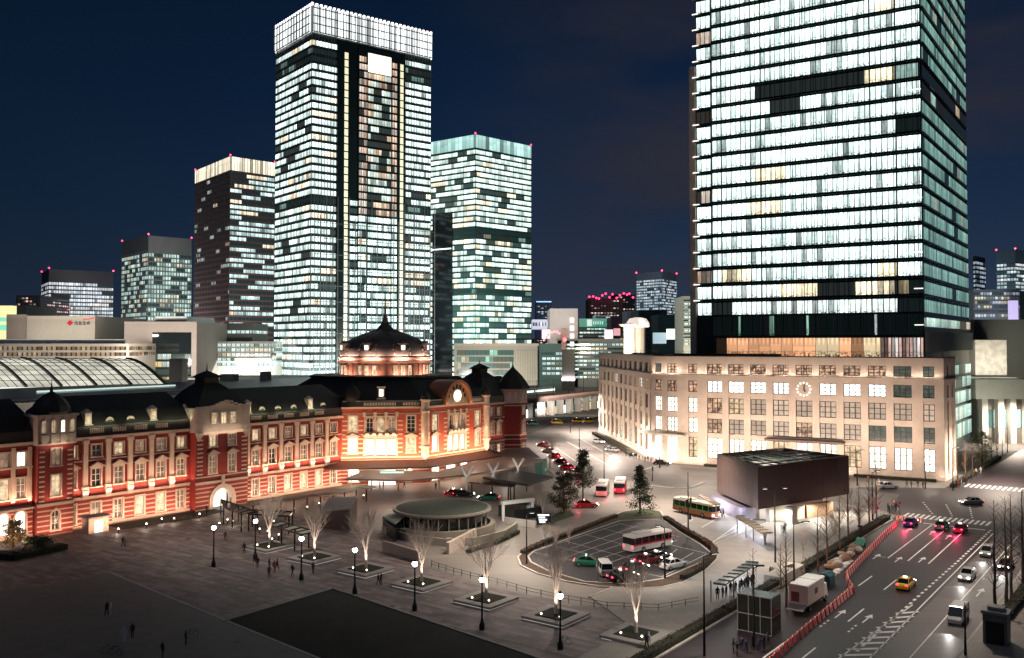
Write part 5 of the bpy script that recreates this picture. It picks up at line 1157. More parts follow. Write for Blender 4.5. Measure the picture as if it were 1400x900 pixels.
for i in range(14):
    p = Pd(806 + i * 4.6 + random.uniform(-1, 1), 404 + random.uniform(-3, 4) + (4 if i < 4 else 0), 1090)
    b = MB(); b.ball(tuple(p), 1.3, 4); o = b.build('roof_lamp', M['warn']); tag(o, 'tiny red roof lamp on the distant apartment blocks', 'lamp', 'red roof lamps on the distant apartments'); 
block('white_office', 'small bright white windowed block in front of the reddish apartments', 815, 834, 431, 700, 30, em('white_far', (.4, .42, .45), (.8, .9, 1), .06), rows=rws(433, 446, 4, .6), win=w_lowb)
block('purple_block', 'narrow dark purple block between the green sign and the round turret', 836, 848, 434, 600, 30, em('purple_dark', (.06, .03, .06), (.5, .2, .4), .03))
block('white_fan_sign', 'small white fan shaped lit sign panel among the distant roofs', 827, 838, 451, 500, 2, glow('fan_white', (1, .95, .97), 1.2), cat='sign', z0=Pd(832, 463, 500).z)
block('red_round_sign', 'small crimson and white round lit sign beside the white panel', 839, 848, 449, 510, 2, glow('crimson_sign', (.75, .08, .22), .6), cat='sign', z0=Pd(843, 459, 510).z)
block('grey_tower_block', 'grey blue block behind the round turret', 857, 873, 425, 700, 30, em('blue_grey', (.18, .20, .25), (.6, .7, .9), .05))
t = thing('round_turret', 'floodlit cream round turret with a wide cap and a lit ring above', 'turret', Pd(860, 470, 420)); t.location.z = 0
p = Pd(860, 470, 420); zt = Pd(860, 447, 420).z
b = MB(); b.lathe([(2.7, 0), (2.5, zt - 2), (2.6, zt), (4.6, zt + .4), (4.6, zt + 1.2), (1, zt + 1.6)], p.x, 420, 20); b.build('shaft', em('turret_cream', (.6, .54, .42), (1, .85, .6), .45), t, world=True)
b = MB(); q = Pd(872, 440, 425); b.lathe([(5.2, q.z - 2.6), (5.6, q.z - 2.2), (5.4, q.z - .6), (4.0, q.z + 1.4), (1.5, q.z + 2)], q.x, 425, 20); b.build('lit_ring', glow('turret_ring', (1, .85, .75), .8), t, world=True)
b = MB(); b.tube((q.x, 425, 0), (q.x, 425, q.z - 2.6), 3.4, n=12); b.build('ring_shaft', em('turret_dim', (.2, .18, .18), (1, .8, .8), .05), t, world=True)
block('dark_office', 'dark blue office block in front of the small distant tower', 873, 912, 424, 640, 40, em('navy_office', (.03, .045, .06), (.3, .5, .7), .04), rows=rws(440, 470, 5, .3), win=winmat('navy_few', 5, 10, .12, (.7, .9, 1), (1, 1, 1), .1, .8, .01, .3, .3, .7))
block('teal_office', 'dark teal block topped by a cyan lit billboard', 900, 938, 430, 600, 40, em('teal_office', (.02, .05, .06), (.1, .5, .6), .06))
block('lit_screen', 'glaring white illuminated screen on a dark teal block', 912, 937, 450, 560, 2, glow('white_screen', (.92, .98, 1), 2.2), cat='screen', z0=Pd(912, 464, 560).z)
block('screen_frame', 'cyan lit frame of small signs left of the glaring white screen', 893, 911, 455, 570, 2, glow('cyan_sign', (.55, .85, 1), .45), cat='sign', z0=Pd(900, 470, 570).z)
block('slim_office', 'slim cream office block with stacked window strips beside the stone fin of the largest tower', 934, 948, 405, 480, 25, em('slim_cream', (.42, .42, .36), (1, 1, .85), .14), rows=rws(410, 474, 14, .45), win=w_low)
# right edge
block('stone_hall', 'plain grey stone hall with stepped blocks beyond the flank of the largest tower', 1331, 1420, 437, 330, 50, em('stone_hall', (.10, .10, .085), (.7, .7, .6), .03))
block('panel_box', 'large box faced with square beige panels in front of the plain stone hall', 1333, 1376, 465, 318, 12, paving('square_panels', (.33, .29, .24), (.30, .27, .22), (.31, .28, .23), 1.6, 2.6, 0), z0=Pd(1340, 513, 318).z)
def brut(t, wd, dep, zt, Y):
    b = MB(); b.box(-wd * .5 - 2, wd * .7, -3, dep + 2, zt, zt + 6.5); b.build('parapet', em('brut_parapet', (.36, .35, .29), (.9, .9, .75), .05), t)
    b = MB()
    for q in (-.48, -.14, .12, .45): b.box(wd * q, wd * (q + .12), -2.6, 0, 0, zt)
    b.build('pier', em('brut_pier', (.34, .32, .27), (.9, .9, .75), .03), t)
block('concrete_hall', 'olive grey concrete hall with deep piers under a heavy parapet at the right edge', 1336, 1400, 545, 300, 40, em('brut_dark', (.09, .08, .07), (.6, .6, .5), .01), rows=[(560, 585)], win=w_low, extra=brut)
block('glass_block', 'low glass block with scattered bright windows and a violet banner beyond the largest tower', 1331, 1394, 396, 480, 40, em('glass_block', (.22, .26, .28), (.7, .8, 1), .06), rows=rws(400, 436, 6, .6), win=winmat('glass_block_windows', 1.6, 6, .55, (.75, .85, 1), (1, .9, .7), .3, .7, .06, .2, .8, .8))
block('violet_banner', 'tall narrow violet lit banner on the low glass block', 1380, 1392, 411, 470, 1.5, glow('violet_banner', (.62, .48, .95), .8), cat='banner', z0=Pd(1380, 439, 470).z)
block('rear_hall', 'grey block with a blue rooftop sign at the right edge', 1375, 1440, 398, 500, 20, em('rear_grey', (.10, .11, .12), (.6, .7, .9), .03))
# fill of far low roofs with scattered lights
rr = random.Random(11); adj = ['grey', 'brown', 'dark', 'slate coloured', 'olive', 'beige', 'bluish', 'charcoal', 'pale']; n_ = 0
for i in range(16):
    x = (-30 + i * 26) if i < 3 else (728 + (i - 3) * 17); w_ = rr.uniform(14, 28); yt = rr.uniform(452, 466); Yd = rr.uniform(700, 1300)
    g_ = rr.uniform(.06, .16)
    block('city_block', 'far low %s block among the city roofs, %s from the left' % (adj[i % 9], ordn(i)), x, x + w_, yt, Yd, 40, em('city_body%d' % (i % 4), (g_, g_, g_ * .95), (.8, .8, .9), .02) if i < 4 else bpy.data.materials['city_body%d' % (i % 4)], rows=rws(yt + 2, 474, 3, .45), win=w_dkc if i % 2 else w_low)
# ---- railway behind the station
rl = thing('platform_roof', 'long dark teal flat platform roof directly behind the station', 'roof', W(200, -250), RZ)
def quad_slab(t, name, pts, th, m, sub=None):
    b = MB(); n = len(pts); b.add([tuple(p) for p in pts] + [(p[0], p[1], p[2] - th) for p in pts], [tuple(range(n)), tuple(range(2 * n - 1, n - 1, -1))] + [(i, n + i, n + (i + 1) % n, (i + 1) % n) for i in range(n)]); return b.build(name, m, sub or t, world=True)
quad_slab(rl, 'deck', [G(-40, 549, 19.5), G(470, 524, 19.5), G(470, 514, 19.5), G(-40, 533, 19.5)], .8, mat('teal_roof', (.03, .085, .085), .4, var=.3, sc=.1))
quad_slab(rl, 'pale_edge', [G(-40, 552, 19.7), G(420, 529, 19.7), G(420, 527.5, 19.7), G(-40, 549, 19.7)], .4, M['stone_grey'])
quad_slab(rl, 'light_line', [G(50, 536, 20), G(240, 527, 20), G(240, 526, 20), G(50, 534.5, 20)], .2, glow('platform_light', (.8, 1, .9), .8))
wh = thing('vaulted_platform_roof', 'great white glowing vaulted platform roof with dark ribs at the left', 'roof', W(200, -300), RZ)
v = MB(); rb = MB()
n1 = 12
def vp(q, r):     # q along 0..1, r across 0..1 front to back
    xa = -60 + q * 288; f = G(xa, 531 - 4 * q, 19); k_ = G(xa - 55, 489 + 2 * q, 27.5)
    p = f + (k_ - f) * r; p.z = 19 + 8.5 * math.sin(r * math.pi / 2); return p
for i in range(24):
    for j in range(8): v.face([vp(i / 24, j / 8), vp((i + 1) / 24, j / 8), vp((i + 1) / 24, (j + 1) / 8), vp(i / 24, (j + 1) / 8)])
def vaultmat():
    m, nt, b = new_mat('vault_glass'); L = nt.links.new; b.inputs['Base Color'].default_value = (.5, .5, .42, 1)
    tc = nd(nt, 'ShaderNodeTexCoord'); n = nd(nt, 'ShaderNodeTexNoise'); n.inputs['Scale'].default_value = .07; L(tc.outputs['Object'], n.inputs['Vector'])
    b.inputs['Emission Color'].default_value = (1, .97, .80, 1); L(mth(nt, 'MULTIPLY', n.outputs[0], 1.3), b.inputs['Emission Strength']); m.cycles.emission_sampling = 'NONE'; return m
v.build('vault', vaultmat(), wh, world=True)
for i in range(0, 25):
    for j in range(8): rb.tube(vp(i / 24, j / 8) + Vector((0, 0, .2)), vp(i / 24, (j + 1) / 8) + Vector((0, 0, .2)), .6 if i % 4 == 0 else .13, n=4)
for j in range(1, 8): rb.tube(vp(0, j / 8) + Vector((0, 0, .2)), vp(1, j / 8) + Vector((0, 0, .2)), .13, n=4)
rb.build('ribs', M['dark'], wh, world=True)
quad_slab(wh, 'lit_edge', [G(-60, 533, 19), G(260, 529, 19), G(260, 526.5, 19), G(-60, 529, 19)], .5, glow('vault_edge', (1, 1, .9), 1.3))
pr_ = thing('low_platform_roof', 'row of low grey green platform roofs right of the white vaulted roof', 'roof', W(260, -300), RZ)
for k_, (x0, x1, ya, yb, z) in enumerate(((225, 480, 503, 511, 17), (235, 480, 513, 517, 17.5), (180, 470, 519, 522, 18))):
    quad_slab(pr_, 'roof_strip', [G(x0, yb + 2, z), G(x1, yb - 1, z), G(x1, ya, z), G(x0, ya, z)], .6, em('platform_strip%d' % k_, ((.22, .25, .22), (.28, .28, .25), (.35, .35, .3))[k_], (.9, 1, .85), (.08, .12, .2)[k_]))
for (x, y, w_, h_) in ((240, 498, 18, 13), (310, 516, 20, 7), (360, 514, 10, 10)):
    p = Pd(x, y, 330); b = MB(); b.box(p.x - w_ * .13, p.x + w_ * .13, 330, 336, 10, p.z + h_ * .15); o = b.build('roof_cabin', M['stone_grey'], pr_, world=True)
# viaduct on the right of the station, with a stopped train
vd = thing('railway_viaduct', 'long railway viaduct on arches with overhead poles behind the curved road', 'viaduct', (60, 430, 0))
vz = 8.0
A1, A2 = G(700, 550, vz), G(860, 533, vz); B1, B2 = G(700, 528, vz), G(880, 522, vz)
quad_slab(vd, 'deck', [A1, A2, B2, B1], 1.4, mat('viaduct_concrete', (.16, .12, .11), .8, var=.3, sc=.1))
dv = (A2 - A1); ln_ = dv.length; dv.normalize(); pv_ = Vector((dv.y, -dv.x, 0))
for i in range(int(ln_ / 9)):
    b = MB(); p = A1 + dv * (i * 9); b.obox((p.x - pv_.x * 1, p.y - pv_.y * 1, 3.3), 2.0, 3, 6.6, math.atan2(dv.y, dv.x)); b.build('pier', M['concrete'], vd, world=True)
for i in range(int(ln_ / 9)):
    p = A1 + dv * (i * 9 + 4.5) - pv_ * 2; b = MB(); b.obox((p.x, p.y, 1.9), 6.8 - (i % 3), .4, 3.4, math.atan2(dv.y, dv.x)); b.build('arch_shop', LIT[('room_warm', 'room_shop', 'room_teal', 'room_white')[i * 7 % 4]], vd, world=True)
b = MB(); p, q = A1 + pv_ * .1, A2 + pv_ * .1; c_ = (p + q) / 2; b.obox((c_.x, c_.y, vz + .5), ln_, .3, 1.1, math.atan2(dv.y, dv.x)); b.build('parapet', em('parapet_pink', (.35, .22, .2), (1, .6, .5), .06), vd, world=True)
b = MB()
for i in range(0, int(ln_ / 16)):
    p = A1 + dv * (i * 16 + 5) - pv_ * 9; b.tube((p.x, p.y, vz), (p.x, p.y, vz + 8), .16, n=5); b.tube((p.x - pv_.x * 6, p.y - pv_.y * 6, vz + 7.4), (p.x + pv_.x * 6, p.y + pv_.y * 6, vz + 7.4), .1, n=4)
b.build('overhead_pole', M['dark'], vd, world=True)
tr = thing('commuter_train', 'silver commuter train with a lit window line stopped on the viaduct', 'train', tuple(A1 + dv * 40 - pv_ * 14), math.atan2(dv.y, dv.x))
tr.location.z = vz
for i in range(4):
    b = MB(); x0_ = -60 + i * 20.5; b.prism([(x0_, -1.4), (x0_ + 20, -1.4), (x0_ + 20, 1.4), (x0_, 1.4)], .9, 3.4, [(x0_, -1.35), (x0_ + 20, -1.35), (x0_ + 20, 1.35), (x0_, 1.35)]); b.prism([(x0_, -1.35), (x0_ + 20, -1.35), (x0_ + 20, 1.35), (x0_, 1.35)], 3.4, 3.8, [(x0_, -.9), (x0_ + 20, -.9), (x0_ + 20, .9), (x0_, .9)])
    o = b.build('carriage', mat('carriage_silver', (.45, .5, .48), .3, .6, var=.05) if i == 0 else bpy.data.materials['carriage_silver'], tr)
    q = MB(); q.box(x0_ + .6, x0_ + 19.4, -1.46, -1.42, 2.0, 2.9); q.build('window_strip', glow('train_window', (.85, 1, 1), 1.4) if i == 0 else bpy.data.materials['train_window'], o)
# ---- the brown box hall
bx = thing('brown_box_hall', 'floating dark brown box with an open louvred top above a bright glazed ground floor', 'building', (44.35, 163, 0))
bc = [(41.5, 182.9), (44.35, 163), (67.1, 179.9), (58.5, 194)]
M['umber'] = mat('umber_panels', (.080, .050, .042), .8, var=.12, sc=.15, fine=1.0)
b = MB(); n = 4
def insetq(poly, k): 
    cx_, cy_ = sum(p[0] for p in poly) / 4, sum(p[1] for p in poly) / 4; return [(cx_ + (x - cx_) * k, cy_ + (y - cy_) * k) for x, y in poly]
ic = insetq(bc, .93)
vs = [(*p, 3.1) for p in bc] + [(*p, 10.7) for p in bc] + [(*p, 10.7) for p in ic] + [(*p, 9.0) for p in ic]
b.add(vs, [(3, 2, 1, 0)] + [(i, (i + 1) % 4, 4 + (i + 1) % 4, 4 + i) for i in range(4)] + [(4 + i, 4 + (i + 1) % 4, 8 + (i + 1) % 4, 8 + i) for i in range(4)] + [(8 + i, 8 + (i + 1) % 4, 12 + (i + 1) % 4, 12 + i) for i in range(4)] + [(12, 13, 14, 15)])
b.build('shell', M['umber'], bx, world=True)
b = MB()
for i in range(4):
    p, q = Vector(bc[i]), Vector(bc[(i + 1) % 4]); d_ = q - p; L_ = d_.length; d_ /= L_; nn_ = Vector((d_.y, -d_.x))
    for k_ in range(1, int(L_ / 2.2)): e_ = p + d_ * k_ * 2.2 + nn_ * .0; b.obox((e_.x, e_.y, 6.9), .04, .03, 7.5, math.atan2(d_.y, d_.x))
b.build('panel_joint', mat('joint_dark', (.05, .031, .026), .6, var=0), bx, world=True)
b = MB()
for i in range(1, 9):
    q = i / 9; p0 = Vector(ic[0]) * (1 - q) + Vector(ic[3]) * q; p1 = Vector(ic[1]) * (1 - q) + Vector(ic[2]) * q; b.tube((p0.x, p0.y, 10.2), (p1.x, p1.y, 10.2), .16 if i % 3 else .3, n=4)
for i in range(1, 4):
    q = i / 4; p0 = Vector(ic[0]) * (1 - q) + Vector(ic[1]) * q; p1 = Vector(ic[3]) * (1 - q) + Vector(ic[2]) * q; b.tube((p0.x, p0.y, 10.3), (p1.x, p1.y, 10.3), .2, n=4)
b.build('roof_grille', mat('teal_steel', (.08, .11, .10), .4, .3), bx, world=True)
b = MB(); ip = insetq(bc, .55); b.prism(ip, 9.02, 9.6); b.build('roof_plant', mat('plant_pale', (.16, .18, .16), .6), bx, world=True)
b = MB(); g_ = [(45.5, 170.5), (52, 167.5), (60.5, 176), (56, 188), (47, 184)]; b.prism(g_, .1, 3.1); b.build('ground_floor', em('hall_cream', (.62, .55, .44), (1, .9, .7), 0), bx, world=True)
b = MB(); p = G(1052, 716); b.obox((47.6, 167.3, 1.6), .9, .9, 3.1, .6); b.obox((51.2, 165.8, 1.6), 1.5, 1.5, 3.1, .6); b.build('column', M['cream'], bx, world=True)
b = MB(); b.prism([(55.5, 170.2), (62.0, 174.6), (61.4, 175.6), (55, 171.4)], .1, 2.6); b.build('tan_wall', mat('tan_wall', (.46, .30, .19), .7, var=.15), bx, world=True)
b = MB(); b.prism([(40.2, 184), (42.6, 168), (46.5, 170), (45, 185)], .1, 2.4); b.build('violet_grey_wall', mat('violet_grey', (.20, .18, .22), .6, var=.1), bx, world=True)
# ---- the oval lightwell pavilion
ov = thing('oval_pavilion', 'round pavilion with flat dark green roof and pale rim above a sunken ring wall', 'pavilion', (-12.4, 160.5, 0))
def ell(r, n=48, sq=1.0): return [(-12.4 + r * math.cos(2 * math.pi * i / n), 160.5 + r * sq * math.sin(2 * math.pi * i / n)) for i in range(n)]
b = MB(); b.prism(ell(8.2), 3.4, 3.7, ell(8.7)); b.prism(ell(8.7), 3.7, 4.05); b.build('rim', mat('rim_pale', (.20, .185, .155), .6, var=.2), ov, world=True)
b = MB(); b.prism(ell(8.1), 4.051, 4.12); b.build('roof_planting', mat('green_roof', (.035, .05, .038), .9, var=.35, sc=.8), ov, world=True)
b = MB(); b.prism(ell(7.3), 1.2, 3.4); b.build('dark_glazing', M['glass_dark'], ov, world=True)
b = MB(); rr_ = MB(); no = 40
for i in range(no):
    a0, a1 = 2 * math.pi * i / no, 2 * math.pi * (i + 1) / no
    if 1.9 < a0 < 2.7: continue
    P4 = [(-12.4 + r * math.cos(a), 160.5 + r * math.sin(a)) for r, a in ((8.6, a0), (9.4, a0), (9.4, a1), (8.6, a1))]; b.prism(P4, 0, 1.5)
b.build('ring_wall', mat('ring_wall', (.24, .215, .17), .7, var=.15, sc=.6), ov, world=True)
b = MB()
for i in range(28):
    a = 2 * math.pi * i / 28; b.tube((-12.4 + 7.9 * math.cos(a), 160.5 + 7.9 * math.sin(a), .3), (-12.4 + 7.9 * math.cos(a), 160.5 + 7.9 * math.sin(a), 3.5), .09, n=5)
b.build('post', M['stone_grey'], ov, world=True)
lw = thing('low_wall', 'curving pale low wall with dark hedge in front of the round pavilion', 'wall', G(600, 738))
b = MB(); pts = [(524, 729), (560, 741), (610, 747), (650, 745), (690, 735), (706, 724)]
pts = gp(pts)
for p, q in zip(pts[:-1], pts[1:]): d_ = q - p; c_ = (p + q) / 2; b.obox((c_.x, c_.y, .6), d_.length + .2, .4, 1.2, math.atan2(d_.y, d_.x))
b.build('parapet', mat('low_wall_stone', (.30, .28, .23), .8, var=.15), lw, world=True)
tw_ = thing('ramp_wall', 'white slanting ramp wall with a small lit ticket post right below the round pavilion', 'wall', G(615, 755))
b = MB(); p, q = G(612, 758), G(650, 737); d_ = q - p; c_ = (p + q) / 2; b.obox((c_.x, c_.y, .9), d_.length, .5, 1.8, math.atan2(d_.y, d_.x)); b.build('wall', M['stone'], tw_, world=True)
b = MB(); p = G(614, 753); b.box(p.x - .4, p.x + .4, p.y - .3, p.y + .3, 0, 2); b.build('post', M['stone_grey'], tw_, world=True)
wl = thing('low_wall', 'straight pink grey low wall between the white ramp wall and the tree row', 'wall', G(545, 762))
b = MB(); p, q = G(524, 753), G(573, 768); d_ = q - p; c_ = (p + q) / 2; b.obox((c_.x, c_.y, .8), d_.length, .4, 1.6, math.atan2(d_.y, d_.x)); b.build('wall', mat('pinkish_stone', (.32, .26, .23), .8, var=.12), wl, world=True)
# wedge shaped stair house
wd_ = thing('stair_house', 'dark wedge shaped stair house with sloping roof, left of the round pavilion', 'stair house', G(455, 722))
p0, p1, p2, p3 = G(438, 722), G(478, 728), G(488, 712), G(450, 704)
b = MB(); vs = [(*p[:2], 0) for p in (p0, p1, p2, p3)] + [(p0.x, p0.y, 2.8), (p1.x, p1.y, 4.0), (p2.x, p2.y, 4.2), (p3.x, p3.y, 3.0)]; b.add(vs, [(3, 2, 1, 0), (0, 1, 5, 4), (1, 2, 6, 5), (2, 3, 7, 6), (3, 0, 4, 7)]); b.build('walls', mat('stair_dark', (.05, .03, .032), .4, var=.1), wd_, world=True)
b = MB(); b.add([(p[0], p[1], p[2] + .02) for p in vs[4:]] + [(p[0], p[1], p[2] + .3) for p in vs[4:]], [(3, 2, 1, 0), (4, 5, 6, 7), (0, 1, 5, 4), (1, 2, 6, 5), (2, 3, 7, 6), (3, 0, 4, 7)]); b.build('roof', M['grey'], wd_, world=True)
# second glass wedge by the pavilion
gw = thing('glass_stair_roof', 'small pale glass wedge roof touching the left of the round pavilion', 'stair house', G(535, 712))
b = MB(); a_, b_, c_, d_ = G(523, 706, 2.6), G(540, 715, 3.2), G(552, 706, 3.2), G(540, 701, 2.6); b.add([tuple(x) for x in (a_, b_, c_, d_)] + [(x.x, x.y, x.z - .3) for x in (a_, b_, c_, d_)], [(0, 1, 2, 3), (7, 6, 5, 4), (0, 4, 5, 1), (1, 5, 6, 2), (2, 6, 7, 3), (3, 7, 4, 0)]); b.build('roof', em('glass_pale', (.22, .25, .23), (.8, 1, .9), .05), gw, world=True)
b = MB(); b.prism([(x.x, x.y) for x in (a_, b_, c_, d_)], 0, 2.3); b.build('base', M['glass_dark'], gw, world=True)
# flat dark roofs of the taxi stand
def canopy(name, label, pts, z, th, m, posts, soff=None):
    t = thing(name, label, 'canopy', G(*pts[0]))
    b = MB(); b.prism([G(x, y, z)[:2] for x, y in pts], z - th, z); b.build('canopy_roof', m, t, world=True)
    for (x, y) in posts:
        b = MB(); p = G(x, y); b.tube((p.x, p.y, 0), (p.x, p.y, z - th), .13, n=8); b.build('post', M['dark'], t, world=True)
    return t
m_dk = mat('canopy_dark', (.035, .030, .030), .5, var=.15)
canopy('taxi_shelter', 'flat dark kite shaped canopy on slim posts beside the brown station canopy', [(660, 652), (704, 643), (756, 651), (722, 662)], 4.2, .5, m_dk, [(695, 684), (703, 685), (720, 672), (673, 678)])
canopy('taxi_shelter', 'narrow flat dark canopy strip just below the kite shaped canopy', [(640, 659), (665, 657), (706, 662), (700, 665)], 3.2, .25, m_dk, [(645, 680), (673, 682), (698, 684)])
# white portal and sign board
po = thing('white_portal', 'white portal frame over the car ramp, right of the round pavilion', 'gateway', G(708, 712))
b = MB(); p, q = G(688, 713), G(728, 708)
for x in (p, q): b.obox((x.x, x.y, 1.6), .5, .5, 3.2, .1)
d_ = q - p; c_ = (p + q) / 2; b.obox((c_.x, c_.y, 3.4), d_.length + .6, .8, .6, math.atan2(d_.y, d_.x)); b.build('frame', M['white'], po, world=True)
b = MB(); b.obox((c_.x + .5, c_.y + 3, 1), d_.length, 5.5, 2.0, math.atan2(d_.y, d_.x)); b.build('ramp_mouth', M['glass_dark'], po, world=True)
b = MB(); p, q = G(690, 716), G(733, 722); d_ = q - p; c_ = (p + q) / 2; b.obox((c_.x, c_.y, .6), d_.length, .4, 1.2, math.atan2(d_.y, d_.x)); b.build('side_wall', M['stone_grey'], po, world=True)
sg = thing('lit_sign_board', 'dark board with four blurred white lit lines beside the dark lawn', 'sign', G(743, 719))
p = G(743, 719); b = MB(); b.obox((p.x, p.y, 1.2), 2.7, .2, 2.0, 0); b.build('board', M['dark'], sg, world=True)
b = MB()
for i, (w_, o_) in enumerate(((2.1, .0), (1.2, -.3), (1.5, -.1), (1.1, -.2))): b.obox((p.x + o_, p.y - .13, 1.95 - i * .42), w_, .04, .26, 0)
b.build('lit_lines', glow('sign_lines', (.85, .92, 1), 1.3), sg, world=True)
eg = thing('lift_shaft', 'small green glass lift shaft at the end of the brown canopy', 'lift', G(739, 650))
b = MB(); p = G(739, 650); b.obox((p.x, p.y, 2.1), 2.2, 2.2, 4.2, RZ); b.build('glass', M['green_glass'], eg, world=True)
b = MB()
for sx in (-1, 1):
    for sy in (-1, 1): b.tube((p.x + sx * .95 + sy * .5, p.y + sy * .95 - sx * .5, 0), (p.x + sx * .95 + sy * .5, p.y + sy * .95 - sx * .5, 4.4), .08, n=4)
b.build('frame', M['steel'], eg, world=True)
# covered walk of small square canopies in front of the wing
for i, (x, y) in enumerate(((346, 689), (366, 686), (384, 684), (402, 681), (420, 678), (438, 676), (455, 674), (471, 671), (487, 668), (501, 666))):
    c_ = G(x, y, 3.0); t = thing('walkway_canopy', 'small square walkway canopy on one post, %s of the row running to the pavilion' % ordn(i), 'canopy', (c_.x, c_.y, 0), RZ, 'square canopies of the covered walk')
    b = MB(); b.prism([(-1.3, -1.5), (1.3, -1.5), (1.3, 1.5), (-1.3, 1.5)], 2.85, 3.0, [(-1.5, -1.7), (1.5, -1.7), (1.5, 1.7), (-1.5, 1.7)]); b.build('canopy_roof', mat('walk_glass', (.38, .33, .26), .5, var=.2) if i == 0 else bpy.data.materials['walk_glass'], t)
    b = MB(); b.tube((0, 0, 0), (0, 0, 2.85), .12, n=6); b.build('post', M['dark'], t)
def pergola(label, pts, z, nb):
    t = thing('pergola', label, 'pergola', G(*pts[0])); P4 = [G(x, y, z) for x, y in pts]
    b = MB()
    for i in range(nb + 1):
        q = i / nb; p0_, p1_ = P4[0] + (P4[1] - P4[0]) * q, P4[3] + (P4[2] - P4[3]) * q; b.tube(p0_, p1_, .12, n=4)
    b.tube(P4[0], P4[1], .16, n=4); b.tube(P4[3], P4[2], .16, n=4); b.build('frame', M['dark'], t, world=True)
    b = MB()
    for i in range(0, nb, 2):
        q, r = (i + .1) / nb, (i + .9) / nb; b.face([P4[0] + (P4[1] - P4[0]) * q, P4[0] + (P4[1] - P4[0]) * r, P4[3] + (P4[2] - P4[3]) * r, P4[3] + (P4[2] - P4[3]) * q])
    b.build('glass_panel', bpy.data.materials['glass_pale'], t, world=True)
    for i in range(0, nb + 1, max(1, nb // 2)):
        for e0, e1 in ((P4[0], P4[1]), (P4[3], P4[2])):
            p = e0 + (e1 - e0) * i / nb; b = MB(); b.tube((p.x, p.y, 0), p, .14, n=6); b.build('post', M['dark'], t, world=True)
pergola('long dark framed glass pergola leading from the arched portal', [(302, 683), (352, 700), (330, 703), (306, 694)], 3.1, 6)
pergola('low dark framed glass pergola between the lamps and the stair house', [(385, 713), (432, 727), (412, 731), (368, 718)], 2.9, 5)
pergola('short dark framed pergola where the two covered walks meet', [(345, 697), (400, 700), (395, 706), (340, 703)], 3.0, 6)
pc = thing('entrance_porch', 'small flat roofed white entrance porch with a lit glass door beside the small turret', 'porch', loc(5, .8), RZ)
b = MB(); b.box(-2.2, 1.2, -2.2, 2.2, 2.6, 2.85); b.build('canopy_roof', M['grey'], pc); b = MB(); b.box(-1.8, .6, -1.8, 1.8, 0, 2.55); b.build('walls', M['stone'], pc); b = MB(); b.box(.6, .65, -.7, .7, .1, 2.1); b.build('door', glow('porch_light', (1, .95, .85), 1.6), pc)
# glass bus shelter near the camera and two behind
def shelter(label, a, b_, c_, d_, z, m, posts):
    t = thing('bus_shelter', label, 'bus shelter', G(*a)); P4 = [G(*p, z) for p in (a, b_, c_, d_)]
    q = MB(); q.add([tuple(p) for p in P4] + [(p.x, p.y, p.z - .2) for p in P4], [(0, 1, 2, 3), (7, 6, 5, 4), (0, 4, 5, 1), (1, 5, 6, 2), (2, 6, 7, 3), (3, 7, 4, 0)]); q.build('shelter_roof', m, t, world=True)
    q = MB()
    for i in range(8): k_ = i / 7; p0_, p1_ = P4[0] + (P4[1] - P4[0]) * k_, P4[3] + (P4[2] - P4[3]) * k_; q.tube(p0_ + Vector((0, 0, .06)), p1_ + Vector((0, 0, .06)), .07, n=4)
    q.build('roof_rib', M['steel'], t, world=True)
    for (x, y) in posts: p = G(x, y); q = MB(); q.tube((p.x, p.y, 0), (p.x, p.y, z - .2), .09, n=6); q.build('post', M['steel'], t, world=True)
m_sh = em('shelter_glass', (.22, .27, .27), (.8, .9, .95), .05, .2)
shelter('long glass roofed bus shelter with a queue of people beside it', (975, 797), (1020, 768), (1037, 769), (991, 799), 3.0, m_sh, [(972, 824), (1003, 818), (1022, 803)])
m_s2 = em('shelter_tan', (.34, .28, .22), (1, .9, .8), .03)
shelter('long narrow shelter roof on white posts in front of the brown box', (1006, 706), (1042, 729), (1056, 728), (1018, 705), 2.9, m_s2, [(1008, 730), (1020, 737), (1030, 741), (1046, 746)])
shelter('narrow shelter roof beside the parked route bus', (954, 677), (978, 690), (985, 689), (960, 676), 3.0, m_s2, [(979, 711), (956, 697)])
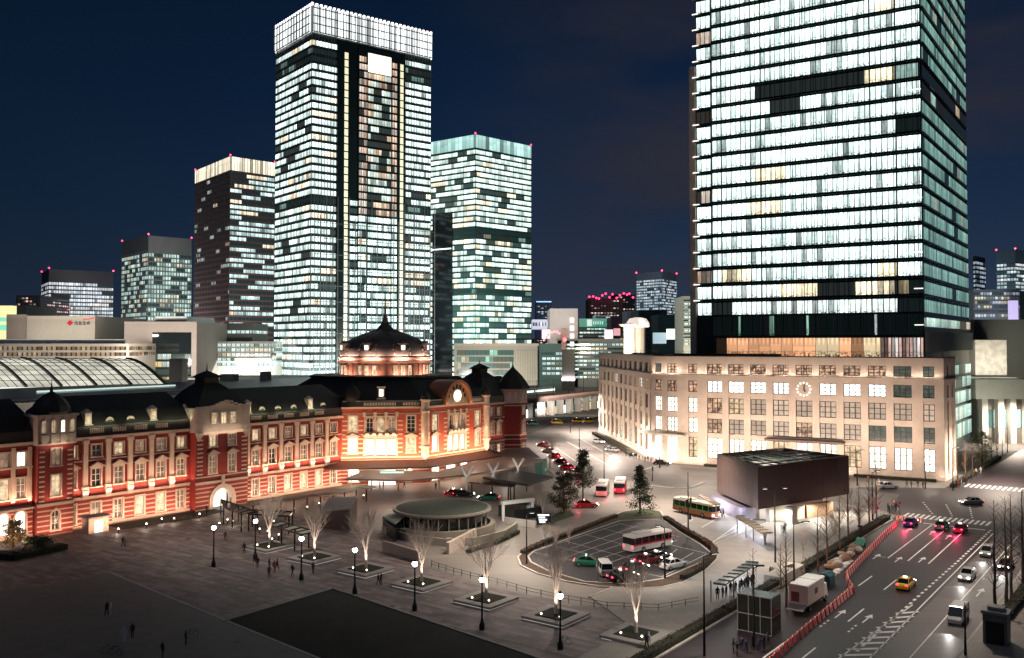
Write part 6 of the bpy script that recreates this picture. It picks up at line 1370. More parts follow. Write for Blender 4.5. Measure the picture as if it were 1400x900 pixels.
# ------------------------------------------------------------------ people
def bake(o):
    dg = bpy.context.evaluated_depsgraph_get(); me = bpy.data.meshes.new_from_object(o.evaluated_get(dg)); bpy.data.objects.remove(o); return me
def person_mesh(step=.25, arm=.1, bag=False, coat=.5, lean=0.0, back=0.0):
    J = {'p': (0, 0, .95), 'c': (lean * .5, 0, 1.30), 'n': (lean, 0, 1.47), 'h0': (lean * 1.1, 0, 1.56), 'h1': (lean * 1.15 + .01, 0, 1.70)}
    for s, k in ((1, 'l'), (-1, 'r')):
        st_ = step * s
        J['hip' + k] = (0, .095 * s, .90); J['kn' + k] = (st_ * .55 + .04, .10 * s, .50); J['an' + k] = (st_ - .02, .10 * s, .09); J['to' + k] = (st_ + .13, .12 * s, .035)
        J['sh' + k] = (lean * .9, .19 * s, 1.40); J['el' + k] = (lean * .7 - arm * s * .8 - .03, .25 * s, 1.13); J['ha' + k] = (lean * .6 - arm * s * 1.2 + .10, .24 * s, .90); J['fi' + k] = (lean * .6 - arm * s * 1.2 + .14, .23 * s, .80)
    E_ = [('p', 'c'), ('c', 'n'), ('n', 'h0'), ('h0', 'h1')] + [(a + k, b + k) for k in 'lr' for a, b in (('hip', 'kn'), ('kn', 'an'), ('an', 'to'), ('sh', 'el'), ('el', 'ha'), ('ha', 'fi'))] + [('p', 'hip' + k) for k in 'lr'] + [('c', 'sh' + k) for k in 'lr']
    names = list(J); me = bpy.data.meshes.new('person'); me.from_pydata([J[n] for n in names], [(names.index(a), names.index(b)) for a, b in E_], [])
    o = bpy.data.objects.new('person', me); COL.objects.link(o)
    m = o.modifiers.new('skin', 'SKIN'); m.use_smooth_shade = True
    rad = {'p': .15, 'c': .15, 'n': .055, 'h0': .085, 'h1': .10, 'hip': .10, 'kn': .065, 'an': .045, 'to': .04, 'sh': .07, 'el': .05, 'ha': .035, 'fi': .03}
    sv = me.skin_vertices[0].data
    for i, n in enumerate(names):
        r = rad.get(n, rad.get(n[:-1], .05)); sv[i].radius = (r, r)
        if n == 'p': sv[i].use_root = True
    o.modifiers.new('s', 'SUBSURF').levels = 1
    me2 = bake(o); c = [0] * len(me2.polygons)
    for i, p in enumerate(me2.polygons):
        x, y, z = p.center
        if z > 1.60 and (x < lean + .04 or z > 1.72): k = 3
        elif z > 1.49 : k = 2
        elif z < .88 and abs(y) > .19: k = 2
        elif z > coat * 1.0 + .35: k = 0
        elif z > .10: k = 1
        else: k = 4
        c[i] = k
    me2.polygons.foreach_set('material_index', c); return me2
skin = mat('skin', (.45, .28, .20), .6, var=0); hair = mat('dark_hair', (.012, .010, .009), .5, var=0); shoe = mat('black_shoes', (.015, .015, .015), .5, var=0)
coats = [('black', (.015, .015, .018)), ('navy', (.02, .03, .07)), ('grey', (.16, .16, .17)), ('cream', (.45, .40, .33)), ('brown', (.12, .07, .04)), ('red', (.30, .03, .03)), ('white', (.6, .6, .6)), ('charcoal', (.05, .05, .055))]
cm = [mat('coat_' + n, c, .8, var=.1) for n, c in coats]; tr_ = [mat('trousers_dark', (.02, .02, .025), .8, var=0), mat('trousers_blue', (.04, .06, .12), .8, var=0)]
shapes = [person_mesh(.26, .12), person_mesh(.05, .03), person_mesh(-.20, -.10, coat=.25), person_mesh(.34, .16, lean=.06), person_mesh(.02, .0, coat=.15, lean=.02)]
pose = ['mid stride', 'standing', 'strolling', 'striding', 'waiting']
pmesh = {}; np_ = [0]; seenl = {}
def person(px, py, where, ci=None, sh=None, rz=None, group=None, z=0.0):
    i = np_[0]; np_[0] += 1; r = random.Random(i * 13 + 5); ci = r.randrange(8) if ci is None else ci; sh = r.randrange(5) if sh is None else sh
    key = (ci, sh)
    if key not in pmesh:
        me = shapes[sh].copy(); me.materials.clear()
        for m_ in (cm[ci], tr_[i % 2], skin, hair, shoe): me.materials.append(m_)
        pmesh[key] = me
    o = bpy.data.objects.new('person', pmesh[key]); COL.objects.link(o); g_ = G(px, py, z); o.location = g_; o.rotation_euler = (0, 0, r.uniform(0, 6.28) if rz is None else rz)
    s_ = r.uniform(.94, 1.06); o.scale = (s_, s_, s_)
    lb = 'person in %s coat %s %s' % (coats[ci][0], pose[sh], where)
    seenl[lb] = seenl.get(lb, 0) + 1
    if seenl[lb] > 1: lb += ', %s such' % ordn(seenl[lb] - 1)
    tag(o, lb, 'person', group); return o
# where the photo shows them
for px, py, wh_, ci, sh in ((334, 757, 'by the first planter', 0, 0), (428, 845 - 60, 'alone between two planters', 1, 1), (517, 800, 'beside the third planter', 0, 0), (521, 800, 'just right of its companion by the third planter', 7, 1),
    (368, 779, 'in the small group near the lamp', 0, 1), (375, 782, 'in the small group near the lamp', 5, 2), (379, 780, 'in the small group near the lamp', 1, 0), (368, 790, 'below the small group near the lamp', 4, 1), (352, 777, 'left of the small group', 7, 4),
    (348, 770, 'close to the foot of the lamp', 7, 2), (400, 788, 'walking clear of the planters', 0, 3),
    (146, 842, 'on the pale path', 0, 0), (151, 842, 'on the pale path beside another', 6, 1), (170, 877, 'at the lower edge of the pale path', 6, 1), (181, 873, 'at the lower edge of the pale path', 0, 4), (254, 882, 'standing alone low on the pale path', 0, 1),
    (222, 899, 'cut by the bottom edge', 0, 1), (888, 886, 'stooping by the last planter', 6, 3), (884, 888, 'beside the stooping one at the last planter', 7, 2), (312, 742, 'under the lamp near the portal', 3, 1), (308, 740, 'under the lamp near the portal', 4, 0),
    (168, 748, 'at the caption free strip before the moat lawn', 7, 0), (172, 749, 'just right of another before the moat lawn', 3, 1), (282, 703, 'in front of the arched portal', 0, 1), (553, 668, 'under the brown canopy', 0, 0), (519, 668, 'at the lit entrance', 7, 1), (524, 668, 'at the lit entrance', 5, 1), (596, 670, 'by the canopy column', 0, 4)):
    person(px, py, wh_, ci, sh)
for i, (px, py) in enumerate(((981, 821), (988, 819), (993, 817), (999, 813), (1003, 814), (1006, 812), (1011, 811), (1014, 809), (1018, 808), (1020, 806), (1023, 804), (1027, 803), (1030, 801))): person(px, py, 'in the bus queue, %s from its near end' % ordn(i), [0, 7, 1, 0, 3, 0, 2, 0, 7, 1, 0, 7, 1][i], (1, 4)[i % 2], group='people queueing at the bus shelter')
for px, py, wh_ in ((1053, 791, 'on a bicycle stand near the bare tree'), (1056, 790, 'near the bare tree'), (1046, 741, 'under the narrow shelter roof'), (1069, 729, 'in front of the brown box'), (1072, 731, 'in front of the brown box'), (1074, 727, 'in front of the brown box'),
    (985, 708, 'beside the route bus'), (989, 708, 'beside the route bus'), (1170, 765, 'on the footway by the hedge')): person(px, py, wh_)
for i, (px, py) in enumerate(((870, 628), (874, 630), (878, 630), (882, 632), (886, 631), (890, 633), (893, 632), (866, 627), (861, 626), (897, 634), (856, 624), (902, 634))): person(px, py, 'outside the bright shopfront, %s of the crowd' % ordn(i), group='crowd outside the corner shopfront')
for i, (px, py) in enumerate(((1216, 703), (1219, 700), (1222, 702), (1225, 699), (1214, 700), (1229, 702), (1228, 706), (1240, 667), (1246, 668), (1255, 667), (1262, 668), (1265, 667), (1198, 702), (1201, 705))): person(px, py, 'waiting at the corner of the avenue, %s in line' % ordn(i), group='pedestrians at the corner of the avenue')
for i in range(15): person(1308 + i * 2.2 + (i % 3), 667 - (i * 1.4) + (i % 2) * 2, 'on the far footway, %s along' % ordn(i), group='pedestrians on the far footway')
for i, (px, py) in enumerate(((1003, 893), (1014, 890), (1020, 893), (1044, 890), (1050, 886), (1038, 892), (1029, 888), (1008, 897))): person(px, py, 'at the bottom edge, %s of the cluster' % ordn(i), ci=(0, 7, 1)[i % 3], group='people at the bottom edge by the glass box')
# ------------------------------------------------------------------ vehicles
M['tyre'] = mat('tyre', (.012, .012, .012), .8, var=0); M['car_glass'] = mat('car_glass', (.01, .012, .014), .05, var=0); M['rim'] = mat('wheel_rim', (.4, .4, .4), .3, .8, var=0)
hl = glow('headlamp', (1, .96, .88), 16, False); tl_ = glow('tail_lamp', (1, .01, .06), 5); rl_ = glow('taxi_lamp', (1, .9, .7), 3)
def wheel_on(t, x, y, r=.32, wdt=.22):
    b = MB(); b.tube((x, y - wdt / 2, r), (x, y + wdt / 2, r), r, n=16); o = b.build('wheel', M['tyre'], t)
    b = MB(); s = 1 if y > 0 else -1; b.tube((x, y + s * (wdt / 2 - .01), r), (x, y + s * (wdt / 2 + .02), r), r * .62, n=12); b.build('rim', M['rim'], o)
def car(name, label, col, kind='sedan', lights=True, brake=False, roof=False, roofcol=None):
    t = thing(name, label, {'taxi': 'taxi'}.get(name, 'car' if kind != 'van' else 'van'))
    m_ = bpy.data.materials.get('car_' + col[0]) or mat('car_' + col[0], col[1], .22, .25, var=.03)
    if kind == 'sedan': st_ = [(-2.3, .30, .62, .72), (-2.2, .22, .88, .80), (-1.4, .2, .98, .85), (.0, .2, .96, .86), (.9, .2, .93, .85), (1.9, .22, .80, .80), (2.25, .28, .62, .70), (2.32, .34, .5, .66)]; cab = [(-1.75, .97, .74), (-1.15, 1.42, .60), (.15, 1.44, .60), (.95, .95, .74)]
    elif kind == 'hatch': st_ = [(-2.0, .3, .7, .74), (-1.95, .22, .98, .80), (-1.0, .2, 1.0, .84), (.4, .2, .98, .84), (1.2, .2, .94, .82), (1.8, .24, .78, .76), (1.95, .3, .6, .68)]; cab = [(-1.85, 1.0, .74), (-1.6, 1.52, .62), (.2, 1.54, .62), (1.15, .96, .73)]
    else: st_ = [(-2.3, .3, 1.0, .82), (-2.28, .22, 1.1, .86), (-1.0, .2, 1.12, .88), (1.0, .2, 1.1, .88), (1.9, .22, .95, .84), (2.25, .3, .7, .76)]; cab = [(-2.26, 1.1, .82), (-2.15, 1.92, .74), (1.0, 1.92, .74), (1.75, 1.02, .80)]
    b = MB(); rings = []
    for (x, zb, zt, w_) in st_: rings.append([(x, -w_ * .92, zb), (x, -w_, (zb + zt) * .5), (x, -w_ * .97, zt - .06), (x, -w_ * .86, zt), (x, w_ * .86, zt), (x, w_ * .97, zt - .06), (x, w_, (zb + zt) * .5), (x, w_ * .92, zb)])
    n = 8; vs = [p for r in rings for p in r]; fs = [(i * n + j, i * n + (j + 1) % n, (i + 1) * n + (j + 1) % n, (i + 1) * n + j) for i in range(len(rings) - 1) for j in range(n)] + [tuple(range(n)), tuple(range(len(vs) - 1, len(vs) - n - 1, -1))]
    b.add(vs, fs); b.build('body', m_, t, smooth=False)
    b = MB(); vs = []
    for (x, z, w_) in cab: vs += [(x, -w_, z), (x, w_, z)]
    vs2 = [(cab[0][0], -cab[0][2], cab[0][1] - .1), (cab[0][0], cab[0][2], cab[0][1] - .1), (cab[-1][0], -cab[-1][2], cab[-1][1] - .1), (cab[-1][0], cab[-1][2], cab[-1][1] - .1)]
    b.add(vs, [(0, 2, 4, 6), (7, 5, 3, 1), (0, 1, 3, 2), (2, 3, 5, 4), (4, 5, 7, 6), (0, 6, 7, 1)]); b.build('cabin_glass', M['car_glass'], t)
    b = MB(); (xa, za, wa), (xb, zb_, wb) = cab[1], cab[2]; b.add([(xa - .05, -wa - .03, za), (xb + .08, -wb - .03, zb_), (xb + .08, wb + .03, zb_), (xa - .05, wa + .03, za), (xa + .05, -wa + .05, za + .06), (xb - .05, -wb + .05, zb_ + .06), (xb - .05, wb - .05, zb_ + .06), (xa + .05, wa - .05, za + .06)], [(4, 5, 6, 7), (0, 1, 5, 4), (1, 2, 6, 5), (2, 3, 7, 6), (3, 0, 4, 7)])
    for s in (-1, 1):
        for k_ in ((0, 1), (2, 3)): b.tube((cab[k_[0]][0], s * cab[k_[0]][2], cab[k_[0]][1]), (cab[k_[1]][0], s * cab[k_[1]][2], cab[k_[1]][1]), .045, n=4)
        xm = (xa + xb) / 2; b.tube((xm, s * (wa + .02), za), (xm, s * (cab[0][2] + .02), cab[0][1]), .04, n=4)
    b.build('roof', (bpy.data.materials.get('car_' + roofcol[0]) or mat('car_' + roofcol[0], roofcol[1], .25, .2, var=0)) if roofcol else m_, t)
    xf, xr = st_[-2][0], st_[0][0]
    for s in (-1, 1):
        wheel_on(t, xf - .75, s * .76); wheel_on(t, xr + .78, s * .76)
        b = MB(); b.obox((xf + .02, s * .54, .64), .10, .34, .16, 0); b.build('headlight', hl if lights else M['rim'], t)
        b = MB(); b.obox((xr + .0, s * .58, .80), .10, .30, .16, 0); b.build('tail_light', tl_ if (lights or brake) else mat('dull_red', (.2, .01, .01), .3, var=0), t)
    if roof: b = MB(); b.obox(((xa + xb) / 2, 0, za + .16), .16, .5, .16, 0); b.build('roof_lamp', rl_, t)
    return t
WHT = ('white', (.7, .7, .7)); BLK = ('black', (.02, .02, .022)); RED = ('red', (.45, .02, .03)); SIL = ('silver', (.35, .36, .37)); GRN = ('green', (.03, .18, .12)); YEL = ('yellow', (.7, .45, .03)); BLU = ('blue', (.03, .05, .2)); ORG = ('orange', (.7, .25, .05))
protos = {}
def put_car(px, py, ang, label, col, kind='sedan', lights=True, roof=False, roofcol=None, name='car', group=None, z=.02, frame=True, s_d=None):
    key = (col[0], kind, lights, roof, roofcol and roofcol[0], name)
    if key not in protos: protos[key] = car(name, label, col, kind, lights, False, roof, roofcol)
    p = W(*s_d) if s_d else G(px, py); p.z = z
    return place(protos[key], p, ang, label, group)
AU = math.atan2(U[1], U[0])          # along the avenue, away from the camera
put_car(0, 0, AU, 'dark blue saloon braking at the stop line in the lane nearest the barrier', BLU, s_d=(174.6, -41.5), name='parked_car')
put_car(0, 0, AU, 'green topped taxi braking at the stop line in the middle lane', GRN, roof=True, s_d=(175, -36.4), name='taxi')
put_car(0, 0, AU, 'maroon taxi braking at the stop line in the lane nearest the hatched strip', ('maroon', (.2, .01, .03)), roof=True, s_d=(174.2, -33.2), name='taxi')
put_car(0, 0, AU + math.pi, 'white saloon driving towards the camera with headlamps on, mid avenue', WHT, s_d=(140, -25.9))
put_car(0, 0, AU + math.pi, 'silver hatchback following behind the white saloon in the oncoming lanes', SIL, 'hatch', s_d=(157, -26.2))
put_car(0, 0, AU + math.pi, 'black taxi in the outer oncoming lane nearest the tall bare trees', BLK, roof=True, s_d=(150, -22.6), name='taxi')
put_car(0, 0, AU + math.pi, 'white van in the outer oncoming lane low in the view', WHT, 'van', s_d=(118, -22.9))
put_car(0, 0, AU, 'yellow taxi driving away from the camera in the right hand lane', YEL, roof=True, s_d=(130, -31.6), name='taxi')
put_car(0, 0, AU + 2.3, 'silver saloon turning through the far side of the junction', SIL, s_d=(205, -37))
for i, (s_, d_, c_) in enumerate(((262, -32, WHT), (275, -35.5, RED), (290, -32, SIL), (306, -39, BLK), (318, -33, WHT))):
    put_car(0, 0, AU + (math.pi if d_ > -36 else 0), '%s car on the far stretch of the avenue, %s beyond the second crossing' % (c_[0], ordn(i)), c_, s_d=(s_, d_))
put_car(1214, 668, R(8), 'white saloon parked in the side road before the cream block', WHT, lights=False)
put_car(905, 636, R(-20), 'black saloon waiting beside the bright shopfront', BLK)
put_car(818, 606, R(-52), 'white car with red lamps entering the curved road', WHT)
put_car(837, 618, R(128), 'silver car with glaring headlamps on the curved road', SIL)
put_car(802, 694, R(8), 'red taxi at the mouth of the taxi pool road', RED, roof=True, name='taxi')
for i, (px, py, c_) in enumerate(((742, 611, RED), (750, 619, WHT), (758, 626, RED), (766, 634, BLK), (775, 642, RED), (783, 650, WHT))): put_car(px, py, R(128), '%s taxi queueing beside the station, %s from the far end of the queue' % (c_[0], ordn(i)), c_, roof=True, name='taxi', group='taxis queueing beside the station')
put_car(622, 678, R(5), 'red taxi peeping over the left of the round pavilion roof', RED, roof=True, name='taxi'); put_car(634, 679, R(5), 'black taxi behind the middle of the round pavilion roof', BLK, roof=True, name='taxi')
put_car(668, 684, R(170), 'teal and black taxi by the posts of the taxi shelter', GRN, roof=True, roofcol=BLK, name='taxi')
for (px, py, a, lb, c_, kd, nm) in ((921, 778, R(38), 'white saloon parked at the right corner of the taxi pool', WHT, 'sedan', 'taxi'), (900, 768, R(38), 'black taxi parked behind the white saloon in the taxi pool', BLK, 'sedan', 'taxi'), (886, 772, R(38), 'maroon taxi parked third from the right corner of the taxi pool', ('maroon', (.2, .01, .03)), 'sedan', 'taxi'),
    (868, 783, R(38), 'charcoal taxi parked at the centre front of the taxi pool', ('charcoal', (.05, .05, .05)), 'sedan', 'taxi'), (852, 795, R(30), 'black taxi at the exit of the taxi pool', BLK, 'sedan', 'taxi'), (806, 775, R(-10), 'green and orange taxi at the left front of the taxi pool', GRN, 'sedan', 'taxi'), (826, 786, R(95), 'small white van at the front kerb of the taxi pool', WHT, 'van', 'delivery_van'),
    ):
    put_car(px, py, a, lb, c_, kd, roof=(nm == 'taxi'), name=nm, z=.16, lights=nm == 'taxi' and px < 910)
for px, py, a, c_, lb in ((762, 572, 0, YEL, 'yellow taxi under the viaduct arches, left one'), (790, 570, 0, YEL, 'yellow cab under the viaduct arches, middle one'), (806, 570, 0, YEL, 'yellow cab under the viaduct arches, right one'), (729, 574, 0, GRN, 'green cab under the viaduct arches')):
    put_car(px, py + 8, R(5), lb, c_, kind='van', name='taxi', roof=True)
def bus(label, p, ang, c1, c2, c3, L_=10.5, glowin=1.0):
    t = thing('bus', label, 'bus', p, ang)
    x0, x1 = -L_ / 2, L_ / 2
    b = MB(); b.prism([(x0, -1.22), (x1 - .2, -1.22), (x1, -1.0), (x1, 1.0), (x1 - .2, 1.22), (x0, 1.22)], .35, 1.35); b.build('lower_body', c1, t)
    b = MB(); b.prism([(x0 + .02, -1.16), (x1 - .25, -1.16), (x1 - .08, -.95), (x1 - .08, .95), (x1 - .25, 1.16), (x0 + .02, 1.16)], 1.35, 2.4); b.build('window_band', M['car_glass'], t)
    b = MB(); b.prism([(x0, -1.22), (x1 - .2, -1.22), (x1 - .05, -1.0), (x1 - .05, 1.0), (x1 - .2, 1.22), (x0, 1.22)], 2.4, 2.75, [(x0 + .1, -1.1), (x1 - .3, -1.1), (x1 - .2, -.9), (x1 - .2, .9), (x1 - .3, 1.1), (x0 + .1, 1.1)]); b.box(x0 + 1.5, x0 + 4.5, -.8, .8, 2.75, 2.98); b.build('roof', c2, t)
    b = MB()
    for s in (-1, 1):
        for i in range(7): b.box(x0 + .3 + i * 1.55, x0 + .42 + i * 1.55, s * 1.17 - .03, s * 1.17 + .03, 1.35, 2.4)
    b.box(x0, x1 - .5, -1.24, -1.22, 1.2, 1.42); b.box(x0, x1 - .5, 1.22, 1.24, 1.2, 1.42); b.build('pillar', c3, t)
    for s in (-1, 1):
        wheel_on(t, x0 + 2.2, s * 1.1, .46, .28); wheel_on(t, x1 - 2.4, s * 1.1, .46, .28)
        b = MB(); b.obox((x1 + .01, s * .85, .75), .1, .35, .22); b.build('headlight', hl, t); b = MB(); b.obox((x0 - .02, s * .95, 1.0), .08, .22, .35); b.build('tail_light', tl_, t)
    b = MB(); b.obox((x1 - .03, 0, 2.56), .06, 1.5, .26); b.build('destination_board', glow('destination', (1, .75, .35), 1.4) if not bpy.data.materials.get('destination') else bpy.data.materials['destination'], t)
    b = MB(); b.box(x0 + .5, x1 - .6, -.9, .9, 1.5, 2.3); b.build('lit_interior', bpy.data.materials.get('bus_interior') or glow('bus_interior', (.9, 1, .9), .25), t)
    return t
mo, mg, mc_ = mat('bus_orange', (.62, .22, .10), .4, var=.05), mat('bus_green', (.12, .5, .10), .4, var=.05), mat('bus_cream', (.6, .55, .42), .4, var=.05)
mw, mr_, mp_ = mat('bus_white', (.7, .68, .66), .35, var=.05), mat('bus_red', (.55, .03, .06), .35, var=.05), mat('bus_pink', (.65, .35, .32), .35, var=.05)
p = G(952, 704); bus('orange and green city bus pulled up at the narrow shelter', (p.x, p.y, .02), R(-57), mo, mc_, mg)
p = G(824, 676); bus('pinkish white bus with its rear lamps towards the camera, left of the pair', (p.x, p.y, .02), R(80), mp_, mw, mw, 8.5)
p = G(848, 672); bus('red and white bus with its rear lamps towards the camera, right of the pair', (p.x, p.y, .02), R(80), mr_, mw, mr_, 8.5)
p = G(886, 752); bus('white coach with crimson stripes crossing the upper ranks of the taxi pool', (p.x, p.y, .16), R(38), mw, mw, mr_, 9.0)
# box truck at the road works
tk = thing('box_truck', 'white box lorry parked inside the road works with its tail lift down', 'lorry', W(113.5, -39.2, .02), AU)
b = MB(); b.box(-3.6, 2.6, -1.15, 1.15, .95, 3.3); b.build('box_body', mat('lorry_white', (.62, .56, .50), .5, var=.08, sc=1), tk)
b = MB(); b.add([(-3.66, -1.2, 3.3), (2.66, -1.2, 3.3), (2.66, 1.2, 3.3), (-3.66, 1.2, 3.3), (-3.66, -1.1, 3.42), (2.66, -1.1, 3.42), (2.66, 1.1, 3.42), (-3.66, 1.1, 3.42)], [(4, 5, 6, 7), (0, 1, 5, 4), (1, 2, 6, 5), (2, 3, 7, 6), (3, 0, 4, 7)]); b.box(-.2, -.1, -1.2, 1.2, 3.42, 3.46); b.build('box_roof', M['white'], tk)
b = MB(); b.prism([(2.8, -1.05), (4.3, -1.05), (4.3, 1.05), (2.8, 1.05)], .5, 2.3, [(2.8, -1.0), (3.9, -1.0), (3.9, 1.0), (2.8, 1.0)]); b.build('cab', M['white'], tk)
b = MB(); b.box(-3.5, 4.2, -.9, .9, .55, .9); b.build('chassis', M['dark'], tk)
b = MB(); b.obox((-4.3, 0, .8), 1.5, 2.1, .08, 0, Matrix.Rotation(R(-18), 4, 'Y'));
b.build('tail_lift', M['grey'], tk); b = MB(); b.box(-3.66, -3.61, -.1, .9, 1.3, 2.5); b.build('rear_door', mat('hatch_brown', (.12, .07, .05), .5), tk); b = MB(); b.box(-1, .0, -1.18, -1.15, 1.9, 2.6); b.build('side_hatch', bpy.data.materials['hatch_brown'], tk)
for x in (-2.6, 3.4):
    for s in (-1, 1): wheel_on(tk, x, s * .95, .42, .3)
# ------------------------------------------------------------------ road works
path_ = [(88, -35.0), (96, -35.6), (106, -36.0), (116, -36.4), (123.4, -36.7), (126.5, -38.2), (130.4, -39.6), (138, -40.4), (150, -41.6), (160, -42.6), (170, -43.4), (177.2, -43.8)]
m_bar = mat('barrier_red', (.62, .06, .05), .45, var=.15, sc=4)
def barrier_proto():
    t = thing('traffic_barrier', 'x', 'barrier'); b = MB()
    b.prism([(-.55, -.24), (.55, -.24), (.55, .24), (-.55, .24)], 0, .85, [(-.55, -.08), (.55, -.08), (.55, .08), (-.55, .08)]); b.build('block', m_bar, t)
    b = MB()
    for x in (-.3, .25): b.prism([(x - .09, -.26), (x + .09, -.26), (x + .09, .26), (x - .09, .26)], .02, .83, [(x - .09, -.11), (x + .09, -.11), (x + .09, .11), (x - .09, .11)])
    b.build('white_stripe', M['white'], t); b = MB(); b.ball((.45, 0, .93), .06, 4); b.build('marker_lamp', glow('marker_lamp', (1, .35, .15), 1.2), t); return t
bp_ = barrier_proto(); k_ = 0
for (s0, d0), (s1, d1) in zip(path_[:-1], path_[1:]):
    L_ = math.hypot(s1 - s0, d1 - d0); n = max(1, round(L_ / 1.6))
    for i in range(n):
        q = i / n; p = W(s0 + (s1 - s0) * q, d0 + (d1 - d0) * q, .02); e_ = W(s1, d1) - W(s0, d0)
        place(bp_, p, math.atan2(e_.y, e_.x), 'red and white road works barrier, %s counted from the bottom of the view' % ordn(k_), 'red and white barriers round the road works'); k_ += 1
for i in range(9):
    p = W(178.4, -44.3 + i * -.0, .02) + Vector(W(0, 0.9 * i - .2)) * 1.0
    place(bp_, p, math.atan2(N[1], N[0]), 'red and white barrier across the closed lane mouth, %s from the footway' % ordn(i), 'barriers across the closed lane') if i < 5 else None
m_bag = [mat('sack_tan', (.30, .17, .10), .8, var=.2), mat('sack_pale', (.36, .26, .19), .8, var=.2), mat('sack_white', (.5, .48, .44), .8, var=.2)]
rr = random.Random(3)
for i in range(17):
    s_ = 134 + i * .95 + rr.uniform(-.3, .3); d_ = -43.2 - i * .03 + rr.uniform(-.9, .9); b = MB(); h_ = rr.uniform(.5, 1.0)
    prof = [(.35, 0), (.6, .15), (.66, h_ * .5), (.5, h_ * .85), (.22, h_)]; b.lathe(prof, 0, 0, 9)
    for j, v_ in enumerate(b.v): b.v[j] = (v_[0] * rr.uniform(.85, 1.2) * 1.3, v_[1] * rr.uniform(.85, 1.15), v_[2])
    o = b.build('builders_sack', m_bag[i % 3], smooth=True); o.location = W(s_, d_, .02); o.rotation_euler = (0, 0, rr.uniform(0, 3))
    tag(o, '%s bulging builders sack in the road works heap, %s from the near end' % (('tan', 'pale', 'whitish')[i % 3], ordn(i)), 'sack', 'builders sacks in the road works')
for i in range(6):
    b = MB(); b.box(-.9, .9, -.5, .5, 0, .12); b.box(-.7, .7, -.35, .35, .12, .2); o = b.build('concrete_slab', M['paint']); o.location = W(129.5 + i * 2.1, -41.6 - i * .12, .02); o.rotation_euler = (0, 0, AU + rr.uniform(-.15, .15)); tag(o, 'pale slab lying inside the barrier line, %s from the near end' % ordn(i), 'slab', 'pale slabs in the road works')
for nm, lb, s_, d_, c_, dims in (('skip_container', 'green covered skip behind the white lorry', 122.5, -42.0, (.06, .22, .10), (2.6, 1.5, 1.2)), ('skip_container', 'dark blue covered skip beside the green one', 125, -40.6, (.03, .09, .11), (2.4, 1.5, 1.4))):
    t = thing(nm, lb, 'skip', W(s_, d_, .02), AU); b = MB(); x, y, z = dims; b.prism([(-x / 2 * .85, -y / 2), (x / 2 * .85, -y / 2), (x / 2 * .85, y / 2), (-x / 2 * .85, y / 2)], 0, z, [(-x / 2, -y / 2), (x / 2, -y / 2), (x / 2, y / 2), (-x / 2, y / 2)]); b.build('bin', mat('skip_paint%d' % s_, c_, .6, var=.2), t)
    b = MB(); b.prism([(-x / 2 - .05, -y / 2 - .05), (x / 2 + .05, -y / 2 - .05), (x / 2 + .05, y / 2 + .05), (-x / 2 - .05, y / 2 + .05)], z, z + .35, [(-x / 2, -.2), (x / 2, -.2), (x / 2, .2), (-x / 2, .2)]); b.build('cover', mat('skip_cover%d' % s_, tuple(q * 1.5 for q in c_), .7, var=.2), t)
t = thing('light_tower', 'small green and white works machine with a dark mast behind the sacks', 'machine', W(152, -43.9, .02), AU); b = MB(); b.prism([(-.9, -.6), (.9, -.6), (.9, .6), (-.9, .6)], .3, 1.3, [(-.6, -.5), (.6, -.5), (.6, .5), (-.6, .5)]); b.build('housing', mat('machine_green', (.10, .42, .28), .5), t); b = MB(); b.tube((0, 0, 1.3), (0, 0, 3.2), .1); b.obox((0, 0, 3.2), .3, .8, .3); b.build('mast', M['dark'], t)
for s in (-1, 1): wheel_on(t, .4, s * .6, .28, .2)
# bollard beacon behind the lorry
t = thing('warning_beacon', 'glaring red warning beacon on a stand behind the white lorry', 'beacon', W(106.2, -41.4, .02)); b = MB(); b.tube((0, 0, 0), (0, 0, 1.5), .06); b.prism([(-.3, -.3), (.3, -.3), (.3, .3), (-.3, .3)], 0, .1); b.build('stand', M['dark'], t); b = MB(); b.ball((0, 0, 1.65), .2, 6); b.build('beacon', glow('beacon_red', (1, .05, .1), 25, True), t)
# ------------------------------------------------------------------ trees
M['bark_pale'] = mat('pale_bark', (.52, .45, .39), .8, var=.2, sc=3); M['bark_red_lit'] = mat('red_lit_bark', (.17, .095, .06), .85, var=.3, sc=3)  # reddish light on the slender avenue trunks put into their bark colour
M['bark_dark'] = mat('dark_bark', (.05, .035, .028), .85, var=.3, sc=3)
def grow(mb, p, d, ln, r, lev, rnd, spread, lift, kids, shrink=.68):
    n = 3; q = p
    for i in range(n):
        d2 = (d + Vector((rnd.uniform(-1, 1), rnd.uniform(-1, 1), rnd.uniform(-.3, .6))) * .10 + Vector((0, 0, lift))).normalized(); e_ = q + d2 * ln / n; r2 = r * (1 - .28 * (i + 1) / n) if lev else r * (1 - .6 * (i + 1) / n)
        mb.tube(q, e_, r * (1 - .28 * i / n) if lev else r * (1 - .6 * i / n), r2, 5 if lev > 1 else 3); q, d = e_, d2
        if lev > 0 and i > 0:
            for k in range(kids if i == n - 1 else max(1, kids - 2)):
                a = rnd.uniform(0, 6.28); x = d.orthogonal().normalized(); x.rotate(Matrix.Rotation(a, 3, d)); nd_ = (d + x * rnd.uniform(.3, 1.3) * spread).normalized()
                grow(mb, q, nd_, ln * shrink * rnd.uniform(.8, 1.15), r2 * .62, lev - 1, rnd, spread, lift, kids, shrink)
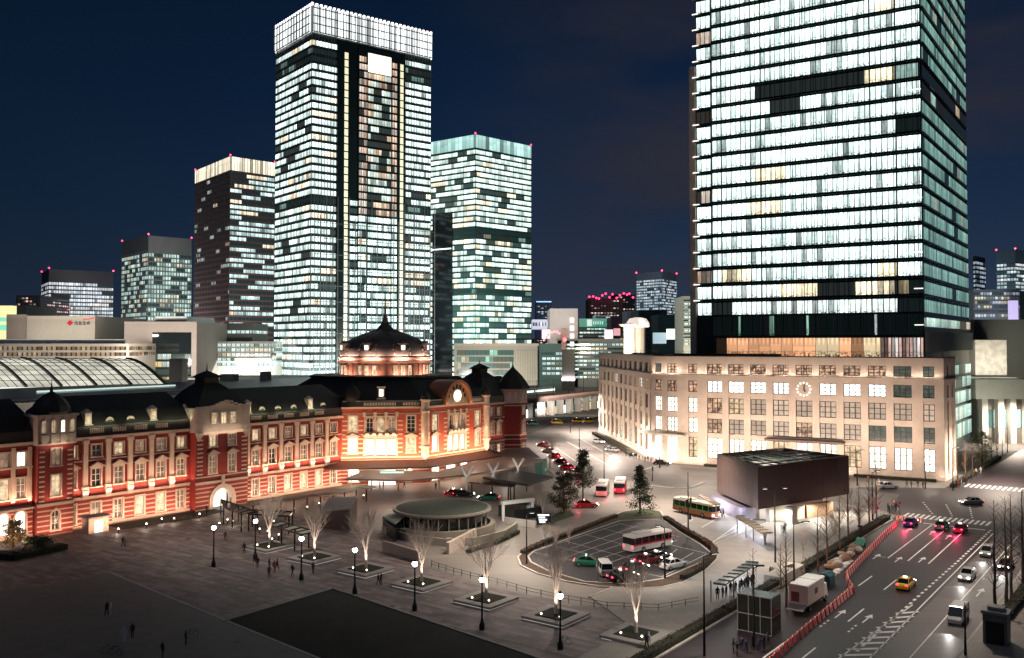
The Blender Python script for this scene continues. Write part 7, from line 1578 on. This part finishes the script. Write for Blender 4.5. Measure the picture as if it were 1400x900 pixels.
def bare_tree(seed, h=9.0, bark=None, spread=.55):
    rnd = random.Random(seed); t = thing('bare_tree', 'x', 'tree'); b = MB(); q = Vector((0, 0, -.1)); hb = h * .24
    b.tube(q, (0, 0, hb * .5), .19, .16, 8); b.tube((0, 0, hb * .5), (.02, .02, hb), .16, .14, 8); b.build('trunk', bark, t)
    c = MB()
    for k in range(7):
        a = 2 * math.pi * k / 7 + rnd.uniform(-.3, .3); d = Vector((math.cos(a) * .34, math.sin(a) * .34, 1)).normalized(); grow(c, Vector((0, 0, hb * rnd.uniform(.7, 1))), d, h * rnd.uniform(.22, .28), .075, 4, rnd, spread, .09, 3, .66)
    c.build('crown', bark, t); return t
def tall_tree(seed, h=13.0, bark=None):
    rnd = random.Random(seed); t = thing('bare_tree', 'x', 'tree'); b = MB(); q = Vector((0, 0, -.1)); n = 9; pts = [Vector((rnd.uniform(-.06, .06), rnd.uniform(-.06, .06), h * i / n)) for i in range(n + 1)]
    for i in range(n): b.tube(pts[i], pts[i + 1], .17 * (1 - i / n) + .02, .17 * (1 - (i + 1) / n) + .02, 6)
    b.build('trunk', bark, t); c = MB()
    for i in range(46):
        z = h * (.24 + .74 * i / 46); a = rnd.uniform(0, 6.28); f = 1 - (z / h) * .75; d = Vector((math.cos(a), math.sin(a), rnd.uniform(.5, 1.1))).normalized(); k = min(n - 1, int(z / h * n)); p = pts[k] + (pts[k + 1] - pts[k]) * (z / h * n - k)
        grow(c, p, d, 2.4 * f * rnd.uniform(.5, 1.1), .035 * f + .012, 1, rnd, .6, .12, 2, .5)
    c.build('crown', bark, t); return t
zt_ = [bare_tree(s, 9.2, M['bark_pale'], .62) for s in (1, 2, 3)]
# square planters with trees, lamps along the same row
M['plinth'] = mat('plinth_granite', (.34, .32, .30), .7, var=.12); M['plinth_glow'] = glow('plinth_light', (1, .95, .9), .55)
def planter_proto():
    t = thing('tree_planter', 'x', 'planter'); b = MB(); b.prism([(-3.0, -3.0), (3.0, -3.0), (3.0, 3.0), (-3.0, 3.0)], .12, .42); 
    b.build('bench_plinth', M['plinth'], t); b = MB(); b.prism([(-1.9, -1.9), (1.9, -1.9), (1.9, 1.9), (-1.9, 1.9)], .421, .52, [(-1.8, -1.8), (1.8, -1.8), (1.8, 1.8), (-1.8, 1.8)]); b.build('soil_bed', M['soil'], t)
    b = MB(); b.prism([(-2.85, -2.85), (2.85, -2.85), (2.85, 2.85), (-2.85, 2.85)], .02, .12); b.build('light_strip', M['plinth_glow'], t)
    for x, y in ((1.4, -1.2), (-1.1, -1.5)): b = MB(); b.ball((x, y, .66), .11, 5); b.build('uplight', M['small_bulb'], t)
    return t
pp_ = planter_proto()
lamp = thing('street_lamp', 'x', 'street lamp'); b = MB(); b.lathe([(.28, 0), (.28, .5), (.16, .8), (.1, 1.2), (.075, 4.4), (.12, 4.45), (.12, 4.6)], 0, 0, 12); b.build('pole', M['dark'], lamp); b = MB(); b.ball((0, 0, 4.86), .27, 8); b.build('globe', M['bulb'], lamp)
b = MB(); b.lathe([(.2, 5.08), (.14, 5.2), (.03, 5.32)], 0, 0, 10); b.build('cap', M['dark'], lamp)
pos_p = [(92.9, -119.6), (92.2, -107.8), (91.9, -96.2), (91.3, -84.7), (90.6, -72.8), (90.3, -61.8), (89.9, -50.6)]
nmz = ['farthest', 'second farthest', 'third farthest', 'middle', 'third nearest', 'second nearest', 'nearest']
for i, (s_, d_) in enumerate(pos_p):
    place(pp_, W(s_, d_, .01), RZ, 'square granite planter with a lit edge, %s of the seven along the plaza' % nmz[i], 'square tree planters of the plaza')
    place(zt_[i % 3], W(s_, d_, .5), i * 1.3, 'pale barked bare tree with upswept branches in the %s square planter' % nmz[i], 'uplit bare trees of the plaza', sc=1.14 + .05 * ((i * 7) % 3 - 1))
    for a_, b_, c_ in ((0, 1.3, 1), (-1.5, -.9, .8), (-1.2, .9, .7)): spot(W(s_ + a_, d_ + b_, .72), W(-a_ * .55, -b_ * .55, 2.6), 68 * c_, (1, .80, .68), 75, .1)
pos_l = [(76.5, -110.8), (82.4, -112.6 + .5), (83.1, -100.1), (82.9, -88.8), (82.2, -77.4), (81.7, -66.2), (81.3, -55.1)]
lampnames = ['in front of the arched portal, leftmost of the lamp row', 'second from the left of the lamp row', 'third from the left of the lamp row', 'fourth from the left of the lamp row', 'fifth from the left of the lamp row', 'beside the third nearest planter', 'beside the second nearest planter']
px_l = [(292, 775), (349, 764), (412, 793), (485, 812), (567, 835), (659, 861), (766, 888)]
for i, (x, y) in enumerate(px_l): place(lamp, G(x, y), 0, 'black globe lamp, ' + lampnames[i], 'globe lamps of the plaza', sc=1.18)
# avenue trees, left side along the hedge
tt3 = [tall_tree(s, 13, M['bark_red_lit']) for s in (11, 12, 13)]
sp_ = [(104.5, -42.8, 11), (110.4, -40.9, 13), (119.5, -45.0, 8), (131.5, -44.0, 12), (138.0, -44.8, 14), (145.5, -45.2, 12), (152.5, -46, 15), (160, -46.4, 12), (167.5, -46.8, 13), (175, -47.6, 14)]
for i, (s_, d_, h_) in enumerate(sp_): place(tt3[i % 3], W(s_, d_, .1), i * 2.1, 'slender reddish-lit bare tree in the hedge strip, %s from the bottom of the avenue' % ordn(i), 'bare trees in the hedge strip', sc=(h_ / 13 * .9, h_ / 13 * .9, h_ / 13 * .75))
td = [tall_tree(s, 14, M['bark_dark']) for s in (21, 22, 23)]
for i, (s_, d_) in enumerate(((122, -19.6), (127.5, -19.2), (133, -19.4), (139, -18.9), (145.5, -19.1), (152, -18.4), (159, -18.6), (167, -17.9), (176, -16.8), (196, -16.4), (207, -17.5), (218, -19), (231, -22), (125, -16.2), (131, -15.8), (137, -16.4), (143, -15.4), (149, -15.9), (156, -15.2), (163, -15), (171, -14.6), (180, -14))): place(td[i % 3], W(s_, d_, .1), i * 1.7, 'tall dark leafless tree on the right hand footway, %s going away' % ordn(i), 'tall dark trees on the right footway', sc=(1.2, 1.2, 1.0 - .013 * i))
for i, (px, py, h_) in enumerate(((752, 640, 10), (735, 694, 6.5), (742, 708, 6), (1140, 745, 6.5), (1175, 730, 6), (1098, 765, 6), (1195, 715, 6), (1022, 640, 0), (760, 752, 4.5), (745, 742, 4), (778, 745, 4))):
    if not h_: continue
    place(zt_[(i + 1) % 3], G(px, py), i * .9, 'small pale bare tree %s' % ('beside the queue of taxis', 'behind the white portal', 'above the lit sign board', 'in front of the brown box, lower one', 'in front of the brown box, middle one', 'near the tan wall of the brown box hall', 'nearest the avenue corner', '', 'on the left tip of the taxi pool, middle', 'on the left tip of the taxi pool, upper', 'on the left tip of the taxi pool, right')[i], 'small bare trees', sc=h_ / 9.2)
for i in range(9):
    s_ = 236 + i * 9; place(tt3[i % 3], W(s_, -45.5, .1), i, 'bare street tree on the left of the far avenue, %s going away' % ordn(i), 'far avenue street trees', sc=.7)
# leafy trees
def leafmat(name, c1, c2):
    m, nt, b = new_mat(name); L = nt.links.new; g_ = nd(nt, 'ShaderNodeNewGeometry'); L(mixc(nt, g_.outputs['Random Per Island'], c1, c2), b.inputs['Base Color']); b.inputs['Roughness'].default_value = .6; return m
lf1 = leafmat('evergreen_leaves', (.02, .035, .015), (.06, .09, .03)); lf2 = leafmat('bronze_leaves', (.035, .03, .012), (.12, .10, .03)); lfh = leafmat('hedge_leaves', (.03, .028, .010), (.12, .09, .03)); lfr = leafmat('russet_leaves', (.05, .02, .012), (.20, .075, .04))
def leaf(mb, p, s, rnd):
    a = Vector((rnd.uniform(-1, 1), rnd.uniform(-1, 1), rnd.uniform(-1, 1))).normalized(); x = a.orthogonal().normalized() * s; y = a.cross(x).normalized() * s * .6
    mb.face([p - x, p - y, p + x, p + y])
def leafy(label, px, py, h, rad, shape, lm, seed, n=4200, hb=1.2):
    rnd = random.Random(seed); t = thing('evergreen_tree', label, 'tree', G(px, py)); b = MB(); b.tube((0, 0, -.1), (0, 0, h * .92), .2, .04, 7)
    cl = []
    for i in range(70):
        z = hb + (h - hb) * (i / 70) ** .9; q = (z - hb) / (h - hb); r = rad * (shape(q)) * rnd.uniform(.35, 1.0); a = rnd.uniform(0, 6.28); cl.append(Vector((r * math.cos(a), r * math.sin(a), z)))
        if i % 2 == 0: b.tube((0, 0, z - .4), cl[-1], .05, .015, 4)
    b.build('trunk', M['bark_dark'], t); c = MB()
    for i in range(n):
        k = cl[rnd.randrange(len(cl))]; q = (k.z - hb) / (h - hb); s = .55 + .5 * (1 - q) * (rad / 2.5)
        p = k + Vector((rnd.gauss(0, .5) * s, rnd.gauss(0, .5) * s, rnd.gauss(0, .32) * s)); leaf(c, p, rnd.uniform(.10, .2), rnd)
    c.build('crown', lm, t); return t
leafy('dark conical evergreen on the tip of the taxi pool island', 875, 703, 9.2, 2.9, lambda q: (1 - q) * .95 + .08, lf1, 5)
leafy('rounded bronze green tree behind the lit sign board', 771, 701, 7.6, 2.8, lambda q: math.sin(min(1, q * 1.2 + .15) * math.pi * .8) , lf2, 6, hb=.8)
leafy('tall narrow dark leafy tree between the taxi queue and the buses', 797, 688, 10.8, 2.3, lambda q: .75 + .25 * math.sin(q * 6), lf1, 7, hb=3.4)
leafy('yellow green lit street tree by the concrete hall', 1343, 636, 9, 3.6, lambda q: math.sin(min(1, q + .15) * math.pi * .85), leafmat('lit_leaves', (.10, .12, .03), (.28, .30, .08)), 8, n=2600)
leafy('small leafy shrub tree at the left edge before the small turret', 18, 748, 4.2, 2.2, lambda q: .9 - .4 * q, lf2, 9, n=1800, hb=.4)
leafy('low dark shrub right of the shrub tree at the left edge', 52, 750, 1.9, 2.6, lambda q: 1 - .5 * q, lf1, 10, n=1500, hb=.1)
# hedges
def hedge(label, pts, w_, h_, lm, dens=60, seed=1, name='hedge', z=.1, stuff=False):
    rnd = random.Random(seed); b = MB(); base_ = pts[0]
    t = thing(name, label, 'hedge', (base_.x, base_.y, 0)); core = MB()
    for p, q in zip(pts[:-1], pts[1:]):
        d_ = q - p; c_ = (p + q) / 2; core.obox((c_.x, c_.y, z + h_ * .42), d_.length + w_ * .4, w_ * .8, h_ * .84, math.atan2(d_.y, d_.x)); nn_ = Vector((-d_.y, d_.x, 0)).normalized()
        for i in range(int(d_.length * dens)):
            k = rnd.random(); u_ = rnd.uniform(-.5, .5) * w_; zz = z + h_ * (rnd.random() ** .5) + rnd.gauss(0, .04); leaf(b, p + d_ * k + nn_ * u_ + Vector((0, 0, zz)), rnd.uniform(.06, .13), rnd)
    core.build('hedge_body', M['soil'], t, world=True); b.build('leaves', lm, t, world=True); return t
hedge('long brown green hedge between the footway and the avenue', wp([(60, -46.2), (104, -46.2), (122, -46.1)]), 1.4, .8, lfh, 70, 1); hedge('brown green hedge beyond the pale planter block along the avenue', wp([(128, -45.9), (140, -46.0), (160, -46.2), (178, -46.6)]), 1.6, .9, lfh, 80, 2)
hedge('low hedge at the foot of the cream block front', [Vector((*off(t_, 2.2), 0)) for t_ in (2, 20)], 1.4, .7, lfh, 60, 3)
hedge('low hedge along the middle of the cream block front', [Vector((*off(t_, 2.2), 0)) for t_ in (44, 58)], 1.4, .7, lfh, 60, 4)
hedge('low lit hedge along the side wing of the cream block', [Vector((*off(t_, 4.0), 0)) for t_ in (TW + 6, TW + 70)], 1.8, 1.0, lfh, 50, 5)
hedge('russet hedge round the right hand edge of the taxi pool', gp([(910, 711), (936, 728), (968, 746), (977, 756), (975, 765), (962, 777), (934, 793)]), 1.1, .7, lfr, 110, 6, z=.14)
hedge('dry russet hedge along the upper left edge of the taxi pool', gp([(715, 758), (745, 744), (782, 731), (815, 718), (842, 708)]), 1.0, .6, lfr, 90, 7, z=.14)
hedge('dark hedge below the ring wall of the round pavilion', gp([(640, 757), (680, 744), (708, 730)]), .8, .6, lf1, 90, 8)
hedge('dark clipped hedge on the right footway beneath the tall trees', wp([(122, -18.6), (150, -18.2), (178, -17.4)]), 1.6, .9, lfh, 60, 9)
hedge('hedge beside the far footway leading away past the cream block', wp([(226, -44.6), (250, -44.8), (290, -45)]), 1.4, 1.0, lfh, 50, 10)
hedge('leafy roof terrace planting behind the coping over the rounded corner', [Vector((*off(t_, -5), 0)) for t_ in (40, 50, 60, TF + 6)], 2.2, 1.6, lf2, 45, 13, z=28.9)
hedge('green roof terrace planting above the side wing', [Vector((*off(t_, -4), 0)) for t_ in (TW + 4, TW + 40)], 2.0, 1.2, lf1, 35, 14, z=28.9)
hedge('black clipped hedge at the left edge in front of the station', gp([(-10, 762), (20, 765), (60, 757), (84, 752)]), 2.4, 1.0, lf1, 70, 12)
t = thing('planter_block', 'pale stone planter block with a triangular recess beside the avenue hedge', 'planter', W(125, -46.5), AU); b = MB(); b.prism([(-4.6, -1.3), (4.6, -1.3), (4.6, 1.3), (-4.6, 1.3)], 0, 1.2, [(-4.6, -1.2), (4.6, -1.2), (4.6, 1.2), (-4.6, 1.2)]); b.build('block', M['cream'], t); b = MB(); b.prism([(1.5, -.6), (4.0, .2), (1.5, .8)], 1.2, 1.23); b.build('recess', M['soil'], t)
# ------------------------------------------------------------------ railings, poles, kiosks
rpts = gp([(590, 775), (620, 785), (655, 794), (680, 800), (720, 812), (760, 821), (830, 833), (900, 836), (955, 826)])
t = thing('pedestrian_railing', 'long low metal railing curving along the plaza edge of the rotary', 'railing', rpts[0]); b = MB(); q_ = MB()
for p, q in zip(rpts[:-1], rpts[1:]):
    for z in (.45, .85): b.tube(p + Vector((0, 0, z)), q + Vector((0, 0, z)), .03, n=4)
    n = max(1, round((q - p).length / 2.0))
    for i in range(n): e_ = p + (q - p) * i / n; q_.tube(e_, e_ + Vector((0, 0, .92)), .045, n=5)
b.build('rail', M['dark'], t, world=True); q_.build('posts', M['dark'], t, world=True)
def tallpole(label, px, py, h, arm=None, sig=False, lampw=0, col=(1, .93, .82), name='street_light_pole', m_=None):
    t = thing(name, label, 'street light' if not sig else 'traffic signal', G(px, py)); b = MB(); b.lathe([(.16, 0), (.14, .6), (.10, h * .5), (.06, h)], 0, 0, 8); b.build('pole', m_ or M['dark'], t)
    if arm:
        for ax, ay in arm:
            b = MB(); b.tube((0, 0, h - .1), (ax, ay, h + .25), .05, n=5); b.build('arm', m_ or M['dark'], t); b = MB(); b.obox((ax, ay, h + .22), .9, .35, .14, math.atan2(ay, ax)); b.build('lamp_head', M['dark'], t)
            if lampw: b = MB(); b.obox((ax, ay, h + .14), .6, .25, .03, math.atan2(ay, ax)); b.build('lamp_lens', bpy.data.materials.get('lens') or glow('lens', col, 6), t); spot(t.location + Vector((ax, ay, h + .05)), (0, 0, -1), lampw * .6, (1, .86, .72), 160, .25, 1)
    if sig:
        for k_, (sx, zz) in enumerate(sig): b = MB(); b.obox((sx, -.2, zz), .34, .3, 1.0); b.build('signal_head', M['dark'], t)
    return t
tallpole('tall unlit mast rising from the bottom edge beside the rotary', 963, 897, 10.5, [(1.2, .4)], lampw=900)
tallpole('slim lamp mast at the left side of the taxi pool', 720, 772, 7.5, [(.8, 0)], lampw=500); tallpole('pale slim mast at the front of the taxi pool', 817, 797, 5.4, m_=M['steel'])
tallpole('lamp mast at the right corner of the taxi pool', 909, 792, 7.2, [(-.8, .2)], lampw=600); tallpole('signal mast with dark heads beside the route bus', 941, 728, 10.5, sig=[(.4, 5.6), (-.3, 5.2), (.3, 2.8)], name='traffic_signal')
tallpole('mast behind the evergreen by the curved road', 826, 668, 9.5, [(1, 0)], lampw=900); tallpole('lamp mast with two arms in front of the bus queue', 1060, 770, 11, [(1.6, .3), (-1.6, -.3)], lampw=500)
tallpole('lamp mast at the hedge with one arm towards the avenue', 1086, 832, 10.5, [(1.6, .3)], lampw=220); tallpole('dark mast by the avenue corner with round signs', 1193, 712, 9, [(1.2, .3)], lampw=700)
tallpole('lamp mast at the far corner before the cream block', 1172, 664, 8, [(1.3, 0)], lampw=500); tallpole('thin mast in front of the right end of the cream block', 1303, 671, 9.5, [(1.2, 0)], lampw=700)
tallpole('slim mast on the footway by the curved road', 780, 592, 8, [(1, 0)], lampw=1200); tallpole('mast before the right windows of the cream block', 1265, 668, 6, [(.9, 0)], lampw=300); tallpole('mast near the shopfront corner', 902, 640, 6.5, [(.8, 0)], lampw=600)
tallpole('stubby black post on the right footway beside the kiosk', 1320, 897, 5.6); tallpole('signal mast on the crossing kerb beside the junction', 892, 658, 3.2, sig=[(0, 3)], name='traffic_signal'); tallpole('lamp mast near the bottom edge with a red lamp', 1031, 885, 8.6, [(.7, 0)])
tallpole('thin mast standing between the two narrow shelters', 998, 642, 9, [(1, 0)]); tallpole('mast on the far left of the curved road', 792, 612, 8, [(1.2, 0)], lampw=1000)
# red round signs
for i, (px, py) in enumerate(((1222, 690), (1230, 692), (1187, 655), (1199, 700))):
    t = thing('road_sign', 'small round red road sign on a pole near the avenue corner, %s from the left' % ordn((1, 2, 0, 3)[i] if i < 4 else i), 'road sign', G(px, py + 14)); b = MB(); b.tube((0, 0, 0), (0, 0, 2.9), .04, n=5); b.build('post', M['steel'], t); b = MB(); b.tube((0, -.06, 2.6), (0, 0, 2.6), .36, n=16); b.build('plate', m_bar, t); b = MB(); b.tube((0, -.08, 2.6), (0, -.065, 2.6), .22, n=16); b.build('plate_centre', mat('sign_blue%d' % i, (.05, .1, .4), .4, var=0) if i % 2 else M['white'], t)
ks = thing('metal_kiosk', 'grey metal kiosk with a dark shutter at the bottom right', 'kiosk', G(1363, 880), RZ)
b = MB(); b.box(-1.2, 1.2, -1.1, 1.1, 0, 3.4); b.build('cabin', mat('kiosk_grey', (.12, .14, .13), .5, var=.15), ks); b = MB(); b.box(-1.35, 1.35, -1.25, 1.25, 3.4, 3.7); b.box(-.8, .8, -.7, .7, 3.7, 4.1); b.build('cabin_roof', M['grey'], ks); b = MB(); b.box(-.9, .9, -1.14, -1.1, .2, 2.6); b.build('shutter', M['dark'], ks)
gb_ = thing('glass_lift_box', 'tall glass lift box with pale frame beside the bus queue', 'lift', G(1038, 862), RZ)
b = MB(); b.box(-2.0, 2.0, -1.4, 1.4, 0, 4.2); b.build('glass', em('lift_glass', (.02, .022, .02), (.7, .8, .65), .03, .15), gb_)
b = MB()
for x in (-2, -.7, .7, 2):
    for y in (-1.42, 1.42): b.tube((x, y, 0), (x, y, 4.3), .045, n=4)
for z in (.1, 2.1, 4.25): b.tube((-2, -1.43, z), (2, -1.43, z), .06, n=4); b.tube((2.02, -1.4, z), (2.02, 1.4, z), .06, n=4)
b.build('frame', M['stone_grey'], gb_)
bo = thing('bollard_light', 'x', 'bollard light'); b = MB(); b.lathe([(.09, 0), (.09, .7), (.12, .72), (.12, .78)], 0, 0, 8); b.build('post', M['dark'], bo); b = MB(); b.ball((0, 0, .88), .12, 5); b.build('bulb', M['small_bulb'], bo)
pb = [(162, 730), (200, 723), (221, 716), (238, 715), (273, 709), (318, 719), (311, 717), (330, 705), (345, 712), (374, 719), (390, 712), (402, 701), (420, 699), (436, 694), (456, 694), (366, 733), (381, 738), (1, 700), (497, 683), (452, 690), (355, 730), (340, 725), (300, 722), (372, 744)]
for i, (x, y) in enumerate(pb):
    if i == 17: continue
    place(bo, G(x, y), 0, 'small white glowing bollard light on the plaza, %s counted from the left lawn' % ordn(i), 'small bollard lights')
    if i < 6: point(G(x, y) + Vector((.0, -.3, .9)), 14, (1, .85, .65), .1)
# bicycles / handcarts low left
def bike(label, px, py, rz=0):
    t = thing('bicycle', label, 'bicycle', G(px, py), rz); b = MB()
    for q_ in ((-.5, 0, .35), (.5, 0, .35)): pass
    for x in (-.52, .52):
        w__ = MB()
        for i in range(14):
            a0, a1 = 2 * math.pi * i / 14, 2 * math.pi * (i + 1) / 14; w__.tube((x + .33 * math.cos(a0), 0, .35 + .33 * math.sin(a0)), (x + .33 * math.cos(a1), 0, .35 + .33 * math.sin(a1)), .022, n=4)
        w__.build('wheel', M['tyre'], t)
    for p, q in (((-.52, 0, .35), (-.15, 0, .75)), ((-.15, 0, .85), (-.02, 0, .33)), ((-.02, 0, .33), (.38, 0, .78)), ((-.15, 0, .76), (.36, 0, .82)), ((.36, 0, .95), (.52, 0, .35)), ((-.52, 0, .35), (-.02, 0, .33))): b.tube(p, q, .022, n=5)
    b.build('frame', M['grey'], t); b = MB(); b.obox((-.17, 0, .9), .24, .12, .06); b.build('saddle', M['dark'], t); b = MB(); b.tube((.34, -.26, .98), (.34, .26, .98), .02, n=5); b.build('handlebar', M['dark'], t); return t
bike('bicycle lying parked at the bottom left of the pale path', 150, 893, .5); bike('bicycle beside it at the bottom left, nearer the middle', 158, 896, -.3); bike('bicycle standing by the lone person on the pale path', 262, 872, .9)
bike('bicycle leaning below the second nearest planter', 771, 882, .2)
# ------------------------------------------------------------------ pools of light in the square and on the roads
def pool(px, py, h, p, col=(1, .82, .68), ang=165): g_ = G(px, py); spot((g_.x, g_.y, h + 5), (0, 0, -1), p * .95, col, ang, .4, 1)
for s_, d_ in ((170, -41.5), (170.5, -36.4), (170, -33.2)): point(W(s_, d_, .8), 70, (1, .02, .14), .2, 'brake_glow')
for px, py in ((745, 614), (760, 628), (776, 644), (790, 655)): point(G(px, py) + Vector((0, -1, .8)), 40, (1, .05, .08), .2, 'brake_glow')
for px, py in ((826, 682), (850, 678), (790, 697)): point(G(px, py) + Vector((0, -1, .9)), 22, (1, .1, .15), .2, 'brake_glow')
for s_, d_ in ((136, -25.9), (153, -26.2), (146, -22.6), (113, -22.9)): spot(W(s_, d_, .8), tuple(-W(1, 0) + Vector((0, 0, -.12))), 22, (1, .96, .9), 90, .1)
g_ = G(837, 622); spot((g_.x, g_.y, .9), (.4, -1, -.06), 300, (.95, 1, 1), 80, .1)
# under the brown box and its forecourt
for x, y, p, c_ in ((49, 164.2, 150, (1, .94, .84)), (39.6, 177, 130, (.80, .82, 1)), (57, 168.5, 170, (1, .90, .78)), (64, 174.5, 130, (1, .86, .72)), (41.8, 167, 110, (.82, .84, 1))): spot((x, y, 3.0), (0, 0, -1), p, c_, 165, .3, .3)
for x, y in ((46.5, 168.6), (50, 166.8), (56.5, 171.2)): point((x, y, 1.8), 14, (1, .92, .78), .2, 'soffit_lamp')
for px, py, p in ((1022, 722, 160), (1040, 735, 160), (968, 698, 130), (985, 706, 110)): point(G(px, py) + Vector((0, 0, 2.5)), p, (.84, .87, 1), .3, 'shelter_lamp')
for px, py in ((1000, 800), (1015, 792)): point(G(px, py) + Vector((0, 0, 2.5)), 70, (.7, .85, 1), .3, 'shelter_lamp')
for px, py, p in ((480, 664, 60), (560, 664, 90), (620, 662, 120), (690, 652, 80), (690, 668, 60)): point(G(px, py) + Vector((0, 0, 3.2)), p, (1, .85, .7), .25, 'canopy_lamp')
for px, py in ((300, 700), (330, 706), (360, 692), (400, 690), (440, 684), (475, 678), (410, 722), (455, 700)): point(G(px, py) + Vector((0, 0, 2.5)), 45, (1, .82, .6), .2, 'walk_lamp')
for px, py, h, p in ((760, 790, 9, 900), (660, 760, 9, 900), (1000, 750, 10, 900), (1050, 700, 9, 400), (900, 690, 9, 1900), (960, 650, 10, 2200), (1100, 680, 10, 1500), (1250, 690, 10, 900), (760, 610, 10, 4500), (800, 590, 10, 6500), (835, 625, 9, 6000), (1370, 660, 10, 4500), (1390, 610, 10, 9000), (1345, 760, 12, 1300), (1290, 830, 12, 700), (700, 735, 9, 900), (560, 700, 9, 800), (840, 660, 9, 1500), (945, 700, 9, 1400), (400, 750, 9, 300), (250, 740, 9, 300)):
    pool(px, py, h, p)

# added unseen floods that brighten the city walls and towers behind
def city_fill(px, Y, z, lx, ly, p, col=(1, .93, .82), up=.5, dirx=0.0):
    q = Pd(px, 470, Y); area((q.x, Y, z), (dirx, 1, up), (1, 0, 0), lx, ly, p, col, 160)
city_fill(75, 404, 37, 60, 1, 2000, up=.1); city_fill(60, 360, 22, 60, 1, 2500); city_fill(222, 385, 24, 34, 1, 4000, up=.2); city_fill(320, 425, 14, 30, 1, 1200); city_fill(390, 330, 6, 60, 1, 2500)
city_fill(810, 500, 3, 50, 1, 3500, (.85, 1, .92)); city_fill(770, 480, 14, 18, 1, 3500, (1, .8, .78)); city_fill(862, 400, 30, 8, 1, 6000, (1, .85, .6), .2); city_fill(815, 540, 12, 26, 1, 1500, (.85, 1, .95)); city_fill(680, 600, 3, 70, 1, 5000, (1, .95, .82)); city_fill(940, 455, 10, 14, 1, 2500, (1, .98, .85))
city_fill(1372, 305, 22.6, 30, 1, 2200, (1, .98, .86), .8); city_fill(1365, 275, 3, 26, 1, 1300, (1, .98, .84)); city_fill(1362, 440, 20, 30, 1, 2500, (.9, .95, 1)); city_fill(760, 405, 3, 60, 1, 3500, (1, .9, .8))
city_fill(480, 425, 3, 110, 2, 40000, (.9, 1, .98), 1.2); city_fill(330, 640, 3, 90, 2, 22000, (1, .9, .85), 1.2); city_fill(215, 720, 3, 90, 2, 30000, (.95, 1, 1), 1.2); city_fill(650, 700, 34, 90, 2, 14000, (.8, 1, .95), 1.2); city_fill(105, 900, 3, 100, 2, 25000, (.9, .9, 1), 1.0); city_fill(900, 1300, 3, 120, 2, 120000, (.8, .9, 1), .8); city_fill(1385, 1100, 3, 120, 2, 120000, (.8, .9, 1), .8)
point(G(700, 722) + Vector((0, 0, 3.5)), 90, (1, .95, .85), .2, 'portal_fill'); point(G(745, 726) + Vector((0, 0, 2.0)), 12, (.85, .92, 1), .2, 'sign_lamp')  # added point light that keeps the white portal from going dark
for px, py in ((530, 652), (590, 650), (650, 640), (700, 632)): point(G(px, py, 4.1) + Vector((0, 0, 3.5)), 70, (1, .72, .52), .3, 'canopy_top_fill')  # added points above the canopy that brighten its roof
# iron covers and drains in the roads and the square
b = MB(); rr = random.Random(4)
for i in range(26):
    p = W(rr.uniform(95, 200), rr.uniform(-43, -29), 0) if i < 13 else W(rr.uniform(60, 96), rr.uniform(-140, -52), 0)
    n = 14; b.face([(p.x + .38 * math.cos(6.283 * k / n), p.y + .38 * math.sin(6.283 * k / n), .027) for k in range(n)])
for i in range(9): p = W(64 + i * 0, -130 + i * 9, 0)
struct('road_covers', b, mat('cast_iron', (.03, .028, .027), .5, .4))
b = MB()
for d_ in range(-150, -50, 11): a_ = W(45, d_), W(80, d_); kerb_line(b, a_, .22, .0115)
kerb_line(b, wp([(80, -150), (80, -50)]), .3, .0115); kerb_line(b, wp([(97, -150), (97, -92)]), .3, .0115)
struct('drain_channel', b, mat('drain_stone', (.10, .085, .08), .7))
